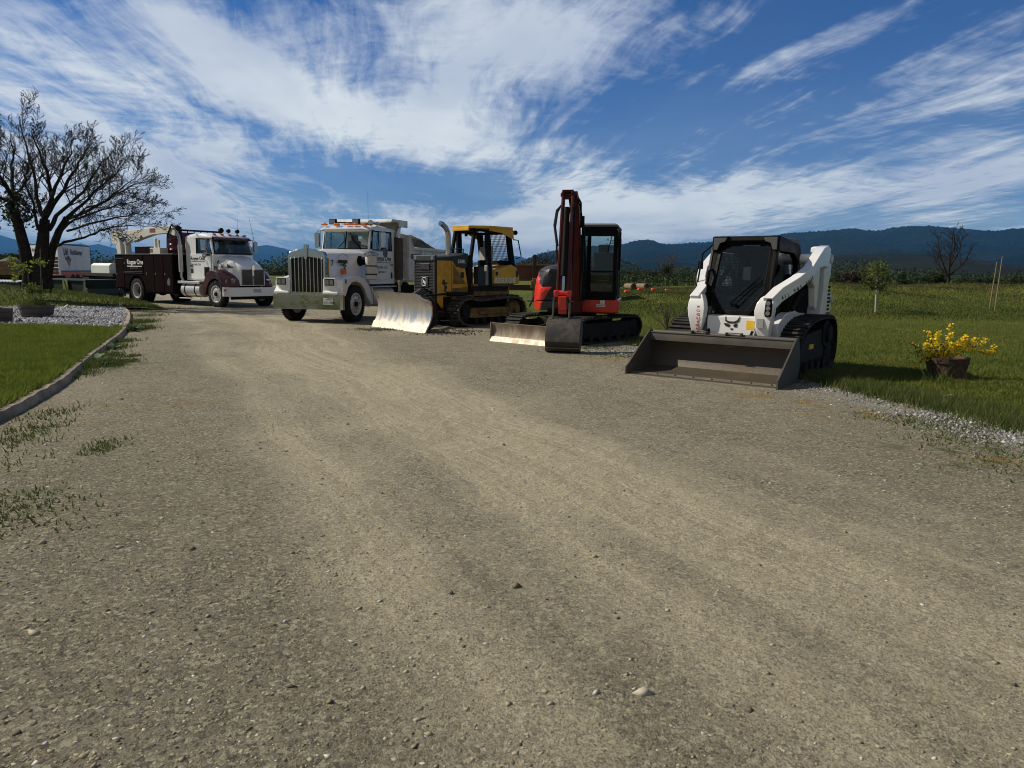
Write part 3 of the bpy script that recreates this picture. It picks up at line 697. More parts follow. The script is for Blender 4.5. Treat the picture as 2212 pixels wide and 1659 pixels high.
    dk = MB(); dk.b2((-7.1, -.62, .92), (-2.72, .62, 1.0)); dk.b2((-2.78, -1.19, 1.0), (-2.72, 1.19, 1.97)); dk.b2((-7.1, -1.19, .55), (-7.04, 1.19, 1.0)); dk.build('bed_deck', MARBOX, t)
    MB().b2((-7.2, -1.22, 1.97), (-2.70, -.60, 2.0)).b2((-7.2, .60, 1.97), (-2.70, 1.22, 2.0)).build('box_top', GREY, t, .006)
    MB().b2((-7.30, -1.1, .60), (-7.12, 1.1, .74)).build('rear_bumper', DARK, t, .01)
    ml = MB()
    for z in (1.22, 1.28): ml.b2((-6.38, -1.222, z - .014), (-4.94, -1.208, z))
    ml.b2((-7.08, -1.222, 1.80), (-6.42, -1.208, 1.815)); ml.build('body_moulding', GREY, t)
    y = -1.21
    text('Rogue One', 'box_lettering', DECALW, t, (-6.12, y, 1.58), .27, RSIDE, bold=.006)
    MB().b2((-6.12, y - .004, 1.475), (-4.98, y, 1.51)).build('box_underline', DECALW, t)
    text('(541) 941.1313', 'box_phone', mat('grey_decal', (.12, .12, .12), .6), t, (-5.9, y, 1.38), .10, RSIDE)
    sk = MB(); sk.prism([(-3.16, .78), (-3.02, .74), (-2.96, .86), (-2.98, 1.0), (-3.06, 1.06), (-3.14, .98), (-3.18, .88)], -1.214, -1.209)
    sk.build('silver_sticker', GREY, t)
    MB().b2((-6.20, -1.15, .12), (-6.17, -.65, .55)).build('mud_flap', RUB, t)
    hs = MB()
    for k in range(3): hs.tube([(-7.25 + .02 * k, -.9 + .14 * math.sin(R(a)), .36 + .20 * math.cos(R(a))) for a in range(0, 361, 30)], .012, 6)
    hs.build('hose_coil', BLACK, t)
    # things bolted on the bed
    MB().b2((-5.72, -1.05, 2.0), (-4.62, -.65, 2.30)).build('top_toolbox', MARBOX, t, .01)
    tb = MB(); tb.b2((-4.46, -1.12, 2.0), (-3.72, -.75, 2.24)); tb.b2((-4.25, -1.05, 2.24), (-4.15, -.95, 2.62)); tb.b2((-4.02, -1.02, 2.24), (-3.95, -.95, 2.55)); tb.build('parts_tray', CREAM, t, .01)
    MB().b2((-4.44, -1.124, 2.05), (-4.24, -1.120, 2.20)).build('tray_sticker', mat('brown_decal', (.20, .08, .05), .6), t)
    cp = MB(); cp.prism([(-4.10, 1.9), (-4.02, 2.72), (-3.85, 2.86), (-2.95, 2.86), (-2.80, 2.1), (-2.80, 1.9)], -.62, .35); cmp_ = cp.build('compressor', mat('red_machine', (.14, .010, .018), .4, 0, (.02, .015, .015), 5, .7), t, .03)
    mr = MB()
    for z in (2.15, 2.35, 2.55, 2.72): mr.lathe((-3.45, -.66, z), (0, 0, 1), [(0, .16), (.03, .18), (.06, .16)], 14)
    mr.build('hose_reel', mat('red_reel', (.22, .015, .03), .35), cmp_)
    # crane: post, boom, lift cylinder
    cy = -.85
    cr = MB(); cr.prism([(-7.55, 2.45), (-7.30, 2.40), (-7.20, 2.0), (-6.90, 2.0), (-6.92, 2.45), (-7.15, 2.92), (-7.30, 3.06), (-7.60, 3.04), (-7.68, 2.8)], cy - .16, cy + .16); crane = cr.build('crane', CREAM, t, .015)
    cb = MB(); cb.prism([(-7.12, 2.94), (-5.6, 3.00), (-3.30, 3.10), (-3.30, 2.82), (-4.45, 2.78), (-5.40, 2.62), (-5.95, 2.50), (-6.2, 2.58), (-6.45, 2.72), (-7.12, 2.66)], cy - .13, cy + .13)
    cb.build('boom', CREAM, crane, .012)
    MB().prism([(-3.30, 3.11), (-2.95, 3.12), (-2.78, 2.96), (-2.80, 2.70), (-2.95, 2.72), (-3.12, 2.78), (-3.30, 2.80)], cy - .15, cy + .15).build('boom_tip', CREAM, crane, .015)
    MB().cyl((-6.95, cy, 2.42), (-5.9, cy, 2.62), .075).cyl((-6.62, cy + .02, 2.0), (-6.62, cy + .02, 2.55), .13).build('lift_cylinder', CREAM, crane)
    MB().b2((-4.62, cy - .136, 2.86), (-4.20, cy - .131, 3.02)).build('boom_sticker', mat('redbrown_decal', (.22, .05, .04), .6), crane)
    MB().prism([(-5.42, 2.68), (-5.28, 2.78), (-5.16, 2.68), (-5.28, 2.60)], cy - .136, cy - .131).build('boom_badge', DECAL, crane)
    MB().tube([(-3.3, cy - .17, 2.72), (-2.95, cy - .17, 3.15), (-2.65, cy - .16, 3.0), (-2.6, cy - .1, 2.6)], .03, 8).build('hydraulic_hose', BLACK, crane)
    # wheels
    make_wheel('wheel', 'steer', t, (0, -1.05, .5), side=-1); make_wheel('wheel', 'steer', t, (0, 1.05, .5))
    for s_ in (-1, 1):
        make_wheel('wheel', 'dual', t, (-5.5, s_ * 1.06, .5), side=s_)
        make_wheel('wheel', 'dual', t, (-5.5, s_ * .74, .5), side=s_)
    return t
service_truck()
# ================================================================ dump truck with the tall chrome radiator
def dump_truck():
    t = empty('dump_truck', (-5.48, 21.43, -.0), R(-107.4), (.988, .883, 1.0))
    tag(t, 'white long-nosed dump truck with tall chrome grille, chrome bumper and dirt heaped in its bed', 'dump truck')
    f = MB()
    for s_ in (-1, 1): f.b2((-8.6, s_ * .45 - .05, .66), (.66, s_ * .45 + .05, .95))
    f.cyl((0, -.95, .52), (0, .95, .52), .07); f.b2((-2.2, -.38, .5), (.4, .38, 1.2)); f.b2((-3.4, -.9, .85), (-2.8, .9, 1.1))
    for x in (-5.9, -7.3): f.cyl((x, -.9, .52), (x, .9, .52), .10)
    f.build('chassis', DARK, t)
    # bumper: one bent chrome plate
    bp = MB(); bp.prism([(.86, -1.2), (.86, 1.2), (.78, 1.27), (.70, 1.27), (.80, 1.18), (.80, -1.18), (.70, -1.27), (.78, -1.27)], .38, .79, 'z'); bmp = bp.build('bumper', CHROME, t, .012)
    pl = MB().b2((.862, .62, .52), (.870, .96, .70)).build('license_plate', mat('plate_white', (.62, .64, .62), .4), bmp, .004)
    text('YC11706', 'plate_lettering', mat('plate_blue', (.02, .03, .06), .5), bmp, (.8705, .635, .545), .092, FRONT)
    text('OREGON', 'plate_state', mat('plate_green', (.02, .12, .10), .5), bmp, (.8705, .70, .655), .040, FRONT)
    # hood
    rings = []
    for x, hw, zt, zb in ((.66, .62, 1.98, .90), (.2, .66, 2.0, 1.0), (-.5, .74, 2.02, 1.1), (-1.45, .84, 2.05, 1.15)):
        rings.append([(x, -hw, zb), (x, -hw, zt - .20), (x, -hw * .94, zt - .08), (x, -hw * .76, zt - .01), (x, -hw * .4, zt + .03), (x, 0, zt + .045), (x, hw * .4, zt + .03), (x, hw * .76, zt - .01), (x, hw * .94, zt - .08), (x, hw, zt - .20), (x, hw, zb)])
    MB().loft(rings).build('hood', WHITE, t, .012, 50)
    # radiator shell and bars
    rs = MB()
    outer = [(-.66, .80), (.66, .80), (.66, 1.86), (.60, 1.95), (.30, 2.02), (0, 2.06), (-.30, 2.02), (-.60, 1.95), (-.66, 1.86)]
    inner = [(-.58, .86), (.58, .86), (.58, 1.74), (.54, 1.76), (.3, 1.79), (0, 1.82), (-.3, 1.79), (-.54, 1.76), (-.58, 1.74)]
    n = len(outer)
    V = [(.66, a, b_) for a, b_ in outer] + [(.80, a, b_) for a, b_ in outer] + [(.80, a, b_) for a, b_ in inner] + [(.70, a, b_) for a, b_ in inner]
    F = [(k * n + i, k * n + (i + 1) % n, (k + 1) * n + (i + 1) % n, (k + 1) * n + i) for k in range(3) for i in range(n)]
    rs.add(V, F); rs.build('radiator_shell', CHROME, t, .015, 30)
    MB().b2((.68, -.60, .84), (.71, .60, 1.82)).build('radiator_core', mat('radiator_mesh', (.030, .028, .026), .6, .3, bump=.004, bscale=120), t)
    gb = MB()
    for k in range(9):
        y = -.545 + k * .1363; gb.b2((.79, y - .015, .80), (.825, y + .015, 1.77)); gb.cyl((.808, y, 1.77), (.80, y, 1.80), .018, .006)
    gb.b2((.78, -.60, .78), (.82, .60, .82)); gb.build('grille_bars', CHROME, t, .006)
    MB().prism([(-.05, 1.76), (.05, 1.76), (.065, 2.04), (.05, 2.14), (-.05, 2.14), (-.065, 2.04)], .80, .845, 'x').b2((.70, -.05, 2.06), (.82, .05, 2.15)).build('radiator_emblem', CHROME, t, .008)
    # front fenders with headlamp pods
    ou = [(-1.02, .52), (-.95, .82), (-.78, 1.10), (-.52, 1.27), (-.20, 1.34), (.15, 1.33), (.42, 1.28), (.70, 1.26), (.84, 1.22), (.86, .80)]
    inn = [(-.92, .52)] + [(math.cos(R(a)) * .70, .52 + math.sin(R(a)) * .68) for a in (160, 138, 116, 94, 72, 50, 28)] + [(.68, .79)]
    def sh(x, y, z):
        k = max(0, (abs(y) - .85) / .38); return (x - max(0, x - .3) * .28 * k * k, y, z - .05 * k * k)
    for s_ in (-1, 1):
        fd = arch_fender(ou, inn, [s_ * a for a in (.60, .80, .98, 1.10, 1.19, 1.22)], WHITE, 'fender', t, sh, .02)
        hb = MB().b2((.66, s_ * .66, 1.02), (.885, s_ * 1.06, 1.255)).build('lamp_pod', WHITE, fd, .015)
        MB().b2((.880, s_ * .69, 1.045), (.896, s_ * 1.03, 1.225)).build('lamp_bezel', BLACK, fd, .008)
        for yy_ in (.78, .94): MB().b2((.892, s_ * yy_ - .065, 1.07), (.906, s_ * yy_ + .065, 1.20)).build('headlight', LENS, fd, .012)
        MB().prism([(.74, .80), (.90, .80), (.90, .86), (.78, .98), (.74, .98)], s_ * .62, s_ * 1.14).build('fender_skirt', WHITE, fd, .015)
    MB().b2((.52, 1.10, 1.10), (.60, 1.225, 1.22)).build('side_marker', mat('dark_red', (.08, .015, .01), .4), t)
    MB().b2((-.12, .70, 1.36), (.02, .82, 1.50)).build('turn_signal', AMBER, t, .01)
    MB().b2((.60, .645, 1.24), (.655, .672, 1.78)).build('amber_strip', mat('amber_paint', (.42, .22, .02), .5), t)
    text('7', 'number_lettering', DECAL, t, (.52, .685, 1.58), .24, axes((-1, .12, 0), (0, 0, 1)), bold=.004)
    dq = MB(); dq.b2((-.28, .750, 1.66), (.24, .756, 1.75)); dq.b2((-.10, .745, 1.60), (.10, .75, 1.63)); d = dq.build('hood_badge', DECAL, t); d.rotation_euler = (0, 0, 0)
    arcm = MB(); arcm.tube([(.24 - k * .07, .735 + k * .009, 1.80 + .13 * math.sin(k * .42)) for k in range(8)], .008, 5); arcm.build('pinstripe', mat('grey_line', (.15, .15, .16), .5), t)
    for s_ in (1,):
        fl = MB()
        for (cx, cz, r_) in ((-.16, 1.66, .035), (-.10, 1.60, .03), (-.20, 1.59, .03), (-.15, 1.52, .035)): fl.cyl((cx, s_ * .728, cz), (cx, s_ * .745, cz), r_, n=8)
        fl.build('flower_decal', DECAL, t)
    # cab
    c = MB(); c.prism([(-3.0, 1.05), (-1.32, 1.05), (-1.30, 2.10), (-3.0, 2.10)], -.93, .93); c.build('cab', WHITE, t, .03)
    pil = MB()
    for s_ in (-1, 1):
        pil.bar((-1.36, s_ * .88, 2.08), (-1.50, s_ * .86, 2.68), .08, .07)
        pil.b2((-2.20, s_ * .87, 2.09), (-3.0, s_ * .93, 2.68)) if 0 else None
        pil.b2((-2.80, s_ * .86, 2.09), (-3.0, s_ * .93, 2.68)); pil.b2((-1.98, s_ * .88, 2.09), (-1.93, s_ * .92, 2.66)) if 0 else None
    for s_ in (-1, 1): pil.bar((-1.46, s_ * .87, 2.65), (-2.98, s_ * .89, 2.65), .05, .06)
    pil.b2((-3.0, -.88, 2.09), (-2.95, .88, 2.25)); pil.b2((-3.0, -.88, 2.55), (-2.95, .88, 2.68))
    for y in (-.88, -.1, .58): pil.b2((-3.0, y, 2.1), (-2.95, y + .30, 2.68))
    pil.b2((-1.48, -.86, 2.62), (-1.42, .86, 2.68)); pil.bar((-1.35, 0, 2.09), (-1.47, 0, 2.66), .05, .05)
    pil.build('pillars', WHITE, t, .02)
    rf = MB(); rf.loft([[(x, y, z) for (y, z) in ((-hw, 2.66), (-hw * .98, zt - .05), (-hw * .82, zt), (hw * .82, zt), (hw * .98, zt - .05), (hw, 2.66))] for x, hw, zt in ((-3.02, .95, 2.80), (-2.0, .96, 2.84), (-1.5, .95, 2.80), (-1.22, .90, 2.70))])
    rf.build('roof', WHITE, t, .02)
    for y0, y1 in ((-.84, -.03), (.03, .84)):
        MB().loft([[(-1.375, y0, 2.11), (-1.375, y1, 2.11), (-1.36, y1, 2.11), (-1.36, y0, 2.11)], [(-1.485, y0 * .98, 2.63), (-1.485, y1 * .98, 2.63), (-1.47, y1 * .98, 2.63), (-1.47, y0 * .98, 2.63)]]).build('windshield', GLASS, t)
    fr = MB(); fr.tube([(-1.345, -.86, 2.10), (-1.345, .86, 2.10), (-1.455, .84, 2.66), (-1.455, -.84, 2.66), (-1.345, -.86, 2.10)], .024, 6); fr.tube([(-1.34, 0, 2.10), (-1.45, 0, 2.66)], .022, 6)
    fr.build('windshield_seal', BLACK, t)
    wp = MB(); wp.tube([(-1.31, .62, 2.08), (-1.42, .22, 2.45)], .012, 5); wp.tube([(-1.31, -.30, 2.08), (-1.40, -.02, 2.38)], .012, 5); wp.tube([(-1.37, .30, 2.30), (-1.44, .14, 2.58)], .010, 5)
    wp.build('wiper', BLACK, t)
    for s_ in (-1, 1):
        d = MB(); d.b2((-2.86, s_ * .93, 1.18), (-1.40, s_ * .955, 2.10)); dr = d.build('door', WHITE, t, .01)
        MB().b2((-2.72, s_ * .905, 2.10), (-1.55, s_ * .915, 2.62)).build('door_window', GLASS, dr)
        w = MB(); w.tube([(-2.76, s_ * .94, 2.08), (-1.46, s_ * .94, 2.08), (-1.56, s_ * .92, 2.64), (-2.76, s_ * .92, 2.64), (-2.76, s_ * .94, 2.08)], .024, 6); w.tube([(-1.92, s_ * .94, 2.1), (-1.92, s_ * .92, 2.64)], .016, 6)
        w.build('window_frame', BLACK, dr)
        MB().b2((-2.78, s_ * .95, 1.62), (-2.62, s_ * .985, 1.67)).build('handle', CHROME, dr, .006)
    y = .958
    text('Rogue One', 'door_lettering', DECAL, t, (-1.60, y, 1.76), .235, LSIDE, bold=.005)
    MB().b2((-2.72, y, 1.70), (-1.60, y + .004, 1.715)).build('door_underline', DECAL, t)
    text('(541) 941.1515', 'phone_lettering', DECAL, t, (-1.62, y, 1.52), .135, LSIDE)
    text('Eagle Point, Or', 'town_lettering', DECAL, t, (-1.80, y, 1.40), .09, LSIDE)
    MB().prism([(-2.66, 1.22), (-2.78, 1.22), (-2.78, 1.36), (-2.72, 1.44), (-2.66, 1.36)], y, y + .004).build('door_badge', DECAL, t)
    MB().cyl((-2.30, y - .02, 2.02), (-2.30, y + .01, 2.02), .15, n=20).build('round_decal', GREY, t)
    seat(t, -2.35, .45, 1.7); seat(t, -2.35, -.45, 1.7); steering(t, -1.75, .45, 2.12)
    MB().prism([(-1.36, 1.8), (-1.36, 2.11), (-1.62, 2.10), (-1.7, 1.9)], -.86, .86).build('dashboard', INT, t)
    mirror_set(t, 1.28, -1.62, 2.14, 2.60, (-1.60, .93, 2.66), (-1.5, .95, 2.06)); mirror_set(t, -1.28, -1.62, 2.14, 2.60, (-1.60, -.93, 2.66), (-1.5, -.95, 2.06))
    # air cleaner
    ac = MB().lathe((-1.02, 1.16, 1.20), (0, 0, 1), [(0, .16), (.02, .19), (.64, .19), (.66, .17), (.70, .17)], 28).build('air_cleaner', WHITE2, t, smooth=30)
    MB().lathe((-1.02, 1.16, 1.90), (0, 0, 1), [(0, .20), (.02, .235), (.05, .235), (.10, .12), (.12, .10), (.13, 0)], 28).build('cleaner_cap', CHROME, ac, smooth=30)
    MB().cyl((-.95, .72, 1.74), (-1.0, 1.02, 1.74), .12, n=18).lathe((-.95, .76, 1.74), (0, 1, 0), [(0, .15), (.06, .15)], 18).build('intake_pipe', BLACK, ac)
    bd = MB()
    for z in (1.34, 1.58): bd.lathe((-1.02, 1.16, z), (0, 0, 1), [(0, .194), (.035, .194)], 28)
    bd.build('cleaner_bands', DARK, ac)
    # stack
    MB().lathe((-3.12, 1.02, 1.18), (0, 0, 1), [(0, .12), (.02, .16), (1.30, .16), (1.32, .12)], 24).build('stack_guard', mat('perforated_guard', (.085, .075, .065), .6, .4, (.05, .035, .025), 8, .6, bump=.01, bscale=90), t, smooth=30)
    MB().tube([(-3.12, 1.02, .80), (-3.12, 1.02, 2.6), (-3.13, 1.02, 2.78), (-3.20, 1.02, 2.90), (-3.32, 1.02, 3.02)], .075, 14).build('exhaust_stack', CHROME, t)
    MB().b2((-3.06, .80, 2.45), (-2.98, 1.0, 2.52)).build('stack_bracket', DARK, t)
    # side tank, step and battery box
    MB().cyl((-2.6, .88, .68), (-1.20, .88, .68), .29, n=26).build('fuel_tank', WHITE2, t, .02)
    MB().b2((-2.65, .72, .97), (-1.1, 1.20, 1.0)).b2((-1.02, .8, .5), (-.98, 1.22, 1.0)).build('step', ALU, t, .006)
    MB().cyl((-2.6, -.88, .68), (-1.20, -.88, .68), .29, n=26).build('fuel_tank', WHITE2, t, .02)
    # roof fittings
    for y in (-.80, .10, .38): MB().lathe((-1.36, y - 0, 2.795), (0, 0, 1), [(0, .05), (.06, .05), (.08, .03), (.085, 0)], 12).b2((-1.42, y - .09, 2.80), (-1.30, y + .09, 2.85)).build('clearance_lamp', AMBER, t, .01)
    for y in (-.32, .72): MB().b2((-1.42, y - .09, 2.78), (-1.30, y + .09, 2.86)).build('clearance_lamp', AMBER, t, .02)
    for y in (-.60, .30):
        wl = MB().b2((-1.62, y - .13, 2.84), (-1.50, y + .13, 3.0)).build('work_lamp', BLACK, t, .02); MB().b2((-1.50, y - .11, 2.86), (-1.492, y + .11, 2.98)).build('lens', LENS, wl)
    MB().tube([(-1.6, -.5, 2.9), (-2.1, .0, 2.92)], .018, 6).build('lamp_bar', DARK, t)
    MB().lathe((-1.95, .86, 2.88), (1, 0, 0), [(-.10, .05), (0, .06), (.30, .05), (.40, .09), (.42, .09)], 14).build('air_horn', CHROME, t)
    MB().tube([(-1.9, .55, 2.83), (-1.9, .55, 3.85)], .005, 5, .003).build('antenna', BLACK, t)
    # dump body
    b_ = MB()
    for s_ in (-1, 1):
        b_.prism([(-3.62, 1.15), (-8.3, 1.15), (-8.3, 2.18), (-4.2, 2.18), (-3.95, 2.30), (-3.78, 2.52), (-3.62, 2.52)], s_ * 1.10, s_ * 1.18)
        b_.b2((-8.35, s_ * 1.08, 2.14), (-4.1, s_ * 1.24, 2.24))
    b_.b2((-3.68, -1.14, 1.15), (-3.60, 1.14, 2.52)); b_.b2((-3.68, -.75, 2.5), (-3.60, .75, 2.9)); b_.b2((-8.3, -1.1, 1.10), (-3.62, 1.1, 1.20)); b_.b2((-8.35, -1.14, 1.15), (-8.28, 1.14, 2.18))
    bed = b_.build('dump_body', WHITE2, t, .012)
    for x in (-4.6, -5.6, -6.6, -7.6): MB().b2((x - .06, 1.18, 1.15), (x + .06, 1.25, 2.14)).build('side_rib', WHITE2, bed, .008)
    MB().b2((-8.2, 1.182, 1.86), (-3.75, 1.188, 2.02)).build('maroon_stripe', mat('maroon_stripe', (.11, .012, .02), .4), bed)
    cg = MB(); cg.prism([(-3.64, 2.88), (-3.64, 3.04), (-2.55, 3.06), (-2.45, 2.98), (-2.45, 2.94), (-2.6, 2.98), (-3.5, 2.94)], -1.12, 1.12)
    cg.b2((-3.60, -1.14, 2.84), (-3.0, -1.09, 3.06)); cg.b2((-3.60, 1.09, 2.84), (-3.0, 1.14, 3.06)); cg.build('cab_guard', WHITE2, bed, .012)
    for x in (-5.9, -7.3):
        for s_ in (-1, 1):
            make_wheel('wheel', 'dual', t, (x, s_ * 1.08, .52), .52, .27, s_)
    make_wheel('wheel', 'steer', t, (0, 1.08, .52), .52, .28, 1); make_wheel('wheel', 'steer', t, (0, -1.08, .52), .52, .28, -1)
    MB().b2((-5.05, -1.2, .2), (-5.02, -.7, .9)).build('mud_flap', RUB, t); MB().b2((-5.05, .7, .2), (-5.02, 1.2, .9)).build('mud_flap', RUB, t)
    # the load
    n = 46; V = []; L0, L1 = -8.1, -3.75
    for j in range(n):
        for i in range(n):
            u_, v_ = i / (n - 1), j / (n - 1); x = L0 + (L1 - L0) * u_; y = -1.08 + 2.16 * v_
            hx = max(0, 1 - abs((x + 5.45) / 2.5) ** 1.9) ; hy = max(0, 1 - abs(y / 1.1) ** 1.7)
            nz = float(fbm(np.array([x * 2.2]), np.array([y * 2.2]), 5, 4)[0]) - .45
            V.append((x, y, 2.05 + .66 * hx * hy + nz * .16 * (.3 + hx * hy)))
    F = [(j * n + i, j * n + i + 1, (j + 1) * n + i + 1, (j + 1) * n + i) for j in range(n - 1) for i in range(n - 1)]
    B0 = len(V); V += [(L0, -1.08, 1.2), (L1, -1.08, 1.2), (L1, 1.08, 1.2), (L0, 1.08, 1.2)]; F.append((B0, B0 + 3, B0 + 2, B0 + 1))
    F += [(B0, B0 + 1) + tuple(n - 1 - i for i in range(n)), (B0 + 2, B0 + 3) + tuple((n - 1) * n + i for i in range(n))]
    soil = mat('soil', (.060, .048, .030), .95, 0, (.10, .085, .055), 6, .8, bump=.03, bscale=14)
    o = raw('dirt_load', V, F, soil, smooth=60); o.matrix_world = Matrix.Translation(t.location) @ Matrix.Rotation(R(-107.4), 4, 'Z') @ Matrix.Diagonal((.988, .883, 1, 1))
    tag(o, 'mound of dark brown soil heaped in the bed of the white dump truck', 'dirt load')
dump_truck()
# ================================================================ crawler tracks
def loop_smooth(pts, n=3):
    """Chaikin smoothing of a closed loop"""
    for _ in range(n):
        out = []
        for i in range(len(pts)):
            a, b_ = Vector(pts[i]), Vector(pts[(i + 1) % len(pts)]); out += [a * .75 + b_ * .25, a * .25 + b_ * .75]
        pts = out
    return pts
def loop_points(pts, step):
    P = [Vector(p) for p in pts] + [Vector(pts[0])]; L = [0]
    for i in range(1, len(P)): L.append(L[-1] + (P[i] - P[i - 1]).length)
    n = int(round(L[-1] / step)); out = []
    for k in range(n):
        s_ = L[-1] * k / n; i = max(j for j in range(len(L)) if L[j] <= s_ + 1e-9); i = min(i, len(P) - 2)
        f = (s_ - L[i]) / max(1e-6, L[i + 1] - L[i]); a = P[i].lerp(P[i + 1], f); t = (P[i + 1] - P[i]).normalized(); out.append((a, t))
    return out
def track(name, parent, loop, y0, y1, pitch, th, lug, lug_w, mt, steel=True, belt=.02):
    """loop of (x,z), counter-clockwise seen from -y; plates or lugs stand outwards"""
    mb = MB(); sm = loop_smooth(loop, 3)
    n = len(sm); c = sum((Vector(p) for p in sm), Vector((0, 0))) / n
    rings = []
    for y in (y0, y1):
        rings.append([(p.x, y, p.y) for p in sm])
    inner = []
    for i in range(n):
        t = (sm[(i + 1) % n] - sm[i - 1]).normalized(); nrm = Vector((t.y, -t.x)); 
        if nrm.dot(sm[i] - c) < 0: nrm = -nrm
        inner.append(sm[i] - nrm * belt)
    ym, w = (y0 + y1) / 2, abs(y1 - y0)
    ri = [[(p.x, y, p.y) for p in inner] for y in (y0, y1)]
    P = rings[0] + rings[1] + ri[1] + ri[0]; F = []
    for k in range(4):
        a, b_ = k * n, ((k + 1) % 4) * n
        F += [(a + i, a + (i + 1) % n, b_ + (i + 1) % n, b_ + i) for i in range(n)]
    mb.add(P, F)
    for k, (p, t) in enumerate(loop_points(sm, pitch)):
        nrm = Vector((t.y, -t.x))
        if nrm.dot(p - c) < 0: nrm = -nrm
        def bx(cu, ch, lu, lh, yy0, yy1):
            q = p + t * cu + nrm * ch; P8 = []
            for y in (yy0, yy1):
                for a, b_ in ((-1, -1), (1, -1), (1, 1), (-1, 1)):
                    v_ = q + t * (a * lu / 2) + nrm * (b_ * lh / 2); P8.append((v_.x, y, v_.y))
            mb.add(P8, [(0, 1, 2, 3), (7, 6, 5, 4), (0, 4, 5, 1), (1, 5, 6, 2), (2, 6, 7, 3), (3, 7, 4, 0)])
        if steel:
            bx(0, th / 2, pitch * .90, th, y0, y1); bx(-pitch * .36, th + lug / 2, pitch * .13, lug, y0 + .01, y1 - .01)
        else:
            z0, z1 = (y0, ym + w * .12) if k % 2 else (ym - w * .12, y1)
            bx(0, lug / 2, lug_w, lug, y0 + .01, y1 - .01)
    return mb.build(name, mt, parent, smooth=25)

YEL = mat('yellow_paint', (.66, .35, .012), .40, 0, (.26, .15, .03), 3.0, .45)
YELD = mat('yellow_dark_paint', (.24, .13, .012), .6, 0, (.05, .036, .02), 4.0, .7)
SLATE = mat('slate_paint', (.026, .033, .038), .45, 0, (.05, .047, .038), 3.0, .35, spec=.3)
GRILB = mat('black_grille', (.010, .011, .012), .45, 0, (.04, .038, .032), 5.0, .5)
WORN = mat('worn_steel', (.50, .49, .46), .32, .8, (.24, .18, .12), 5, .55, bump=.003, bscale=9, stretch=(1, 1, .16))
WORNE = mat('bare_edge_steel', (.80, .74, .62), .38, .25, (.42, .30, .17), 5.0, .55, bump=.003, bscale=12)
TRK = mat('track_steel', (.050, .042, .034), .62, .5, (.17, .135, .095), 5.0, .7, bump=.006, bscale=18)
TRKR = mat('track_rubber', (.014, .014, .014), .85, 0, (.075, .066, .052), 6.0, .45, bump=.005, bscale=22, spec=.25)

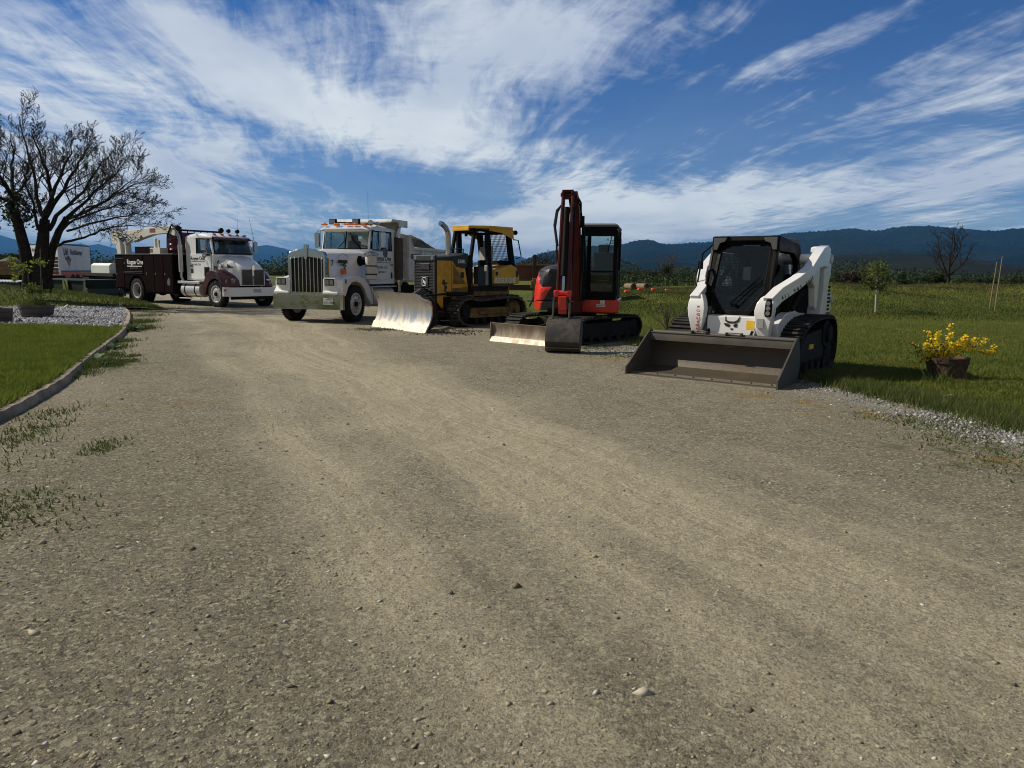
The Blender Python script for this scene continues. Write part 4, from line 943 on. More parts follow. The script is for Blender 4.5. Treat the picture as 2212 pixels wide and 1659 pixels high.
def bulldozer():
    t = empty('bulldozer', (-2.29, 20.16, 0), R(-132.4))
    tag(t, 'yellow bulldozer with canopy, mesh screens and a shiny worn blade angled towards the drive', 'bulldozer')
    loop = [(-.62, .0), (-2.45, .0), (-2.82, .18), (-2.90, .42), (-2.74, .70), (-2.45, .80), (-1.7, .76), (-1.0, .70), (-.55, .78), (-.26, .66), (-.16, .40), (-.26, .14)]
    for s_ in (-1, 1):
        tr = track('track', t, loop, s_ * .52, s_ * .99, .17, .022, .045, .02, TRK, True, .035)
        tf = MB(); tf.prism([(-.55, .26), (-.60, .46), (-.9, .50), (-2.2, .50), (-2.45, .42), (-2.42, .28), (-2.2, .24), (-.9, .22)], s_ * .60, s_ * .88)
        fr = tf.build('track_frame', YELD, t, .015)
        ro = MB()
        for x in (-.95, -1.25, -1.55, -1.85, -2.15): ro.cyl((x, s_ * .62, .15), (x, s_ * .90, .15), .085, n=16)
        ro.build('rollers', DARK, fr)
        MB().lathe((-.48, s_ * .62, .40), (0, s_, 0), [(0, .26), (.04, .29), (.22, .29), (.26, .25), (.27, .12), (.31, .10), (.31, 0)], 28).build('idler', DARK, fr)
        sp = MB().lathe((-2.55, s_ * .62, .44), (0, s_, 0), [(0, .22), (.05, .25), (.20, .25), (.24, .20), (.25, .13), (.32, .11), (.32, 0)], 24)
        for k in range(16):
            a = 2 * math.pi * k / 16; sp.box((-2.55 + math.cos(a) * .27, s_ * .75, .44 + math.sin(a) * .27), (.06, .06, .05), rot=(0, -a, 0))
        sp.build('sprocket', YELD, fr)
        MB().box((-1.6, s_ * .905, .37), (1.1, .02, .10)).build('guard_plate', YELD, fr, .01)
    # belly and engine bay
    MB().b2((-2.6, -.5, .42), (-.1, .5, .80)).build('belly', DARK, t)
    # nose
    MB().b2((-.20, -.44, .62), (.13, .44, 1.80)).build('nose', GRILB, t, .02)
    g = MB()
    for k in range(25): g.b2((.130, -.39, .68 + k * .0405), (.150, .39, .692 + k * .0405))
    for y in (-.40, .40): g.b2((.125, y - .012, .66), (.158, y + .012, 1.72))
    g.build('grille', mat('slat_grey', (.085, .088, .09), .5, .2), t)
    MB().b2((.150, -.15, 1.51), (.170, .22, 1.68)).build('grille_grab', GRILB, t, .01)
    lp = MB().b2((.10, -.45, 1.74), (.165, .45, 1.90)).build('light_panel', SLATE, t, .02)
    for y in (-.34, .34): MB().lathe((.16, y, 1.82), (1, 0, 0), [(0, .055), (.012, .055), (.014, 0)], 16).build('headlight', LENS, lp)
    # badge: rounded frame with a leaping deer
    bdg = MB().b2((.152, -.13, 1.05), (.168, .17, 1.33)).build('badge', GRILB, t, .006)
    fr = MB(); pts = [(.172, .02 + .085 * math.copysign(abs(math.cos(a)) ** .55, math.cos(a)), 1.195 + .105 * math.copysign(abs(math.sin(a)) ** .55, math.sin(a))) for a in [2 * math.pi * k / 28 for k in range(29)]]
    fr.tube(pts, .009, 6)
    deer = [(-.045, .03), (-.06, .07), (-.04, .075), (-.03, .05), (-.005, .03), (.03, .015), (.055, -.01), (.06, -.055), (.045, -.03), (.02, -.02), (.035, -.05), (.01, -.075), (.015, -.045), (-.01, -.015), (-.03, -.03), (-.055, -.035), (-.035, -.01)]
    fr.prism([(.02 + a * 1.05, 1.19 + b_ * 1.05) for a, b_ in deer], .170, .176, 'x'); fr.build('badge_deer', DECALW, bdg)
    # side sheets, hood
    for s_ in (-1, 1):
        sp = MB(); sp.prism([(.10, .66), (.10, 1.76), (-.40, 1.76), (-.40, .62), (-.25, .50), (-.05, .50)], s_ * .44, s_ * .475); sd = sp.build('side_sheet', YEL, t, .012)
        s2 = MB(); s2.prism([(-.42, .66), (-.42, 1.78), (-.86, 1.80), (-1.02, 1.10), (-1.02, .72)], s_ * .44, s_ * .470); s2.build('side_sheet', YEL, t, .012)
        MB().prism([(-.46, 1.14), (-.46, 1.68), (-.94, 1.14)], s_ * .470, s_ * .478).build('vent', YELD, sd, .004)
        MB().prism([(-.44, .74), (-.44, 1.02), (-.98, 1.06), (-.98, .74)], s_ * .470, s_ * .476).build('lower_panel', YELD, sd, .004)
        MB().b2((-.32, s_ * .475, 1.36), (-.14, s_ * .482, 1.66)).build('access_panel', YEL, sd, .01)
        MB().prism([(-.40, 1.79), (-.58, 1.60), (-.86, 1.56), (-.98, 1.60), (-1.02, 1.97), (-.45, 1.86)], s_ * .472, s_ * .482).build('hood_side', SLATE, sd, .004)
        # bee shaped sticker
        st = MB()
        for (a, b_, r_) in ((-.10, 1.22, .045), (-.13, 1.15, .05), (-.17, 1.05, .055), (-.15, .97, .04), (-.06, 1.16, .03), (-.21, 1.16, .03)): st.cyl((a - .02, s_ * .475, b_), (a - .02, s_ * .479, b_), r_, n=9)
        st.build('sticker', DECAL, sd) if s_ > 0 else None
    hd = MB(); hd.loft([[(x, y, z) for y, z in ((-.47, zt - .12), (-.47, zt - .03), (-.40, zt), (.40, zt), (.47, zt - .03), (.47, zt - .12))] for x, zt in ((.12, 1.86), (-.4, 1.90), (-1.0, 1.98))]); hd.build('hood', SLATE, t, .01)
    text('550K', 'model_lettering', DECALW, t, (-.62, .484, 1.70), .135, LSIDE, bold=.002)
    MB().b2((-.86, .472, 1.30), (-.74, .482, 1.46)).build('small_sticker', DECAL, t)
    MB().tube([(-.72, 0, 1.9), (-.72, 0, 2.42), (-.70, 0, 2.55), (-.62, 0, 2.66), (-.50, 0, 2.74), (-.42, 0, 2.76)], .072, 16).build('exhaust_stack', CHROME, t)
    hl = MB(); hl.tube([(-.95, .36, 1.98), (-.95, .36, 2.08), (-1.0, -.3, 2.10), (-1.0, -.3, 1.98)], .014, 6); hl.build('grab_rail', BLACK, t)
    # operator station
    fl = MB(); fl.b2((-2.5, -.62, .95), (-1.02, .62, 1.08)); fl.b2((-1.22, -.46, 1.05), (-1.02, .46, 1.92)); fl.build('floor', DARK, t, .01)
    MB().prism([(-1.30, 1.08), (-1.30, 1.62), (-1.52, 1.62), (-1.62, 1.08)], .40, .60).build('console', SLATE, t, .02)
    MB().prism([(-1.55, 1.10), (-1.60, 1.66), (-1.84, 1.66), (-1.84, 1.10)], .52, .64).build('entry_panel', mat('pale_grey', (.20, .21, .21), .6), t, .02)
    seat(t, -1.95, 0, 1.50, mat('seat_grey', (.30, .30, .29), .7))
    MB().b2((-1.98, .30, 1.58), (-1.55, .42, 1.80)).b2((-1.98, -.42, 1.58), (-1.55, -.30, 1.80)).build('armrest', BLACK, t, .03)
    # posts and canopy
    ps = MB()
    for s_ in (-1, 1):
        ps.bar((-1.14, s_ * .40, 1.55), (-1.36, s_ * .38, 2.66), .085, .085)
        ps.bar((-1.74, s_ * .60, 1.08), (-1.66, s_ * .58, 2.64), .10, .15)
        ps.bar((-2.68, s_ * .60, 1.62), (-2.50, s_ * .58, 2.62), .11, .15)
    ps.bar((-1.36, -.42, 2.62), (-1.36, .42, 2.62), .08, .08); ps.bar((-2.5, -.6, 2.58), (-2.5, .6, 2.58), .08, .08)
    for s_ in (-1, 1): ps.bar((-1.36, s_ * .40, 2.62), (-1.66, s_ * .58, 2.60), .07, .07); ps.bar((-1.66, s_ * .59, 2.60), (-2.5, s_ * .59, 2.58), .07, .07)
    ps.b2((-2.72, -.62, 1.60), (-2.58, .62, 1.80)); ps.build('canopy_frame', BLACK, t, .01)
    cn = MB(); pl = [(-1.20, -.36), (-1.20, .30), (-1.62, .70), (-2.58, .70), (-2.58, -.70), (-1.62, -.70)]
    cn.prism(pl, 2.67, 2.74, 'z'); cn.prism([(-1.20, -.36), (-1.20, .30), (-1.24, .30), (-1.24, -.36)], 2.60, 2.68, 'z')
    cn.prism([(-1.62, 2.67), (-2.58, 2.67), (-2.62, 2.42), (-2.52, 2.42), (-2.1, 2.56), (-1.62, 2.60)], .68, .71); cn.prism([(-1.62, 2.67), (-2.58, 2.67), (-2.62, 2.42), (-2.52, 2.42), (-2.1, 2.56), (-1.62, 2.60)], -.71, -.68)
    cn.build('canopy', YEL, t, .01)
    MB().lathe((-2.68, .62, 2.60), (-1, .1, 0), [(0, .05), (.08, .07), (.12, .06)], 12).build('rear_lamp', BLACK, t)
    MB().box((-1.35, .05, 2.52), (.06, .06, .14)).build('canopy_lamp', BLACK, t)
    # mesh screen across the back
    ms = MB()
    for k in range(23): y = -.56 + k * .051; ms.bar((-2.65, y, 1.80), (-2.52, y, 2.56), .011, .011)
    for k in range(16): z = 1.82 + k * .049; x = -2.65 + (z - 1.80) * .171; ms.bar((x, -.57, z), (x, .57, z), .011, .011)
    ms.build('mesh_screen', BLACK, t)
    MB().tube([(-2.62, .66, 2.40), (-2.72, .78, 2.38), (-2.86, .78, 1.92), (-2.76, .66, 1.86)], .017, 8).build('grab_handle', BLACK, t)
    # rear tank with lettering
    tk = MB()
    tk.prism([(-1.86, 1.14), (-1.86, 1.50), (-2.55, 1.68), (-2.70, 1.66), (-2.78, 1.14)], -.66, .66); tnk = tk.build('fuel_tank', YEL, t, .02)
    MB().prism([(-2.70, 1.66), (-2.86, 1.62), (-3.00, 1.36), (-3.0, 1.14), (-2.78, 1.14)], -.60, .60).build('rear_cover', YEL, tnk, .02)
    text('ROGUE ONE', 'side_lettering', DECALW, t, (-1.90, .664, 1.17), .215, LSIDE, sx=.70, bold=.006)
    text('(541) 941 - 1313', 'phone_lettering', mat('pale_yellow_decal', (.62, .52, .28), .5), t, (-1.90, .664, 1.45), .105, axes((-1, 0, .26), (0, 0, 1)))
    MB().b2((-2.02, .662, 1.38), (-1.92, .668, 1.48)).build('warning_sticker', DECAL, t)
    MB().b2((-2.84, .60, 1.34), (-2.94, .606, 1.52)).build('rear_sticker', DECAL, t)
    und = MB(); und.b2((-2.6, -.58, .80), (-1.15, .58, 1.14)); und.build('underframe', YELD, t, .02)
    for s_ in (-1, 1):
        MB().prism([(-.35, .72), (-.35, .80), (-1.15, .84), (-1.15, .76)], s_ * .46, s_ * .58).build('frame_rail', YELD, t)
        MB().cyl((-.20, s_ * .52, .88), (-1.05, s_ * .52, .86), .06, n=14).cyl((-.20, s_ * .52, .88), (.55, s_ * .50, .84), .026).build('lift_cylinder', DARK, t)
    # blade on its pushing frame
    piv = empty('tmp', (0, 0, 0))
    bpy.data.objects.remove(piv)
    prof = [(0, 0), (-.055, .10), (-.115, .20), (-.175, .34), (-.20, .48), (-.195, .62), (-.15, .78), (-.06, .93)]
    L, R_ = Vector((1.35, -.74)), Vector((1.71, 1.82)); dirb = (R_ - L).normalized(); nb = Vector((dirb.y, -dirb.x)); W = (R_ - L).length
    def at(s_, px_, z): q = L + dirb * s_ + nb * px_; return (q.x, q.y, z)
    m_ = 26; mb = MB(); rows = []
    for k in range(m_ + 1):
        s_ = W * k / m_; row = []
        top = .93 - max(0, (s_ - W * .80) / (W * .20)) * .16 - max(0, (W * .05 - s_) / (W * .05)) * .05
        for (a, b_) in prof: row.append(at(s_, a, min(b_, top) * 1.0))
        rows.append(row + [at(s_, a - .035, min(b_, top)) for a, b_ in prof[::-1]])
    mb.loft(rows); bl = mb.build('blade', WORN, t, smooth=40)
    e = MB(); 
    for (s0, s1) in ((-.01, .30), (.305, W - .36), (W - .355, W + .01)):
        P8 = [at(s_, a, z) for s_ in (s0, s1) for a, z in ((.012, -.01), (-.075, .17), (-.095, .16), (-.01, -.01))]
        e.add(P8, [(0, 1, 2, 3), (7, 6, 5, 4), (0, 4, 5, 1), (1, 5, 6, 2), (2, 6, 7, 3), (3, 7, 4, 0)])
    e.build('cutting_edge', WORNE, bl, .003)
    bk = MB()
    for s_ in (.02, W * .3, W * .5, W * .7, W - .02):
        P = [at(s_ - .015, a, z) for a, z in ((-.03, .02), (-.22, .34), (-.23, .62), (-.10, .90), (-.34, .70), (-.36, .2))] + [at(s_ + .015, a, z) for a, z in ((-.03, .02), (-.22, .34), (-.23, .62), (-.10, .90), (-.34, .70), (-.36, .2))]
        bk.add(P, [(5, 4, 3, 2, 1, 0), (6, 7, 8, 9, 10, 11)] + [(i, (i + 1) % 6, 6 + (i + 1) % 6, 6 + i) for i in range(6)])
    bk.bar(at(.02, -.34, .30), at(W - .02, -.34, .30), .10, .16); bk.build('blade_frame', DARK, bl)
    ar = MB()
    for s_ in (-1, 1): ar.bar((1.05, .30 + s_ * .46, .36), (-.9, s_ * .46, .34), .12, .16)
    ar.bar((1.05, -.15, .36), (1.15, .85, .36), .14, .2); ar.bar((.2, -.5, .36), (.2, .5, .36), .12, .14); ar.build('push_frame', DARK, t, .01)
    MB().cyl((.12, .2, .95), (1.12, .5, .60), .05, n=14).cyl((.12, -.2, .95), (.98, -.1, .60), .05, n=14).cyl((.2, .5, .40), (1.2, 1.1, .45), .05).build('blade_cylinder', GREY, t)
    ho = MB()
    for k in range(4): ho.tube([(.15, .12 + .05 * k, .95), (.35, .16 + .05 * k, 1.05 - .03 * k), (.62, .25 + .04 * k, .80)], .016, 6)
    ho.build('hoses', BLACK, t)
    # ripper shank at the back
    MB().bar((-3.0, 0, .75), (-3.45, 0, .70), .3, .16).build('ripper_beam', YELD, t, .01)
bulldozer()

# ================================================================ mini excavator
RED = mat('red_orange_paint', (.66, .028, .010), .28, 0, (.30, .03, .015), 3.0, .35, coat=.3)
REDD = mat('boom_red_paint', (.095, .007, .006), .45, 0, (.03, .012, .010), 4.0, .6, spec=.3)
CHAR = mat('charcoal_panel', (.022, .024, .026), .42, 0, (.04, .038, .034), 3.0, .3, spec=.3)
BKT = mat('bucket_steel', (.045, .045, .042), .5, .4, (.10, .080, .055), 4.5, .6, bump=.004, bscale=12)
BLADEM = mat('small_blade_steel', (.20, .155, .115), .42, .5, (.34, .29, .22), 6.0, .7, bump=.003, bscale=12, stretch=(1, 1, .2))
def excavator():
    t = empty('mini_excavator', (1.39, 16.68, 0), R(-101))
    tag(t, 'red and charcoal mini excavator with its boom folded upright and bucket on the ground', 'excavator')
    ua = R(-130.5 + 101)
    def under(o): o.rotation_euler = (0, 0, ua); return o
    loop = [(.80, 0), (-.85, 0), (-1.18, .08), (-1.30, .30), (-1.20, .50), (-.90, .56), (0, .54), (.85, .56), (1.15, .50), (1.28, .30), (1.14, .08)]
    for s_ in (-1, 1):
        tr = under(track('track', t, loop, s_ * .60, s_ * .98, .105, .02, .034, .055, TRKR, False, .03))
        fr = under(MB().prism([(-.95, .12), (-1.0, .34), (-.8, .44), (.8, .44), (1.0, .34), (.95, .12)], s_ * .66, s_ * .92).build('track_frame', DARK, t, .02))
        ro = MB()
        for x in (-.7, -.35, 0, .35, .7): ro.cyl((x, s_ * .64, .12), (x, s_ * .95, .12), .08, n=14)
        ro.lathe((1.0, s_ * .64, .29), (0, s_, 0), [(0, .20), (.28, .20), (.30, .08), (.33, 0)], 20); ro.lathe((-1.0, s_ * .64, .30), (0, s_, 0), [(0, .19), (.28, .19), (.30, .10), (.33, 0)], 20)
        ro.build('rollers', DARK, fr)
    under(MB().b2((-.6, -.62, .30), (.6, .62, .50)).b2((-.35, -.35, .48), (.35, .35, .62)).build('car_body', DARK, t, .02))
    # small blade
    bp = MB(); prof = [(1.74, 0), (1.70, .10), (1.66, .22), (1.665, .32), (1.70, .40), (1.66, .40), (1.625, .32), (1.62, .22), (1.66, .10), (1.70, 0)]
    bp.prism(prof, -.99, .99); blade = under(bp.build('dozer_blade', BLADEM, t, .004))
    MB().prism([(1.76, -.005), (1.715, .11), (1.70, .11), (1.74, -.005)], -.985, .985).build('cutting_edge', WORNE, blade)
    MB().prism([(1.75, 0), (1.72, .41), (1.58, .41), (1.58, .1)], -1.0, -.985).prism([(1.75, 0), (1.72, .41), (1.58, .41), (1.58, .1)], .985, 1.0).build('blade_end', BLADEM, blade)
    under(MB().bar((1.62, .32, .20), (.3, .32, .34), .09, .12).bar((1.62, -.32, .20), (.3, -.32, .34), .09, .12).build('blade_arms', DARK, t, .01))
    # rotating house
    hs = MB(); hs.b2((-.95, -.55, .62), (.50, .90, .72)); hs.lathe((0, 0, .55), (0, 0, 1), [(0, .40), (.10, .40)], 24); hs.build('deck', DARK, t)
    rd = MB(); rd.prism([(.60, .64), (.60, .93), (-.85, .93), (-.85, .70), (.2, .62)], .18, .985); rp = rd.build('lower_cab_panel', RED, t, .03)
    MB().b2((.60, .60, .84), (.606, .70, .91)).build('sticker', DECALW, rp); MB().b2((.602, .52, .775), (.608, .71, .825)).build('sticker', DECALW, rp); MB().b2((.607, .53, .795), (.609, .70, .805)).build('sticker_stripe', DECALR, rp); MB().b2((.60, .30, .86), (.606, .40, .89)).build('sticker', GREY, rp)
    MB().b2((.45, .985, .70), (.58, .995, .86)).build('side_reflector', mat('orange_lens', (.45, .12, .03), .3), rp)
    # engine housing sweeping round the tail
    def oval(z, sc, cx=-.32, cy=-.02, n=40, rx=1.02, ry=.93):
        out = []
        for i in range(n):
            a = 2 * math.pi * i / n; c_, s_ = math.cos(a), math.sin(a)
            x = cx + rx * sc * math.copysign(abs(c_) ** .85, c_); y = cy + ry * sc * math.copysign(abs(s_) ** .85, s_)
            out.append((min(x, .42), min(y, .13), z))
        return out
    h1 = MB().loft([oval(.66, .98), oval(.86, 1.0)]).build('counterweight', mat('gloss_charcoal', (.030, .033, .036), .25), t, .01)
    h2 = MB().loft([oval(.875, 1.0), oval(1.15, .985), oval(1.40, .93), oval(1.50, .89)]).build('engine_cover', CHAR, t, .01, 30)
    MB().loft([oval(1.505, .90), oval(1.56, .86), oval(1.63, .72), oval(1.66, .50), oval(1.665, .2)]).build('engine_cover_top', CHAR, t, 0, 30)
    # red flank, standing just proud of the cover
    rings = []
    for z, sc, a0, a1 in ((.66, .99, 252, 262), (.86, 1.01, 249, 266)): pass
    def flank(zs, nm):
        mb = MB(); rs = []
        for z, sc, a0, a1 in zs:
            o_, i_ = [], []
            for k in range(21):
                a = R(a0 + (a1 - a0) * k / 20); c_, s_ = math.cos(a), math.sin(a)
                for q, lst in ((.012, o_), (-.02, i_)):
                    x = -.32 + (1.02 * sc + q) * math.copysign(abs(c_) ** .85, c_); y = -.02 + (.93 * sc + q) * math.copysign(abs(s_) ** .85, s_); lst.append((min(x, .42 + q), y, z))
            rs.append(o_ + i_[::-1])
        mb.loft(rs); return mb.build(nm, RED, t, .004, 40)
    flank([(.66, .98, 240, 312), (.86, 1.0, 240, 320)], 'red_flank')
    flank([(.88, 1.0, 240, 321), (1.05, .992, 240, 328), (1.16, .980, 240, 334), (1.35, .945, 240, 308), (1.50, .895, 240, 284)], 'red_flank')
    # cab
    x0, x1, y0, y1 = -.92, .60, .17, .92
    fr = MB()
    for x, y in ((x1 - .03, y0 + .03), (x1 - .03, y1 - .03), (x0 + .04, y0 + .03), (x0 + .04, y1 - .03)): fr.b2((x - .035, y - .04, .94), (x + .035, y + .04, 2.44))
    fr.b2((-.12, y1 - .07, .94), (-.04, y1, 2.44))
    for z in (.96, 2.42): fr.b2((x0, y0, z - .04), (x1, y0 + .06, z + .04)); fr.b2((x0, y1 - .06, z - .04), (x1, y1, z + .04)); fr.b2((x1 - .06, y0, z - .04), (x1, y1, z + .04)); fr.b2((x0, y0, z - .04), (x0 + .06, y1, z + .04))
    fr.b2((x1 - .04, y0, 2.26), (x1 - .005, y1, 2.40)); fr.b2((x1 - .04, y0, 1.50), (x1 + .005, y1, 1.54)); fr.b2((x1 - .05, y0, .98), (x1, y1, 1.10)); fr.b2((x0, y0, 1.50), (x1, y0 + .03, 1.56)); fr.b2((x0, y1 - .03, 1.45), (-.1, y1, 1.55))
    fr.b2((x0, y0, .96), (x0 + .05, y1, 1.50)); fr.b2((x0, y1 - .04, .96), (-.1, y1 - .005, 1.5)); fr.b2((x0, y0, .92), (x1, y1, .97))
    cab = fr.build('cab', BLACK, t, .012)
    MB().loft([[(x, y, z) for x, y in ((x0 - .02, y0), (x1 + .03, y0), (x1 + .03, y1 + .01), (x0 - .02, y1 + .01))] for z in (2.455, 2.50)] + [[(x, y, 2.53) for x, y in ((x0 + .05, y0 + .06), (x1 - .06, y0 + .06), (x1 - .06, y1 - .06), (x0 + .05, y1 - .06))]]).build('cab_roof', mat('roof_grey', (.10, .11, .115), .5), cab, .012)
    MB().b2((x1 - .03, y0 + .06, 1.10), (x1 - .02, y1 - .05, 2.26)).build('front_window', GLASS, cab)
    MB().b2((x0 + .02, y0 + .06, 1.5), (x0 + .03, y1 - .06, 2.38)).build('rear_window', GLASS, cab)
    for (a, b_, yy_) in ((x0 + .08, -.12, y1 - .02), (-.04, x1 - .07, y1 - .02), (x0 + .08, x1 - .07, y0 + .02)): MB().b2((a, yy_ - .004, 1.06 if a > -.1 else 1.55), (b_, yy_ + .004, 2.38)).build('side_window', GLASS, cab)
    seat(cab, -.30, .56, 1.26, INT)
    MB().b2((-.05, .30, 1.3), (.30, .38, 1.5)).b2((-.05, .74, 1.3), (.30, .82, 1.5)).b2((.30, .50, .97), (.42, .62, 1.3)).build('control_levers', BLACK, cab, .02)
    for k, ch in enumerate('ROG'): text(ch, 'window_lettering', DECALW, cab, (x0 + .035, .58 + .07, 2.22 - k * .105), .095, axes((0, -1, 0), (0, 0, 1)), sx=1.0)
    fg = MB()
    for k in range(6): fg.box((x0 + .04, .76, 2.24 - k * .04), (.004, .16, .018))
    fg.build('window_flag', DECAL, cab)
    MB().tube([(x1, y1 - .01, 2.42), (x1 + .10, y1 + .04, 2.36), (x1 + .10, y1 + .05, 2.2)], .014, 6).box((x1 + .09, y1 + .05, 2.12), (.04, .09, .17)).build('mirror', BLACK, cab)
    MB().tube([(x1 + .01, y1 + .01, 2.05), (x1 + .05, y1 + .03, 1.95), (x1 + .05, y1 + .03, 1.2), (x1 + .01, y1 + .01, 1.1)], .012, 6).build('grab_rail', BLACK, cab)
    MB().tube([(x1 + .02, .82, 2.3), (x1 + .03, .72, 1.9)], .01, 5).build('wiper', BLACK, cab)
    MB().b2((.52, .24, 1.02), (.58, .34, 1.5)).build('heater', INT, cab)
    # boom group, drawn in its own upright plane
    W_ = lambda x, y, z: (x, y, z)
    MB().prism([(.42, .62), (.42, .95), (.75, .98), (1.02, .90), (1.02, .66), (.75, .60)], -.02, .22).build('swing_bracket', REDD, t, .02)
    bm = MB(); bm.prism([(.80, .80), (.98, .78), (1.12, 1.4), (1.30, 2.1), (1.62, 2.72), (1.98, 2.98), (1.90, 3.06), (1.52, 2.93), (1.10, 2.35), (.88, 1.5)], .02, .20); boom = bm.build('boom', REDD, t, .012)
    MB().prism([(1.86, 2.90), (2.06, 2.88), (2.08, 3.02), (1.98, 3.08), (1.86, 3.06)], -.09, -.05).prism([(1.86, 2.90), (2.06, 2.88), (2.08, 3.02), (1.98, 3.08), (1.86, 3.06)], .09, .13).cyl((1.97, -.12, 2.98), (1.97, .15, 2.98), .045).box((1.98, .02, 3.05), (.16, .20, .04)).build('boom_nose', REDD, boom, .008)
    MB().cyl((1.02, .26, .92), (1.32, .27, 2.25), .052, n=14).cyl((1.32, .27, 2.2), (1.40, .27, 2.62), .028).build('boom_cylinder', BLACK, boom)
    MB().cyl((1.25, .09, 2.50), (1.80, .05, 3.0), .05, n=14).build('arm_cylinder', BLACK, boom)
    am = MB(); am.prism([(1.90, 3.00), (2.06, 2.98), (2.22, 2.60), (2.46, 1.60), (2.62, .98), (2.48, .94), (2.26, 1.50), (1.98, 2.50), (1.80, 2.86)], -.09, -.05)
    am.prism([(1.90, 3.00), (2.06, 2.98), (2.22, 2.60), (2.46, 1.60), (2.62, .98), (2.48, .94), (2.26, 1.50), (1.98, 2.50), (1.80, 2.86)], .10, .14)
    am.prism([(2.12, 2.45), (2.24, 2.45), (2.56, 1.02), (2.46, .98)], -.06, .11); am.b2((1.86, -.10, 2.90), (2.02, .15, 2.95))
    arm = am.build('arm', REDD, t, .008)
    MB().cyl((2.13, .025, 2.72), (2.52, .045, 1.42), .062, n=16).build('bucket_cylinder', BLACK, arm)
    MB().cyl((2.52, .045, 1.42), (2.58, .045, 1.12), .030, n=12).build('cylinder_rod', CHROME, arm)
    MB().cyl((2.56, -.13, 1.10), (2.56, .21, 1.10), .055, n=16).b2((2.52, -.12, 1.03), (2.62, -.04, 1.15)).b2((2.52, .12, 1.03), (2.62, .20, 1.15)).build('link_pin', RED, arm, .01)
    MB().prism([(2.52, 1.06), (2.66, 1.04), (2.66, .78), (2.56, .70), (2.48, .90)], -.03, .12).build('link', RED, arm, .012)
    for y in (-.12, .19): MB().bar((2.60, y, 1.02), (2.72, y, .62), .035, .06).bar((2.72, y, .62), (2.92, y, .28), .03, .05).build('bucket_link', BKT, arm, .006)
    h_ = MB()
    h_.tube([(1.75, -.15, 2.78), (1.78, -.22, 2.70), (2.0, -.23, 2.4), (2.12, -.16, 2.05), (2.22, -.13, 1.7)], .02, 7); h_.tube([(1.80, -.13, 2.80), (1.86, -.19, 2.66), (2.06, -.20, 2.36), (2.18, -.13, 2.0)], .018, 7)
    h_.tube([(1.1, .25, 1.1), (1.25, .30, 1.6), (1.45, .29, 2.3), (1.75, .24, 2.80), (1.9, .16, 2.96)], .018, 7); h_.tube([(1.3, .22, 2.4), (1.6, .24, 2.86), (1.84, .15, 3.03)], .018, 7)
    h_.tube([(2.05, .16, 2.75), (2.20, .18, 2.2), (2.42, .19, 1.5)], .015, 6); h_.tube([(.9, .28, .9), (1.05, .32, 1.3), (1.2, .31, 1.9)], .02, 7)
    h_.build('hoses', BLACK, t)
    # bucket
    y0, y1 = -.20, .42
    pr = [(2.62, .66), (2.86, .60), (3.02, .44), (3.08, .22), (3.00, .04), (2.86, -.0), (2.84, .03), (2.97, .07), (3.04, .22), (2.98, .42), (2.84, .56), (2.62, .62)]
    bk = MB(); bk.prism(pr, y0, y1)
    sd = [(2.62, .66), (2.86, .60), (3.02, .44), (3.08, .22), (3.00, .04), (2.84, .0), (2.62, .14), (2.50, .40)]
    bk.prism(sd, y0 - .012, y0 + .012); bk.prism(sd, y1 - .012, y1 + .012); b_ = bk.build('bucket', BKT, t, .006, 30)
    MB().b2((3.03, y0, .10), (3.065, y1, .115)).build('wear_strip', mat('worn_strip', (.16, .11, .06), .5), b_)
    for y in (-.06, .10): pass
    for k in range(4): y = y0 + .08 + k * .153; MB().bar((2.86, y, .0), (2.72, y, .02), .05, .03).build('tooth', BKT, b_)
excavator()
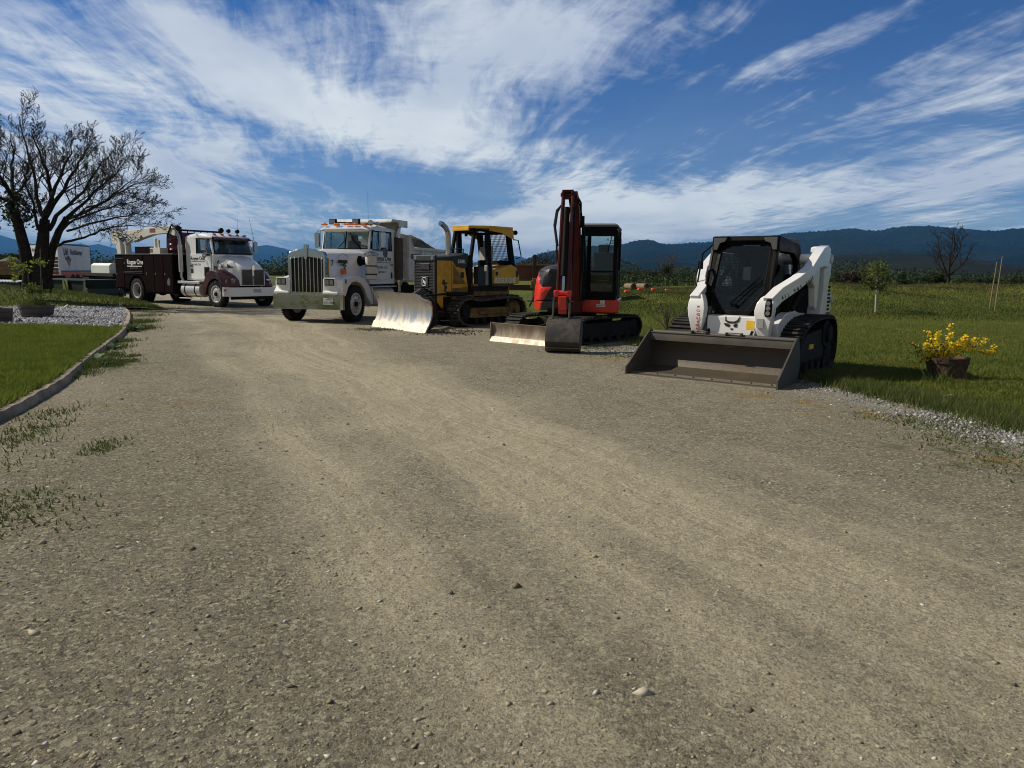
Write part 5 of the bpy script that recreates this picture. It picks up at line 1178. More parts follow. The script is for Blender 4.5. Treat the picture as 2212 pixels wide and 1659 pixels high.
# ================================================================ compact track loader
BUCKG = mat('loader_bucket_grey', (.060, .057, .048), .55, .1, (.10, .08, .055), 3.0, .55, bump=.003, bscale=14)
BUCKI = mat('loader_bucket_worn', (.066, .055, .038), .5, .15, (.11, .055, .022), 2.2, .6, bump=.003, bscale=10, thr=(.5, .72))
YSTK = mat('yellow_sticker', (.75, .48, .02), .5)
def loader():
    t = empty('track_loader', (2.61, 10.33, .0), R(-126.1), (1.015, 1.061, 1.01))
    tag(t, 'white compact track loader with black cab and wide steel bucket resting on the gravel', 'track loader')
    yc = .10
    # bucket
    prof = [(0, .0), (-.30, .008), (-.62, .02), (-.78, .07), (-.86, .18), (-.88, .32), (-.85, .46), (-.80, .58)]
    b_ = MB(); b_.strip(prof, -1.05, 1.05, -.018); bk = b_.build('bucket', BUCKI, t, .002, 30)
    sd = [(.03, .0), (.03, .13), (-.05, .17), (-.72, .63), (-.80, .63), (-.90, .45), (-.92, .2), (-.86, .04), (-.78, .0)]
    for y in (-1.05, 1.05): MB().prism(sd, y - .012, y + .012).build('side_plate', BUCKG, bk, .003)
    tb = MB(); tb.b2((-.88, -1.04, .585), (-.70, 1.04, .60)); tb.prism([(-.715, .60), (-.70, .54), (-.70, .47), (-.712, .47), (-.725, .55), (-.74, .60)], -1.04, 1.04); tb.cyl((-.80, -1.04, .59), (-.80, 1.04, .59), .035, n=14)
    tb.build('top_rail', BUCKG, bk, .004)
    MB().prism([(.045, -.004), (-.26, .012), (-.26, .030), (.04, .012)], -1.045, 1.045).build('cutting_edge', mat('worn_lip', (.17, .155, .125), .45, .35, (.24, .20, .14), 3.0, .5), bk, .002)
    for k in range(8): MB().lathe((-.16, -.92 + k * .263, .02), (0, 0, 1), [(0, .020), (.022, .016), (.026, 0)], 10).build('bolt', GREY, bk)
    for y in (-.28, .22): MB().b2((-.80, y - .13, .60), (-.70, y - .11, .65)).b2((-.80, y + .08, .60), (-.70, y + .10, .65)).b2((-.76, y - .13, .635), (-.74, y + .10, .65)).build('mount_bracket', BUCKG, bk, .008)
    MB().b2((-.705, .1, .44), (-.698, .22, .46)).build('welded_tab', DARK, bk)
    # tracks
    loop = [(-1.20, 0), (-2.85, 0), (-3.12, .10), (-3.22, .40), (-3.10, .76), (-2.75, .86), (-1.75, .84), (-1.25, .70), (-1.03, .48), (-.99, .24), (-1.08, .05)]
    for s_ in (-1, 1):
        y0, y1 = yc * .5 + s_ * .60, yc * .5 + s_ * .98
        track('track', t, loop, y0, y1, .095, .02, .032, .05, TRKR, False, .03)
        fr = MB(); fr.prism([(-1.15, .10), (-1.25, .40), (-1.7, .62), (-2.6, .66), (-2.9, .40), (-2.9, .14), (-2.6, .08)], yc * .5 + s_ * .66, yc * .5 + s_ * .90)
        f = fr.build('track_frame', mat('loader_frame_dark', (.012, .013, .014), .6, 0, (.04, .035, .028), 3, .4, spec=.15), t, .02)
        ro = MB()
        for x in (-1.5, -1.85, -2.2, -2.55): ro.cyl((x, yc * .5 + s_ * .66, .13), (x, yc * .5 + s_ * .955, .13), .09, n=14)
        ro.lathe((-1.12, yc * .5 + s_ * .66, .24), (0, s_, 0), [(0, .18), (.26, .18), (.28, .08), (.30, 0)], 20)
        ro.lathe((-2.88, yc * .5 + s_ * .66, .24), (0, s_, 0), [(0, .20), (.26, .20), (.28, .09), (.30, 0)], 20)
        ro.lathe((-2.72, yc * .5 + s_ * .66, .58), (0, s_, 0), [(0, .22), (.26, .22), (.27, .14), (.32, .13), (.32, 0)], 24)
        ro.build('rollers', DARK, f)
        MB().box((-1.9, yc * .5 + s_ * .905, .42), (.22, .012, .07)).build('frame_sticker', YSTK, f)
    # body
    by = yc
    bd = MB(); bd.prism([(-.98, .34), (-.90, .62), (-.95, .86), (-1.35, .90), (-1.35, 1.15), (-3.05, 1.15), (-3.05, .30)], by - .50, by + .50); bd.build('lower_body', mat('body_dark', (.012, .012, .012), .6, spec=.2), t, .02)
    fp = MB(); fp.prism([(-.88, .58), (-.885, .875), (-1.02, .89), (-1.02, .58)], by - .34, by + .36); fp.build('front_panel', WHITE, t, .01)
    for s_ in (-1, 1):
        MB().prism([(-1.05, .50), (-1.0, .78), (-1.35, .92), (-1.75, .97), (-2.0, .92), (-2.35, .90), (-2.45, .80), (-1.8, .86), (-1.45, .72), (-1.2, .56)], by + s_ * .50, by + s_ * .62).build('side_fender', WHITE, t, .012)
    # emblem: horned cat face and the yellow sticker
    lg = MB()
    for pg in ([(-.085, .105), (-.075, .045), (-.035, .028), (.03, .028), (.065, .048), (.098, .105), (.088, .035), (.05, .004), (-.045, .004), (-.085, .03)],
               [(-.10, .0), (-.05, -.002), (-.018, -.022), (-.034, -.052), (-.085, -.034)], [(.018, -.022), (.05, -.002), (.072, -.006), (.062, -.05), (.03, -.048)],
               [(-.016, -.068), (.020, -.068), (.014, -.090), (-.008, -.090)]):
        lg.prism([(by + .02 + a * 1.12, .775 + b2_ * 1.05) for a, b2_ in pg], -.876, -.8835, 'x')
    o = lg.build('emblem', DECAL, t)
    st = MB().b2((-.888, by + .225, .70), (-.880, by + .335, .83)).build('yellow_sticker', YSTK, t)
    mk = MB()
    for a, b2_ in ((.255, .76), (.30, .755), (.265, .70), (.315, .69), (.325, .74)): mk.box((-.889, by + a - .003, b2_ + .045), (.002, .026, .022))
    mk.build('sticker_marks', DECAL, st)
    # tilt cylinders
    for s_ in (-1, 1):
        cm = MB(); cm.cyl((-.80, by + s_ * .36, .55), (-1.12, by + s_ * .40, .98), .045, n=14); cm.build('tilt_cylinder', mat('cyl_grey', (.06, .06, .062), .35, .4), t)
        MB().cyl((-.84, by + s_ * .30, .60), (-1.04, by + s_ * .33, .88), .018, n=8).build('hose', BLACK, t)
    # cab
    y0, y1 = by - .50, by + .42; xf, xr = -1.45, -2.62
    fr = MB()
    fprof = [(y0 + .02, 1.22), (y0 + .03, 1.94), (y0 + .09, 2.03), (y1 - .09, 2.03), (y1 - .03, 1.94), (y1 - .02, 1.22), (by + .17, .88), (by - .25, .88)]
    xs_ = [-1.22, -1.52, -1.55, -1.55, -1.52, -1.22, -1.10, -1.10]
    ins = [(y0 + .10, 1.24), (y0 + .11, 1.84), (y0 + .19, 1.93), (y1 - .19, 1.93), (y1 - .11, 1.84), (y1 - .10, 1.24), (by + .13, .955), (by - .21, .955)]
    def xz(z): return -1.10 - (z - .88) * .385
    V = [(xz(z) + .0, y, z) for y, z in fprof] + [(xz(z) + .02, y, z) for y, z in ins] + [(xz(z) - .05, y, z) for y, z in ins] + [(xz(z) - .07, y, z) for y, z in fprof]
    n = 8; F = [(k * n + i, k * n + (i + 1) % n, ((k + 1) % 4) * n + (i + 1) % n, ((k + 1) % 4) * n + i) for k in range(4) for i in range(n)]
    dm = MB(); dm.add(V, F); door = dm.build('cab_door', BLACK, t, .01, 30)
    gm = MB(); gm.add([(xz(z) - .01, y, z) for y, z in ins] + [(xz(z) - .02, y, z) for y, z in ins], [tuple(range(8)), tuple(range(15, 7, -1))] + [(i, (i + 1) % 8, 8 + (i + 1) % 8, 8 + i) for i in range(8)])
    gm.build('door_glass', GLASS, door, smooth=20)
    # frame below the door
    MB().prism([(by - .40, .86), (by - .30, .80), (by + .24, .80), (by + .36, .86), (by + .42, 1.2), (y1, 1.25), (y1, 1.15), (by + .45, .78), (by + .2, .74), (by - .28, .74), (by - .48, .78), (y0, 1.15), (y0, 1.25), (by - .46, 1.2)], -1.22, -1.10, 'x').build('cab_sill', BLACK, t, .01)
    cf = MB()
    for y in (y0, y1 - .06):
        cf.bar((-1.20, y + .03, 1.0), (-1.56, y + .03, 2.0), .06, .09); cf.b2((-2.62, y, 1.1), (-2.54, y + .06, 1.92)); cf.bar((-1.24, y + .03, 1.16), (-2.6, y + .03, 1.16), .06, .10)
        cf.prism([(-1.52, 1.98), (-1.50, 1.84), (-2.30, 1.82), (-2.55, 1.70), (-2.68, 1.4), (-2.70, 1.85), (-2.55, 1.98), (-1.7, 2.05)], y, y + .06)
        cf.b2((-2.0, y + .01, 1.38), (-1.35, y + .05, 1.42)) if 0 else None
    cf.b2((-2.64, y0, 1.1), (-2.56, y1, 1.32)); cf.b2((-2.64, y0, 1.80), (-2.56, y1, 1.95)); cf.b2((-2.64, y0, 1.3), (-2.58, by - .16, 1.85)); cf.b2((-2.64, by + .28, 1.3), (-2.58, y1, 1.85))
    cab = cf.build('cab', BLACK, t, .012)
    MB().loft([[(x, y, z) for x, y in ((-1.53 + o_, y0 + .02 - o_), (-1.53 + o_, y1 - .02 + o_), (-2.55, y1 - .02 + o_), (-2.68 - o_, y1 - .14), (-2.68 - o_, y0 + .14), (-2.55, y0 + .02 - o_))] for z, o_ in ((1.97, .02), (2.035, .02), (2.065, -.06))]).build('cab_roof', mat('roof_slate', (.030, .034, .036), .5), cab, .015)
    MB().prism([(-1.50, 1.97), (-1.44, 1.99), (-1.46, 2.06), (-1.56, 2.06)], y0 + .02, y1 - .02).build('roof_visor', BLACK, cab, .01)
    for s_, yy_ in ((-1, y0), (1, y1)):
        lm = MB(); pl = [(0, 0), (-s_ * .25, 0), (-s_ * .22, -.07), (-s_ * .12, -.10), (-s_ * .075, -.22), (0, -.22)]
        lm.prism([(yy_ + s_ * .025 + a, 2.06 + b2_) for a, b2_ in pl], -1.56, -1.415, 'x'); o = lm.build('lamp_housing', BLACK, cab, .02)
        ln = MB(); ln.prism([(yy_ + s_ * .0 + a * .78, 2.035 + b2_ * .82) for a, b2_ in pl], -1.42, -1.405, 'x'); ln.build('work_lamp', mat('lamp_smoky', (.13, .13, .125), .12, .4), o, .01)
    # side glass with inner grid, rear window, seat, controls
    MB().prism([(-1.34, 1.20), (-1.57, 1.82), (-2.30, 1.80), (-2.50, 1.68), (-2.58, 1.45), (-2.56, 1.20)], y1 - .045, y1 - .04).build('side_window', GLASSD, cab)
    MB().prism([(-1.34, 1.20), (-1.57, 1.82), (-2.30, 1.80), (-2.50, 1.68), (-2.58, 1.45), (-2.56, 1.20)], y0 + .04, y0 + .045).build('side_window', GLASS, cab)
    for yy_ in (y0 + .07, y1 - .07):
        gr = MB()
        for k in range(17): x = -1.60 - k * .055; gr.b2((x - .004, yy_ - .004, 1.22), (x + .004, yy_ + .004, 1.80))
        for k in range(13): z = 1.23 + k * .048; gr.b2((-2.52, yy_ - .004, z - .004), (-1.5, yy_ + .004, z + .004))
        gr.build('side_grid', BLACK, cab)
    MB().b2((-2.60, by - .16, 1.33), (-2.595, by + .28, 1.82)).build('rear_window', GLASS, cab)
    st = seat(cab, -2.15, by, 1.22, INT); 
    for y in (by - .28, by + .28): MB().bar((-1.75, y, 1.2), (-1.70, y, 1.46), .05, .05).box((-1.70, y, 1.50), (.05, .05, .10)).build('joystick', BLACK, cab, .01)
    MB().b2((-1.60, by - .10, 1.40), (-1.57, by + .02, 1.60)).build('display', mat('grey_screen', (.12, .12, .12), .4), cab, .01)
    MB().b2((-1.25, by - .08, .98), (-1.22, by + .12, 1.10)).build('floor_mat', BLACK, cab)
    # wiper
    wp = MB(); wp.bar((xz(1.42) + .05, by + .26, 1.46), (xz(1.06) + .05, by - .10, 1.06), .014, .014); wp.bar((xz(1.38) + .06, by + .26, 1.42), (xz(1.02) + .06, by - .04, 1.02), .018, .012); wp.bar((xz(1.44) + .06, by + .20, 1.38), (xz(1.06) + .05, by - .11, 1.04), .010, .014)
    wp.bar((xz(1.06) + .05, by - .13, 1.075), (xz(1.06) + .05, by + .0, 1.045), .03, .02); wp.build('wiper', BLACK, door)
    MB().tube([(xz(1.35) + .03, y0 + .02, 1.30), (xz(1.4) + .10, y0 - .0, 1.34), (xz(1.5) + .09, y0 + .0, 1.52), (xz(1.55) + .02, y0 + .03, 1.56)], .022, 8).build('door_handle', BLACK, door)
    MB().tube([(-1.48, y0 - .01, 1.96), (-1.36, y0 - .14, 1.80), (-1.24, y0 - .16, 1.3), (-1.24, y0 - .02, 1.22)], .013, 6).build('grab_rail', BLACK, cab)
    MB().prism([(-1.50, 1.92), (-1.30, 1.24), (-1.40, 1.22), (-1.60, 1.90)], y0 - .06, y0 - .03).build('open_shutter', mat('dull_slate', (.035, .037, .038), .5), cab)
    MB().box((-1.40, y0 - .18, 1.62), (.05, .06, .12)).build('side_lamp', BLACK, cab)
    # lift arms
    def bend(p, s_):
        x, y, z = p; k = min(1, max(0, (x + 1.75) / .75)); k = k * k * (3 - 2 * k); return (x, y - s_ * .25 * k, z)
    for s_ in (-1, 1):
        am = MB()
        top = [(-.80, 1.17), (-1.15, 1.31), (-1.45, 1.46), (-1.75, 1.61), (-2.05, 1.76), (-2.36, 1.91), (-2.58, 1.95), (-2.74, 1.90)]
        bot = [(-.88, .98), (-1.15, 1.10), (-1.45, 1.27), (-1.75, 1.43), (-1.98, 1.53), (-2.20, 1.60), (-2.45, 1.62), (-2.68, 1.60)]
        rings = []
        for (a, b2_) in zip(top, bot): rings.append([bend(p, s_) for p in ((a[0], by + s_ * .70, a[1]), (a[0], by + s_ * .84, a[1]), (b2_[0], by + s_ * .84, b2_[1]), (b2_[0], by + s_ * .70, b2_[1]))])
        am.loft(rings); arm = am.build('lift_arm', WHITE, t, .014, 40)
        MB().prism([(-1.72, 1.44), (-2.02, 1.30), (-2.08, 1.02), (-2.15, .96), (-2.22, 1.02), (-2.26, 1.64), (-2.0, 1.56)], by + s_ * .72, by + s_ * .82).build('arm_gusset', WHITE, t, .02)
        # front leg of the arm: broad plate down to the coupler
        lg = MB(); yi = by + s_ * .47
        zs = [(.58, -.075, .075, -.84), (.72, -.085, .09, -.80), (.86, -.11, .12, -.78), (.98, -.12, .135, -.78), (1.08, -.10, .13, -.80), (1.16, -.06, .115, -.84), (1.19, -.03, .09, -.88)]
        lg.loft([[(xf_, yi + s_ * a, z), (xf_, yi + s_ * b2_, z), (xf_ - .14, yi + s_ * b2_, z), (xf_ - .14, yi + s_ * a, z)] for z, a, b2_, xf_ in zs])
        leg = lg.build('arm_leg', WHITE, t, .012, 40)
        # tail tower
        MB().prism([(-2.50, .78), (-2.62, 1.10), (-2.66, 1.30), (-2.60, 1.62), (-2.66, 1.93), (-2.80, 1.95), (-3.00, 1.80), (-3.02, 1.50), (-2.92, 1.36), (-3.00, 1.28), (-3.16, 1.18), (-3.18, .85), (-3.10, .74)], by + s_ * .56, by + s_ * .80).build('tail_tower', WHITE, t, .02)
        vt = MB()
        for k in range(7): vt.b2((-3.03, by + s_ * .80, .93 + k * .06), (-2.90, by + s_ * .806, .965 + k * .06))
        for k in range(5): vt.b2((-3.10 + k * .055, by + s_ * .80, .76), (-3.08 + k * .055, by + s_ * .805, .90))
        vt.build('vent_slots', DARK, t)
        MB().cyl((-2.90, by + s_ * .78, 1.75), (-2.90, by + s_ * .83, 1.75), .07, n=18).cyl((-3.08, by + s_ * .78, 1.10), (-3.08, by + s_ * .83, 1.10), .05, n=16).build('pivot_pin', ALU, t)
        MB().cyl((-2.62, by + s_ * .66, 1.62), (-1.6, by + s_ * .62, .98), .04, n=12).build('lift_cylinder', DARK, t)
        MB().b2((-2.9, by + s_ * .52, .86), (-1.5, by + s_ * .60, 1.3)).build('engine_side', mat('engine_dark', (.008, .008, .008), .8, spec=.1), t)
        # lamp cluster in the arm knee
        if s_ > 0:
            hm = MB(); hm.loft([[(-.775, yi + .03 + a, z), (-.775, yi + .125 + b2_, z), (-.74, yi + .115 + b2_, z), (-.74, yi + .04 + a, z)] for z, a, b2_ in ((.90, .0, -.01), (.95, -.01, .0), (1.10, 0, .0), (1.15, .02, -.01))]); hh = hm.build('lamp_cluster', BLACK, leg, .008)
            for z in (.95, 1.02, 1.09): MB().lathe((-.745, yi + .078, z), (1, 0, 0), [(0, .033), (.012, .030), (.014, 0)], 14).build('headlight', LENS, hh)
            MB().b2((-.79, yi - .075, .74), (-.785 + .012, yi + .015, .87)).build('notice_sticker', mat('line_grey', (.30, .30, .31), .5), leg)
    zl = .985
    for k, ch in enumerate('ROGUE'):
        text(ch, 'arm_lettering', DECALR, t, (float(np.interp(zl - k * .056 + .02, [.58, .72, .86, 1.16], [-.84, -.80, -.78, -.79])) + .0035, by - .47 + .03, zl - k * .056), .050, axes((0, 1, 0), (0, 0, 1)), sx=1.5, align='CENTER', ext=.0015)
    for k, ch in enumerate('ONE'):
        text(ch, 'arm_lettering', DECALR, t, (float(np.interp(.73 - k * .05, [.58, .72, .86], [-.84, -.80, -.78])) + .0035, by - .47 + .02, .715 - k * .05), .046, axes((0, 1, 0), (0, 0, 1)), sx=1.5, align='CENTER', ext=.004)
    text('(541) 941.1515', 'phone_lettering', DECAL, t, (-1.02, by + .628, 1.10), .105, axes((-.88, .20, .40), (0, 0, 1)), sx=1.0, ext=.003) if 0 else None
    # phone number runs along the bent arm, letter by letter
    ph = '(541) 941.1515'
    for k, ch in enumerate(ph):
        if ch == ' ': continue
        u_ = k / (len(ph) - 1); x = -1.02 - .72 * u_; z = 1.075 + .335 * u_
        p = bend((x, by + .845, z), 1); q = bend((x - .02, by + .845, z + .0093), 1)
        text(ch, 'phone_lettering', DECAL, t, p, .085, axes((q[0] - p[0], q[1] - p[1], q[2] - p[2]), (0, 0, 1)), ext=.003)
    MB().cyl((-2.70, by - .8, 1.74), (-2.70, by + .8, 1.74), .085, n=20).build('cross_tube', WHITE, t)
    MB().b2((-3.12, by - .56, .62), (-2.66, by + .56, 1.50)).build('tailgate', mat('tailgate_dark', (.012, .012, .012), .6), t, .03)
    MB().box((-2.45, by + .66, 1.70), (.16, .05, .07), rot=(0, .4, 0)).build('hose_clamp', BLACK, t)
    MB().b2((-.96, by - .46, .35), (-.86, by + .46, .56)).build('coupler', DARK, t, .01)
loader()
# ================================================================ planting helpers
def leafmat(name, c1, c2, trans=.35, sc=6.0):
    if name in MATS: return MATS[name]
    m = bpy.data.materials.new(name); m.use_nodes = True; nt = m.node_tree; b = nt.nodes['Principled BSDF']; out = nt.nodes['Material Output']
    g = nt.nodes.new('ShaderNodeNewGeometry'); oc = nt.nodes.new('ShaderNodeTexCoord').outputs['Object']
    f = noise(nt, oc, sc, 4, .7).step(.35, .65); r = S(nt, g.outputs['Random Per Island'])
    c = mixc(nt, (f * .5 + r * .5), c1, c2)
    nt.links.new(c, b.inputs['Base Color']); b.inputs['Roughness'].default_value = .7; b.inputs['Specular IOR Level'].default_value = .2
    if trans:
        t_ = nt.nodes.new('ShaderNodeBsdfTranslucent'); nt.links.new(c, t_.inputs[0]); mx = nt.nodes.new('ShaderNodeMixShader'); mx.inputs[0].default_value = trans
        nt.links.new(b.outputs[0], mx.inputs[1]); nt.links.new(t_.outputs[0], mx.inputs[2]); nt.links.new(mx.outputs[0], out.inputs[0])
    MATS[name] = m; return m
def blades(name, xy, z, h, w, mt, lean=.6, kind='stuff', label=None, cat='grass', vals=None):
    """one short bent blade per point (xy: n x 2, z: array or number)"""
    n = len(xy); a = rng.random(n) * 2 * np.pi; hh = h * (.5 + rng.random(n)); ww = w * (.6 + .8 * rng.random(n))
    z = np.broadcast_to(z, (n,)); dx, dy = np.cos(a), np.sin(a); la = rng.random(n) * 2 * np.pi; ll = lean * hh * rng.random(n)
    base = np.stack([xy[:, 0], xy[:, 1], z], 1); side = np.stack([dx * ww / 2, dy * ww / 2, np.zeros(n)], 1)
    tip = base + np.stack([np.cos(la) * ll, np.sin(la) * ll, hh], 1)
    V = np.stack([base - side, base + side, tip], 1).reshape(-1, 3); F = np.arange(n * 3).reshape(n, 3)
    o = fastmesh(name, V, F, mt, kind=kind)
    if label: o['label'] = label; o['category'] = cat
    return o
def leaves(P, size, rngl=rng, asp=.6, up=0.0):
    """small random quads (n,4,3) around points"""
    n = len(P); a = rngl.normal(size=(n, 3)); a[:, 2] += up; a /= np.linalg.norm(a, axis=1)[:, None]
    b_ = np.cross(a, rngl.normal(size=(n, 3))); b_ /= np.linalg.norm(b_, axis=1)[:, None]
    s_ = size * (.55 + .9 * rngl.random(n))[:, None]
    q = np.stack([P - a * s_, P - b_ * s_ * asp, P + a * s_, P + b_ * s_ * asp], 1)
    return q.reshape(-1, 3), np.arange(n * 4).reshape(n, 4)
class TubeSet:
    def __init__(s): s.V, s.F, s.n = [], [], 0
    def tube(s, pts, r0, r1, k=4):
        pts = np.asarray(pts, float); m = len(pts); t = np.gradient(pts, axis=0); t /= np.linalg.norm(t, axis=1)[:, None] + 1e-9
        ref = np.array([.3, .9, .1]); u_ = np.cross(t, ref); u_ /= np.linalg.norm(u_, axis=1)[:, None] + 1e-9; v_ = np.cross(t, u_)
        an = np.arange(k) * 2 * np.pi / k; r = np.linspace(r0, r1, m)[:, None, None]
        R_ = pts[:, None, :] + r * (np.cos(an)[None, :, None] * u_[:, None, :] + np.sin(an)[None, :, None] * v_[:, None, :])
        s.V.append(R_.reshape(-1, 3)); I = np.arange(m * k).reshape(m, k) + s.n
        s.F.append(np.stack([I[:-1], np.roll(I[:-1], -1, 1), np.roll(I[1:], -1, 1), I[1:]], -1).reshape(-1, 4)); s.n += m * k
    def mesh(s, name, mt, parent): return fastmesh(name, np.concatenate(s.V), np.concatenate(s.F), mt, parent)
def grow(ts, pts, r0, r1, level, rg, tips, spread=.9, ratio=.55, up=.25, nkid=9, maxlev=3, kink=.10, minr=.0035):
    """limb polyline plus recursive side shoots"""
    pts = np.asarray(pts, float); ts.tube(pts, r0, r1, 6 if level == 0 else (4 if level < 2 else 3))
    seg = np.linalg.norm(np.diff(pts, axis=0), axis=1); L = seg.sum(); cum = np.concatenate([[0], np.cumsum(seg)])
    if level >= maxlev: tips.append(pts[-1]); tips.append(pts[-2]); return
    for i in range(nkid):
        f = .22 + .78 * (i + rg.random()) / nkid
        if level == 0: f = .30 + .70 * (i + rg.random()) / nkid
        d = f * L; k = min(len(seg) - 1, int(np.searchsorted(cum, d) - 1)); k = max(k, 0)
        p = pts[k] + (pts[k + 1] - pts[k]) * ((d - cum[k]) / (seg[k] + 1e-9)); t = (pts[k + 1] - pts[k]) / (seg[k] + 1e-9)
        q = rg.normal(size=3); q -= t * q.dot(t); q /= np.linalg.norm(q) + 1e-9
        dr = t * (1 - spread * .45) + q * spread; dr[2] += up; dr /= np.linalg.norm(dr)
        l2 = L * ratio * (1.05 - .55 * f) * (.7 + .6 * rg.random()); m = 5; path = [p]
        for j in range(1, m):
            dr = dr + rg.normal(size=3) * kink; dr[2] += up * .12; dr /= np.linalg.norm(dr); path.append(path[-1] + dr * l2 / (m - 1))
        rr = (r0 + (r1 - r0) * f); grow(ts, path, max(rr * .46, minr * 1.3), max(rr * .14, minr), level + 1, rg, tips, spread, ratio, up, max(3, int(nkid * .72)), maxlev, kink, minr)
BARK = mat('bark', (.020, .017, .014), .95, 0, (.045, .040, .032), 6.0, .6, bump=.02, bscale=16, spec=.1)
BARKG = mat('bark_grey', (.055, .048, .040), .95, 0, (.09, .08, .065), 6.0, .6, spec=.1)
def bare_tree(name, base, h, w, seed, label, cat='tree', group=None, mt=None, nlimb=6, leaf=None, nleaf=0, minr=.012, rt=None, clump=None):
    rg = np.random.default_rng(seed); o = empty(name, base); tag(o, label, cat, group)
    ts = TubeSet(); tr = TubeSet(); tips = []; rt = rt or h * .03
    th = h * .32; tp = np.array([[0, 0, -.1], [rg.normal() * .02 * h, 0, th * .5], [rg.normal() * .03 * h, rg.normal() * .02 * h, th]]); tr.tube(tp, rt, rt * .8, 7); tr.mesh('trunk', mt or BARK, o)
    for i in range(nlimb):
        a = 2 * np.pi * (i + rg.random() * .6) / nlimb; e = .35 + .65 * rg.random() if i else .05
        end = np.array([np.cos(a) * w * .5 * e, np.sin(a) * w * .5 * e, h * (.98 - .32 * e * rg.random() - .12 * e)]); st = tp[1] + (tp[2] - tp[1]) * rg.random()
        mid = st * .5 + end * .5 + np.array([np.cos(a), np.sin(a), -.2]) * w * .07
        pts = [st, st * .55 + mid * .45 + rg.normal(size=3) * .01 * h, mid, mid * .45 + end * .55 + rg.normal(size=3) * .015 * h, end]
        grow(ts, pts, rt * .55, rt * .12, 0, rg, tips, .85, .42, .18, 8, 2, .12, minr)
    ts.mesh('crown', mt or BARK, o)
    if leaf:
        T = np.array(tips); P = T[rg.integers(0, len(T), nleaf)] + rg.normal(size=(nleaf, 3)) * w * .03; V, F = leaves(P, w * .022, rg); fastmesh('leaves', V, F, leaf, o)
    return o
def bush(name, base, w, h, seed, label, mt, n=2600, size=.12, cat='bush', group=None, depth=None, conic=0.0):
    rg = np.random.default_rng(seed); o = empty(name, base); tag(o, label, cat, group); depth = depth or w
    k = 26; C = rg.normal(size=(k, 3)); C /= np.linalg.norm(C, axis=1)[:, None]; C *= (rg.random(k) ** .4)[:, None] * .42
    C[:, 2] = np.abs(C[:, 2]) * 1.7 + .08; C[:, :2] *= (1.1 - conic * C[:, 2:3])
    P = C[rg.integers(0, k, n)] + rg.normal(size=(n, 3)) * .075; P[:, 2] = np.maximum(P[:, 2], 0.0); P = P * np.array([w, depth, h])
    V, F = leaves(P, size, rg); fastmesh('foliage', V, F, mt, o)
    ts = TubeSet()
    for i in range(7): a = rg.random() * 6.28; ts.tube([[0, 0, -.05], [np.cos(a) * w * .1, np.sin(a) * depth * .1, h * .3], [np.cos(a) * w * .25, np.sin(a) * depth * .25, h * .75]], h * .02, h * .006, 4)
    ts.mesh('stems', BARK, o); return o
GRASS = leafmat('grass_blades', (0.087, 0.1365, 0.014), (0.203, 0.2275, 0.035), .3, 1.5)
GRASSF = leafmat('field_blades', (0.0667, 0.0988, 0.014), (0.1595, 0.169, 0.032), .3, .8)
WEED = leafmat('weed_leaves', (.040, .085, .015), (.13, .14, .04), .3, 3.0)
DRY = leafmat('dry_grass', (.14, .11, .045), (.09, .10, .03), .25, 2.0)
LEAFY = leafmat('spring_leaves', (.10, .15, .02), (.22, .26, .05), .4, 3.0)
LEAFD = leafmat('dark_leaves', (.014, .026, .008), (.040, .058, .018), .25, .6)
LEAFM = leafmat('mid_leaves', (.018, .032, .010), (.050, .066, .018), .3, .6)
LEAFB = leafmat('brown_twigs', (.040, .030, .020), (.075, .055, .034), .1, .6)

# ================================================================ island with kerb, lawn, gravel bed
KZ = lambda a, b_, z=0: gp(a * .24994, 604.9 + b_ * .24994, z)
kerb_out = [KZ(*p) for p in ((-420, 1440), (-150, 1310), (0, 1235), (180, 1150), (330, 1060), (470, 980), (600, 890), (700, 800), (790, 715), (880, 640), (980, 560), (1080, 480), (1128, 400), (1142, 340), (1130, 290), (1095, 258), (1040, 238), (990, 230))]
def offset_line(pts, d):
    out = []
    for i, p in enumerate(pts):
        t = (pts[min(i + 1, len(pts) - 1)] - pts[max(i - 1, 0)]); t.z = 0; t.normalize(); out.append(p + Vector((-t.y, t.x, 0)) * d)
    return out
def resample(pts, step):
    P = [Vector(p) for p in pts]
    for _ in range(2):
        q = [P[0]]
        for a, b_ in zip(P[:-1], P[1:]): q += [a * .75 + b_ * .25, a * .25 + b_ * .75]
        P = q + [P[-1]]
    out = [P[0]]; acc = 0
    for a, b_ in zip(P[:-1], P[1:]):
        L = (b_ - a).length; 
        while acc + L >= step: f = (step - acc) / L; a = a.lerp(b_, f); out.append(a.copy()); L = (b_ - a).length; acc = 0
        acc += L
    return out
ko = resample(kerb_out, .12)
sgn = 1 if (offset_line(ko, 1.0)[10].x < ko[10].x) else -1
CONC = mat('concrete', (.34, .285, .205), .9, 0, (.11, .088, .062), 2.2, .7, bump=.008, bscale=26, thr=(.38, .62))
mb = MB(); rings = []
for i, p in enumerate(ko):
    t = ko[min(i + 1, len(ko) - 1)] - ko[max(i - 1, 0)]; t.normalize(); nn = Vector((-t.y, t.x, 0)) * sgn
    jit = .006 * math.sin(i * 1.7) + .004 * math.sin(i * .37); jo = (i % 22) in (0,)
    hz_ = .092 + jit - (.012 if jo else 0)
    rings.append([p - nn * .0, p + nn * (.012 + (.01 if jo else 0)) + Vector((0, 0, hz_ - .03)), p + nn * .035 + Vector((0, 0, hz_)), p + nn * .125 + Vector((0, 0, hz_)), p + nn * .14 + Vector((0, 0, 0))])
mb.loft(rings); kb = mb.build('kerb', CONC, smooth=50); kb['kind'] = 'structure'
inn = offset_line(ko, .125 * sgn)
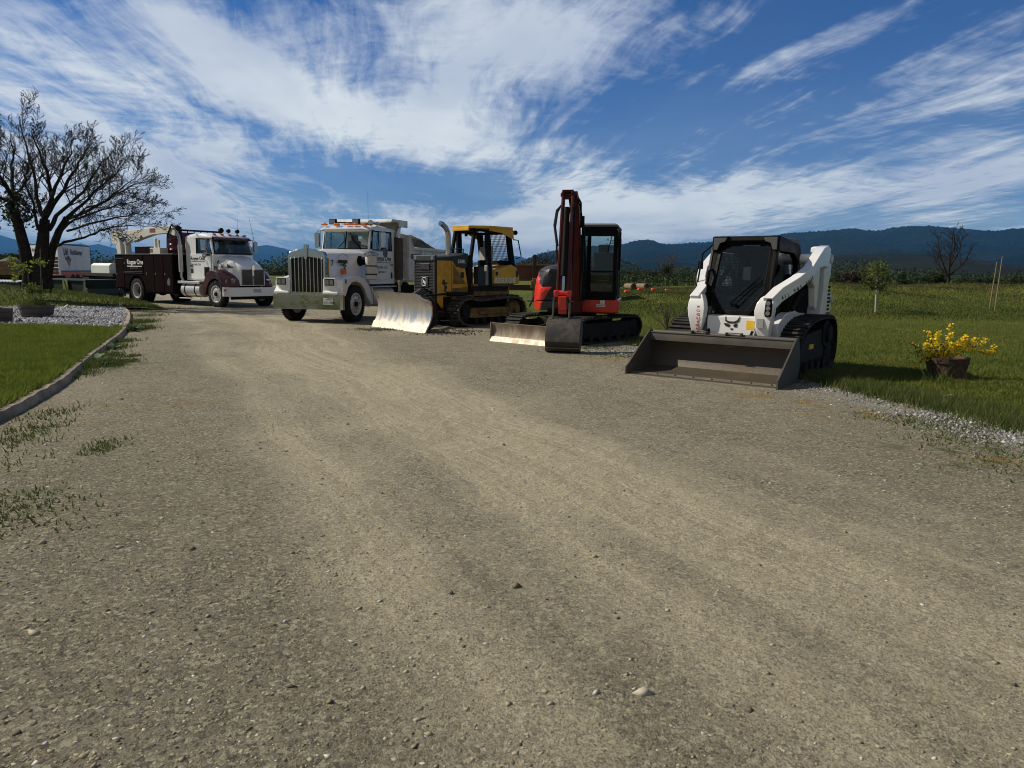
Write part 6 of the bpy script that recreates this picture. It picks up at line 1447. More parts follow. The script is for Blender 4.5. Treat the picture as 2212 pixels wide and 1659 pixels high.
bed_n = [KZ(a, b_, .08) for a, b_ in ((1035, 412), (900, 405), (600, 388), (300, 384), (0, 380), (-500, 380))]
bed_f = [KZ(a, b_, .08) for a, b_ in ((-500, 232), (0, 232), (300, 232), (600, 228), (850, 225), (1000, 232))]
# split the island at the bed
ktop = [p for p in inn]
i_near = min(range(len(ktop)), key=lambda i: (ktop[i] - bed_n[0]).length); i_far = len(ktop) - 1
lawn_poly = [Vector((p.x, p.y, 0)) for p in ktop[:i_near]] + [Vector((p.x, p.y, 0)) for p in bed_n] + [Vector((-26, 16, 0)), Vector((-20, 3, 0))]
poly_sheet('lawn', lawn_poly, .080, M_GRASSG)
m, nt, b, oc = new_mat('grey_gravel')
vc = voronoi(nt, oc, 24, 'F1', 'Color'); r_ = sep(nt, vc)[0]
c = mixc(nt, r_, (.10, .105, .12), (.34, .35, .38)); nt.links.new(c, b.inputs['Base Color']); b.inputs['Roughness'].default_value = .9
set_bump(nt, b, S(nt, voronoi(nt, oc, 24)) * -1.0, .03); M_GRAV = m
bed_poly = [Vector((p.x, p.y, 0)) for p in ktop[i_near:]] + [Vector((p.x, p.y, 0)) for p in bed_f[::-1]] + [Vector((p.x, p.y, 0)) for p in bed_n[::-1]]
poly_sheet('gravel_bed', bed_poly, .070, M_GRAV)
# grassy mound behind the bed
y_far = bed_f[3].y
def mound_h(x, y):
    e = np.clip((x + 46) / 20, 0, 1) * np.clip((-12.9 - (y - y_far) * .62 - x) / 6.5, 0, 1) ** .8; k = np.clip((y - (y_far - .1)) / 3.2, 0, 1); k = k * k * (3 - 2 * k); bk = 1 - np.clip((y - y_far - 6.5) / 6, 0, 1)
    xr_ = -11.9 - np.maximum(y - y_far, 0) * .62
    return .072 * np.clip((xr_ - x) / .8, 0, 1) + .66 * e * k * bk - .10 * (1 - bk) - .14 * np.clip((x - xr_) / .6, 0, 1)
xs = np.linspace(-40, -10.9, 120); ys = np.linspace(y_far - .15, y_far + 12.5, 60); GX, GY = np.meshgrid(xs, ys); GZ = mound_h(GX, GY)
I = np.arange(GX.size).reshape(GX.shape); F = np.stack([I[:-1, :-1].ravel(), I[:-1, 1:].ravel(), I[1:, 1:].ravel(), I[1:, :-1].ravel()], 1)
g = fastmesh('grass_mound', np.stack([GX.ravel(), GY.ravel(), GZ.ravel()], 1), F, M_GRASSG, kind='structure'); g.data.shade_smooth()

# ---------------------------------------------------------------- point in polygon sampling for blades
def inside(P, poly):
    x, y = P[:, 0], P[:, 1]; r = np.zeros(len(P), bool); n = len(poly)
    for i in range(n):
        a, b_ = poly[i], poly[(i + 1) % n]
        c_ = ((a.y > y) != (b_.y > y)); xx = (b_.x - a.x) * (y - a.y) / ((b_.y - a.y) + 1e-12) + a.x; r ^= c_ & (x < xx)
    return r
def sample(n, x0, x1, y0, y1, bias=1.0):
    u_ = rng.random(n) ** bias; return np.stack([x0 + (x1 - x0) * rng.random(n), y0 + (y1 - y0) * u_], 1)
def in_view(P, m_=1.08): return (np.abs(P[:, 0]) < P[:, 1] * .70 * m_ + 5.0 * rng.random(len(P)) ** .6)
P = sample(620000, -19, -2, 4.5, 22, 1.0); P = P[inside(P, lawn_poly) & in_view(P)]; keep = rng.random(len(P)) < np.clip(11 / P[:, 1], .25, 1) ** 1.6; P = P[keep]
blades('lawn_grass', P, .078, .055, .012, GRASS, .9, label='short green lawn grass inside the kerb', cat='lawn')
# tall blades leaning over the kerb
def along(pts, n, s0, s1, amp):
    idx = rng.random(n) * (len(pts) - 2); i = idx.astype(int); f = idx - i; A_ = np.array([[p.x, p.y] for p in pts]); q = A_[i] * (1 - f)[:, None] + A_[i + 1] * f[:, None]
    t = A_[i + 1] - A_[i]; t /= np.linalg.norm(t, axis=1)[:, None] + 1e-9; nn = np.stack([-t[:, 1], t[:, 0]], 1) * sgn
    return q + nn * (s0 + (s1 - s0) * rng.random(n))[:, None], idx / len(pts)
q, f = along(inn[:i_near], 9000, -.02, .12, 0); blades('kerb_grass', q, .075, .085, .014, GRASS, 1.0, label='longer grass leaning over the kerb top', cat='grass')
# weeds outside the kerb in clumps
cl = []
for (px, py, n, r_, hh) in ((20, 955, 320, .30, .08), (60, 930, 220, .25, .07), (5, 1010, 90, .3, .05), (110, 895, 200, .2, .07), (165, 812, 400, .22, .10), (195, 790, 1500, .30, .17), (215, 772, 1100, .26, .14), (240, 752, 700, .25, .11), (262, 738, 700, .22, .10), (290, 712, 1700, .30, .20), (302, 697, 1100, .30, .17), (315, 682, 600, .5, .10), (268, 782, 700, .16, .06), (250, 790, 400, .14, .05), (285, 770, 300, .12, .05), (255, 660, 1200, 1.0, .10), (330, 668, 700, .9, .08), (200, 657, 800, 1.5, .10), (38, 1085, 120, .2, .05), (230, 960, 120, .15, .05), (212, 975, 100, .1, .05)):
    c_ = gp(px, py); cl.append((np.stack([c_.x + rng.normal(size=n) * r_ * .6, c_.y + rng.normal(size=n) * r_], 1), hh))
for k, (P, hh) in enumerate(cl): cl[k] = (P, np.full(len(P), hh))
P = np.concatenate([a for a, _ in cl]); H_ = np.concatenate([b_ for _, b_ in cl])
def blades_h(name, P, Hh, w, mt, lean, label, cat, z=.004):
    o = blades(name, P, z, 1.0, w, mt, 0, label=label, cat=cat); me = o.data; n = len(P); co = np.empty(n * 9, np.float32); me.vertices.foreach_get('co', co); co = co.reshape(n, 3, 3)
    s_ = rng.random(n); hh = Hh * (.35 + .8 * s_); base = (co[:, 0] + co[:, 1]) / 2; a = rng.random(n) * 6.28; co[:, 2] = base + np.stack([np.cos(a) * hh * lean * rng.random(n), np.sin(a) * hh * lean * rng.random(n), hh], 1)
    me.vertices.foreach_set('co', co.astype(np.float32).ravel()); me.update(); return o
blades_h('roadside_weeds', P, H_ * .68, .013, WEED, .9, 'patchy weeds growing along the outside of the kerb', 'weeds')
# dock plant with broad dark leaves by the kerb bend
def rosette(base, n, L, w, seed, label, mt):
    rg = np.random.default_rng(seed); V = []; F = []
    for i in range(n):
        a = rg.random() * 6.28; e = .25 + .8 * rg.random(); l = L * (.6 + .6 * rg.random()); d = np.array([math.cos(a), math.sin(a)]); s_ = np.array([-d[1], d[0]])
        b0 = len(V)
        for k, (t, ww) in enumerate(((0, .1), (.35, .8), (.7, 1.0), (.9, .5))):
            x = d * l * t * math.cos(e * (1 - .5 * t)); z = l * t * math.sin(e) * (1 - .45 * t)
            for q in (-1, 1): V.append((x[0] + s_[0] * w * ww * q, x[1] + s_[1] * w * ww * q, z + .01))
        V.append((d[0] * l, d[1] * l, l * math.sin(e) * .5)); F += [(b0, b0 + 1, b0 + 3, b0 + 2), (b0 + 2, b0 + 3, b0 + 5, b0 + 4), (b0 + 4, b0 + 5, b0 + 7, b0 + 6), (b0 + 6, b0 + 7, b0 + 8)]
    o = raw('weed_plant', V, F, mt, smooth=80); o.location = base; tag(o, label, 'weed', 'broad leaved weeds by the kerb'); return o
WL = mat('dock_leaf', (.035, .085, .015), .6, 0, (.10, .14, .03), 8, .5)
WLD = mat('thistle_leaf', (.014, .040, .014), .6, 0, (.03, .06, .02), 8, .5)
rosette(gp(206, 782), 16, .26, .035, 3, 'broad leaved weed with light green leaves below the crack in the kerb', WL)
rosette(gp(247, 755), 11, .17, .022, 4, 'small light green weed against the middle of the kerb', WL)
rosette(gp(292, 716), 24, .32, .022, 5, 'dark spiky thistle at the bend of the kerb', WLD)
rosette(gp(218, 790), 12, .22, .03, 6, 'darker weed sprawling on the gravel beside the kerb', WLD)

# grass on the right ----------------------------------------------------
P = sample(1000000, 1.0, 28, 5.0, 34, 1.2); P = P[~inside(P, yp) & in_view(P)]; P = P[rng.random(len(P)) < np.clip(10 / P[:, 1], .12, 1) ** 1.5]
blades('field_grass', P, berm_h(P[:, 0], P[:, 1]), .038, .012, GRASSF, .9, label='mown green field grass right of the machines', cat='grass')
P = sample(110000, 2, 42, 26, 50); P = P[~inside(P, yp) & in_view(P)]; P = P[rng.random(len(P)) < np.clip((P[:, 1] - 26 + 3 * fbm(P[:, 0] * .3 + 9, P[:, 1] * .3, 61, 3)) / 9, .03, 1)]; blades('bank_grass', P, berm_h(P[:, 0], P[:, 1]), .07, .03, leafmat('bank_blades_shaded', (.020, .032, .006), (.085, .095, .022), .3, .5), 1.0, label='rough grass on the low bank', cat='grass')  # blade colour darkened to stand for the slope's weaker light
P = sample(22000, 2, 42, 40, 50); P = P[in_view(P)]; blades('dry_bank_grass', P, berm_h(P[:, 0], P[:, 1]), .12, .03, DRY, 1.0, label='pale dry grass on the crest of the bank', cat='grass')
P = sample(30000, -38, -11, y_far, y_far + 7); P = P[in_view(P)]; P = P[mound_h(P[:, 0], P[:, 1]) > .02]; blades('mound_grass', P, mound_h(P[:, 0], P[:, 1]), .09, .03, WEED, 1.0, label='rough grass on the mound behind the gravel bed', cat='grass')
# rough fringe where field meets gravel
fr = []
ypx = [gp(*p) for p in yard_px]
A_ = np.array([[p.x, p.y] for p in ypx])
idx = rng.random(26000) * (len(A_) - 1.001); i = idx.astype(int); f = (idx - i)[:, None]; q = A_[i] * (1 - f) + A_[i + 1] * f; q += rng.normal(size=q.shape) * np.array([.22, .22]) + np.array([.10, .14])
blades_h('fringe_grass', q, np.full(len(q), .11), .013, WEED, .9, 'ragged grass fringe along the edge of the gravel', 'grass')
q = q[rng.random(len(q)) < .12] + rng.normal(size=(1, 2)) * .1; blades_h('fringe_straw', q, np.full(len(q), .15), .008, DRY, 1.2, 'dry straw in the grass fringe', 'grass')
cl = []
for (px, py, n, r_) in ((2150, 975, 260, .5), (2060, 950, 200, .4), (2180, 1010, 150, .4), (1950, 905, 200, .4), (2100, 930, 300, .4), (2000, 915, 220, .35), (1290, 752, 500, .5), (1350, 770, 300, .4), (30, 1130, 160, .35), (70, 1090, 100, .3)):
    c_ = gp(px, py); cl.append(np.stack([c_.x + rng.normal(size=n) * r_ * .7, c_.y + rng.normal(size=n) * r_ * .5], 1))
P = np.concatenate(cl); blades_h('gravel_weeds', P, np.full(len(P), .035), .014, WEED, 1.2, 'tiny weeds sprouting through the gravel', 'weeds')

# loose stones ----------------------------------------------------------
def stones(name, P, size, mt, label, flat=.45, z=.002):
    n = len(P); s_ = size * np.exp(rng.normal(size=n) * .38); oct_ = np.array([[1, 0, 0], [0, 1, 0], [-1, 0, 0], [0, -1, 0], [0, 0, 1], [0, 0, -.3]], float); Fo = np.array([[0, 1, 4], [1, 2, 4], [2, 3, 4], [3, 0, 4], [1, 0, 5], [2, 1, 5], [3, 2, 5], [0, 3, 5]])
    V = oct_[None] * (1 + rng.normal(size=(n, 6, 3)) * .18) + rng.normal(size=(n, 6, 3)) * .15; V[:, :, 2] *= flat * (.5 + rng.random(n)[:, None]); V[:, :, 1] *= (.55 + .5 * rng.random(n))[:, None]
    a = rng.random(n) * 6.28; ca, sa = np.cos(a)[:, None], np.sin(a)[:, None]; x = V[:, :, 0] * ca - V[:, :, 1] * sa; y = V[:, :, 0] * sa + V[:, :, 1] * ca
    tl = rng.normal(size=(n, 1)) * .25; V = np.stack([x, y, V[:, :, 2] + x * tl], -1) * s_[:, None, None]; V[:, :, 0] += P[:, 0:1]; V[:, :, 1] += P[:, 1:2]; V[:, :, 2] += z + s_[:, None] * .08
    F = (Fo[None] + np.arange(n)[:, None, None] * 6).reshape(-1, 3); o = fastmesh(name, V.reshape(-1, 3), F, mt, kind='stuff'); o['label'] = label; o['category'] = 'gravel'; return o
def stonemat(name, ramp):
    m = bpy.data.materials.new(name); m.use_nodes = True; nt = m.node_tree; b = nt.nodes['Principled BSDF']; g_ = nt.nodes.new('ShaderNodeNewGeometry'); r = nt.nodes.new('ShaderNodeValToRGB')
    nt.links.new(g_.outputs['Random Per Island'], r.inputs[0]); el = r.color_ramp.elements; el[0].position = ramp[0][0]; el[0].color = ramp[0][1] + (1,); el[1].position = ramp[-1][0]; el[1].color = ramp[-1][1] + (1,)
    for p_, c_ in ramp[1:-1]: e = el.new(p_); e.color = c_ + (1,)
    nt.links.new(r.outputs[0], b.inputs['Base Color']); b.inputs['Roughness'].default_value = .85; b.inputs['Specular IOR Level'].default_value = .3; return m
ST1 = stonemat('yard_stones', [(0, (.075, .068, .055)), (.2, (0.18, 0.1593, 0.105)), (.55, (0.264, 0.2301, 0.15)), (.85, (0.348, 0.3127, 0.215)), (.96, (.42, .40, .36)), (1, (.60, .58, .54))])
ST2 = stonemat('grey_stones', [(0, (.09, .095, .105)), (.4, (.20, .205, .225)), (.8, (.33, .34, .37)), (1, (.52, .53, .56))])
ST3 = stonemat('pale_stones', [(0, (.09, .09, .08)), (.4, (.17, .17, .155)), (.85, (.28, .285, .275)), (1, (.50, .51, .50))])
lane_n = np.array([d_.y, -d_.x])
def lane_keep(P):
    ac_ = P @ lane_n - ac0; b_ = np.exp(-(ac_ * .55) ** 2); nz = fbm(P[:, 0] * .9 + 50, P[:, 1] * .9 + 50, 77, 4); return rng.random(len(P)) < np.clip(.95 - b_ * .75 + (nz - .5) * 1.6, .06, 1)
P = sample(150000, -9, 9, 1.9, 13, 1.9); P = P[in_view(P) & inside(P, yp) & (~inside(P, ko + [Vector((-30, 22, 0)), Vector((-30, 0, 0))]))]; P = P[lane_keep(P)]
stones('yard_gravel', P, .0070, ST1, 'loose gravel chips over the packed dirt yard')
P = sample(900, -7, 7, 2.0, 11, 1.6); P = P[in_view(P) & inside(P, yp) & (~inside(P, ko + [Vector((-30, 22, 0)), Vector((-30, 0, 0))]))]; stones('larger_stones', P, .0095, ST1, 'larger loose stones scattered over the yard', .6)
P = sample(30, -6, 7, 2.2, 12, 1.3); P = P[in_view(P)]; P = P[inside(P, yp)]; P = P[P[:, 0] > -P[:, 1] * .42]
stones('dark_pebbles', P, .013, stonemat('dark_stones', [(0, (.030, .030, .030)), (.7, (.07, .068, .06)), (1, (.16, .15, .14))]), 'few dark pebbles lying on the yard', .8)
A_ = np.array([[p.x, p.y] for p in ypx[:12]]); idx = rng.random(20000) ** 1.3 * (len(A_) - 1.001); i = idx.astype(int); f = (idx - i)[:, None]; q = A_[i] * (1 - f) + A_[i + 1] * f + np.abs(rng.normal(size=(20000, 2))) * np.array([-.45, -.55]) + np.array([.05, .05])
nz = fbm(q[:, 0] * 1.3 + 20, q[:, 1] * 1.3 + 20, 99, 4); q = q[rng.random(len(q)) < np.clip((nz - .30) * 3.2, .05, 1)]; stones('edge_gravel', q, .0115, ST3, 'pale crushed stone along the edge of the grass', .6)
c_ = gp(1320, 762); q = np.stack([c_.x + rng.normal(size=3500) * .8, c_.y + rng.normal(size=3500) * .35], 1); stones('pale_gravel_patch', q, .013, ST3, 'pale gravel patch beside the excavator bucket')
P = sample(60000, -18, -9, bed_n[0].y - 4, 27); P = P[inside(P, bed_poly)]; stones('bed_stones', P, .026, ST2, 'grey crushed stone filling the curved bed', .7, .07)
# churned clods by the dozer blade
cl = []
for (px, py, n, rx, ry) in ((800, 712, 260, .5, .22), (845, 712, 420, .6, .22), (862, 706, 300, .30, .22), (960, 722, 300, .9, .22), (1010, 716, 300, .9, .3)):
    c_ = gp(px, py); cl.append(np.stack([c_.x + rng.normal(size=n) * rx * .5, c_.y + rng.normal(size=n) * ry], 1))
stones('soil_clods', np.concatenate(cl), .016, stonemat('clods', [(0, (.030, .025, .018)), (.6, (.065, .053, .038)), (1, (.12, .10, .07))]), 'crumbled dark soil clods in front of the bulldozer blade', .9)
# ================================================================ trees, pots, background things
# big leafing tree at the left: several stems from one stool
TD = 27.0
TZ = lambda a, b_, dy=0.0: np.array(dp(a * .3229, 172.8 + b_ * .3229, TD + dy))
t = empty('leafing_tree', (0, 0, 0)); tag(t, 'large dark many-stemmed tree just coming into bud at the left, behind the planted tub', 'tree')
ts = TubeSet(); tr = TubeSet(); tips = []; rg = np.random.default_rng(12)
base = TZ(262, 1400)
tr.tube([TZ(190, 1420), TZ(195, 1300), TZ(165, 1130, -.1), TZ(120, 960, -.2), TZ(85, 860, -.2)], .24, .15, 10)
tr.tube([TZ(262, 1420), TZ(270, 1300), TZ(275, 1180), TZ(290, 1050), TZ(300, 930)], .29, .16, 10)
tr.tube([TZ(305, 1420, .1), TZ(320, 1280, .2), TZ(345, 1140, .3), TZ(395, 1010, .4), TZ(450, 920, .5)], .19, .10, 10)
limbs = [([(85, 860, -.2), (30, 700, -.6), (-40, 520, -1.0), (-90, 330, -1.2)], .15), ([(85, 860, -.2), (110, 720, .4), (180, 600, .8), (230, 500, 1.0)], .09), ([(120, 960, -.2), (190, 940, -.6), (215, 860, -.9), (250, 780, -1.2)], .05),
  ([(85, 860, -.2), (70, 640, .6), (60, 430, 1.0), (40, 250, 1.3)], .11), ([(60, 800, -.2), (-40, 740, -.4), (-150, 640, -.6), (-260, 560, -1)], .10),
  ([(300, 930, 0), (345, 780, -.3), (330, 620, -.5), (270, 420, -.8), (215, 230, -1.0)], .14), ([(300, 930, 0), (250, 760, .5), (215, 560, .9), (170, 330, 1.2), (125, 120, 1.4)], .11), ([(290, 1050, 0), (240, 930, -.5), (225, 820, -.9), (150, 640, -1.2), (120, 480, -1.3)], .09),
  ([(345, 780, -.3), (420, 620, -.6), (470, 470, -.8), (520, 310, -.9)], .10), ([(300, 930, 0), (400, 740, .6), (500, 560, 1.0), (580, 420, 1.2), (640, 290, 1.3)], .12), ([(330, 1000, .1), (430, 860, -.4), (560, 700, -.8), (680, 520, -1.2), (780, 370, -1.3)], .12),
  ([(450, 920, .5), (560, 800, .7), (700, 680, .8), (820, 570, .9), (900, 460, .9)], .10), ([(450, 920, .5), (600, 850, .2), (780, 760, 0), (900, 680, -.2), (1010, 630, -.3)], .09), ([(395, 1010, .4), (520, 930, 1.0), (700, 850, 1.4), (880, 800, 1.6), (1040, 740, 1.7)], .075),
  ([(345, 1140, .3), (420, 1090, 0), (560, 1045, -.3), (700, 985, -.6), (860, 960, -.8), (1010, 930, -.9)], .080), ([(450, 1010, .2), (620, 960, -.5), (800, 905, -1.0), (950, 890, -1.2), (1080, 880, -1.3)], .06), ([(430, 940, .5), (560, 890, -.2), (720, 800, -.8), (850, 700, -1.4), (960, 560, -1.6)], .06)]
for pts, r0 in limbs:
    sh_ = lambda p: (p if p[1] > 1000 else (p[0] * .93 + 19, 1000 - (1000 - p[1]) * .86, p[2])); pts = [pts[0]] + [sh_(p) for p in pts[1:]]
    P_ = np.array([TZ(*p) for p in pts]); P_ = P_ + rg.normal(size=P_.shape) * .05; P_[0] = TZ(*pts[0])
    Q = [P_[0]]
    for a, b_ in zip(P_[:-1], P_[1:]): Q += [a * .66 + b_ * .34 + rg.normal(size=3) * .03, a * .33 + b_ * .67 + rg.normal(size=3) * .03, b_]
    grow(ts, Q, r0 * .72, .010, 0, rg, tips, .66, .44, .20, 13, 3, .08, .0044)
tr.mesh('trunk', BARK, t); ts.mesh('crown', BARK, t)
T = np.array(tips); k = rg.random(len(T)) < .40; P_ = T[k]; V, F = leaves(P_, .024, rg, .55); fastmesh('buds', V, F, leafmat('buds', (.022, .028, .014), (.05, .055, .03), .1), t)
q = np.concatenate([rg.normal(size=(900, 3)) * np.array([.34, .34, .36]) + TZ(95, 850), rg.normal(size=(250, 3)) * .22 + TZ(130, 900)]); V, F = leaves(q, .05, rg); fastmesh('mistletoe', V, F, LEAFD, t)

def place_z(px, py, d): return dp(px, py, d)
# half barrel tubs
WOODG = mat('weathered_stave', (.105, .095, .085), .9, 0, (.055, .048, .042), 5, .6, bump=.004, bscale=30)
WOODB = mat('brown_stave', (.075, .036, .026), .75, 0, (.03, .018, .014), 5, .6, bump=.004, bscale=30)
IRON = mat('rusty_hoop', (.055, .045, .040), .6, .5, (.12, .06, .03), 9, .6)
SOIL = mat('potting_soil', (.030, .022, .016), .95, bump=.02, bscale=20)
def tub(name, loc, rt, rb, h, mt, label, n=22, rz=0, hoops=(.25, .72), gap=0):
    o = empty(name, loc, rz); tag(o, label, 'planter')
    for part_ in (0,):
        mb = MB()
        for i in range(n):
            a0, a1 = 2 * math.pi * (i + .02) / n, 2 * math.pi * (i + .98) / n; P8 = []
            for z, r_ in ((0, rb), (h, rt)):
                for a, q_ in ((a0, 0), (a1, 0), (a1, -.022), (a0, -.022)): P8.append((math.cos(a) * (r_ + q_), math.sin(a) * (r_ + q_), z + (.006 * math.sin(i * 2.3) if z else 0)))
            mb.add(P8, [(3, 2, 1, 0), (4, 5, 6, 7), (0, 1, 5, 4), (1, 2, 6, 5), (2, 3, 7, 6), (3, 0, 4, 7)])
        me = mb.build('staves', mt, o, smooth=30)
    for f in hoops: r_ = rb + (rt - rb) * f; MB().lathe((0, 0, h * f - .015), (0, 0, 1), [(0, r_ + .002), (.0, r_ + .006), (.03, r_ + .008), (.03, r_ + .003)], 36).build('hoop', IRON, o, smooth=30)
    MB().lathe((0, 0, h * .86), (0, 0, 1), [(0, rt * .93), (.01, rt * .9), (.02, 0)], 20).build('soil', SOIL, o); return o
pc = gp(80.5, 681.5, .11); tw = .46
tub('barrel_planter', pc, .44, .38, .30, WOODG, 'grey weathered half barrel tub holding the leafy vine on the gravel bed')
tub('barrel_planter', gp(-7, 692, .11), .36, .33, .30, WOODG, 'grey half barrel tub cut off by the left edge of the photo')
# vine in the tub
v = empty('vine', pc); tag(v, 'thin vine with yellow green leaves trained on canes above the grey tub', 'vine')
VZ = lambda a, b_, dy=0.0: np.array(dp(a * .11717, 483.9 + b_ * .11717, pc.y + dy)) - np.array(pc)
vs = TubeSet()
for pts, r_ in (([(700, 1470), (640, 1370), (590, 1300), (500, 1250), (450, 1250)], .013), ([(690, 1470), (650, 1330), (600, 1230), (560, 1180)], .012), ([(450, 1460), (400, 1280), (340, 1080), (290, 900), (250, 740), (230, 640)], .010), ([(560, 1180), (520, 1050), (500, 900), (520, 800)], .007), ([(590, 1300), (680, 1260), (800, 1250), (880, 1240)], .008)):
    Q = np.array([VZ(a, b_, rg.normal() * .06) for a, b_ in pts]); vs.tube(Q, r_, r_ * .4, 5)
vs.mesh('stems', mat('vine_stem', (.10, .075, .045), .8), v)
cs = TubeSet(); cs.tube([VZ(765, 1480), VZ(752, 900), VZ(742, 460)], .012, .010, 6); cs.tube([VZ(545, 1470), VZ(535, 1150), VZ(520, 900)], .008, .007, 5); cs.tube([VZ(790, 1250), VZ(780, 1120), VZ(778, 1020)], .006, .006, 5); cs.mesh('canes', mat('grey_cane', (.13, .11, .085), .8), v)
pp = []
for a, b_, s_, n in ((200, 650, 45, 22), (330, 790, 60, 45), (420, 760, 50, 30), (300, 960, 45, 34), (250, 1010, 30, 18), (520, 830, 50, 30), (790, 700, 50, 34), (590, 710, 25, 10), (500, 1180, 70, 46), (620, 1170, 60, 40), (680, 1200, 50, 34), (870, 1240, 30, 30), (820, 1250, 20, 8), (450, 1270, 40, 20), (400, 900, 40, 14), (700, 690, 30, 10)):
    for _ in range(n): pp.append(VZ(a + rg.normal() * s_, b_ + rg.normal() * s_ * .6, rg.normal() * .12))
V, F = leaves(np.array(pp), .038, rg, .8); fastmesh('leaves', V, F, LEAFY, v)
q = np.stack([pc.x + rg.normal(size=700) * .17, pc.y + rg.normal(size=700) * .17], 1); q = q[((q - np.array([pc.x, pc.y])) ** 2).sum(1) < .13]; b_ = blades('tub_weeds', q, pc.z + .26, .14, .012, WEED, .8, label='weeds sprouting from the soil of the grey tub')

# yellow shrub in a brown barrel
fc = gp(2043, 815); fb = tub('barrel_planter', fc, .30, .245, .31, WOODB, 'dark brown half barrel tub standing in the grass under the yellow shrub', 16, .3, (.78,))
FZ = lambda a, b_, dy=0.0: np.array(dp(1780 + a * .27088, 466.6 + b_ * .27088, fc.y + dy)) - np.array(fc)
fo = empty('flowering_shrub', fc); tag(fo, 'bright yellow flowering shrub arching out of the brown barrel', 'shrub')
fs = TubeSet(); fl = []; lf = []
for pts, dens in (([(950, 1150), (860, 1110), (790, 1140), (730, 1185)], 1.5), ([(950, 1150), (850, 1080), (780, 1060), (740, 1110)], 1.0), ([(950, 1150), (900, 1060), (860, 1000), (825, 920)], .8), ([(950, 1150), (930, 1050), (900, 970), (910, 920)], 1.3), ([(950, 1150), (960, 1050), (990, 980), (1020, 935)], 1.3), ([(990, 980), (1000, 910), (1012, 860)], .45),
     ([(960, 1150), (1030, 1070), (1080, 1020), (1130, 975), (1120, 965)], 1.5), ([(960, 1140), (1040, 1060), (1120, 1030), (1180, 1020), (1215, 970)], 1.3), ([(960, 1150), (1060, 1100), (1150, 1060), (1250, 1085), (1330, 1085), (1362, 1050)], 1.1), ([(1180, 1050), (1240, 1030), (1270, 1005), (1303, 985)], 1.0),
     ([(940, 1150), (840, 1070), (740, 1045), (665, 1003)], .16), ([(950, 1160), (960, 1100), (975, 1120), (940, 1130)], 1.5), ([(960, 1150), (1010, 1190), (1020, 1220), (960, 1245)], .8), ([(940, 1150), (880, 1090), (820, 1010), (800, 1040)], .8), ([(950, 1150), (910, 1100), (870, 1040), (890, 1020)], 1.3), ([(955, 1150), (1000, 1080), (1010, 1020), (1050, 1030)], 1.1), ([(955, 1130), (1010, 1050), (1090, 990), (1150, 1000)], .8)):
    dy = rg.normal() * .12; Q0 = np.array([FZ(a, b_, dy * k / len(pts) + rg.normal() * .02) for k, (a, b_) in enumerate(pts)]); fs.tube(Q0, .008, .003, 4)
    L = np.linalg.norm(np.diff(Q0, axis=0), axis=1).sum(); n = int(L * 330 * dens) + 8
    for _ in range(n):
        u_ = (.12 + .88 * rg.random()) * (len(Q0) - 1); k = min(int(u_), len(Q0) - 2); p = Q0[k] + (Q0[k + 1] - Q0[k]) * (u_ - k); (fl if rg.random() < .86 else lf).append(p + rg.normal(size=3) * .020)
for _ in range(260): lf.append(FZ(870 + rg.normal() * 70, 1090 + rg.normal() * 40, rg.normal() * .12))
fs.mesh('stems', mat('green_brown_stem', (.07, .06, .025), .8), fo); V, F = leaves(np.array(fl), .0145, rg, .85); fastmesh('flowers', V, F, leafmat('yellow_petals', (.86, .60, .015), (.95, .78, .06), .35), fo)
V, F = leaves(np.array(lf), .016, rg, .6); fastmesh('leaves', V, F, WEED, fo)
# spiky grass clump at the foot of the barrel, and straws
for (px, py, n, hh, lab, mt) in ((2030, 826, 60, .26, 'pale green spiky grass clump at the foot of the brown barrel', WEED), (2100, 838, 14, .40, 'few long pale straws right of the brown barrel', DRY)):
    c_ = gp(px, py); q = np.stack([c_.x + rg.normal(size=n) * .09, c_.y + rg.normal(size=n) * .07], 1); o = blades_h('grass_tuft', q, np.full(n, hh), .012, mt, 1.1, lab, 'grass tuft'); o['kind'] = 'stuff'
# rock in the fringe
def rock(loc, s_, mt, label, seed, group=None):
    rg_ = np.random.default_rng(seed); mb = MB().ball((0, 0, 0), 1.0, 14); o = mb.build('rock', mt, None, 0, 45); me = o.data
    for v_ in me.vertices:
        n_ = v_.co.normalized(); f_ = 1 + .22 * math.sin(n_.x * 3.1 + seed) * math.cos(n_.y * 2.7 + seed) + .12 * math.sin(n_.z * 6 + n_.x * 5); v_.co = Vector((n_.x * s_[0], n_.y * s_[1], max(n_.z, -.3) * s_[2])) * f_
    o.location = loc; tag(o, label, 'rock', group); return o
rock(gp(2048, 860, .02), (.085, .06, .045), mat('tan_rock', (.34, .24, .13), .9, 0, (.16, .10, .06), 12, .6, bump=.01, bscale=30), 'tan rock lying in the gravel below the brown barrel', 3)
p_ = dp(2092, 623, 46); rock(p_, (.32, .25, .18), mat('white_rock', (.45, .45, .42), .9, 0, (.15, .16, .13), 3, .6), 'white boulder on the crest of the grass bank', 5)
rock(dp(8, 582, 41.0), (.9, .7, .60), mat('grey_boulder', (.14, .15, .15), .9, 0, (.08, .09, .07), 2, .5), 'grey tarp-like boulder heap at the far left behind the timber', 9)

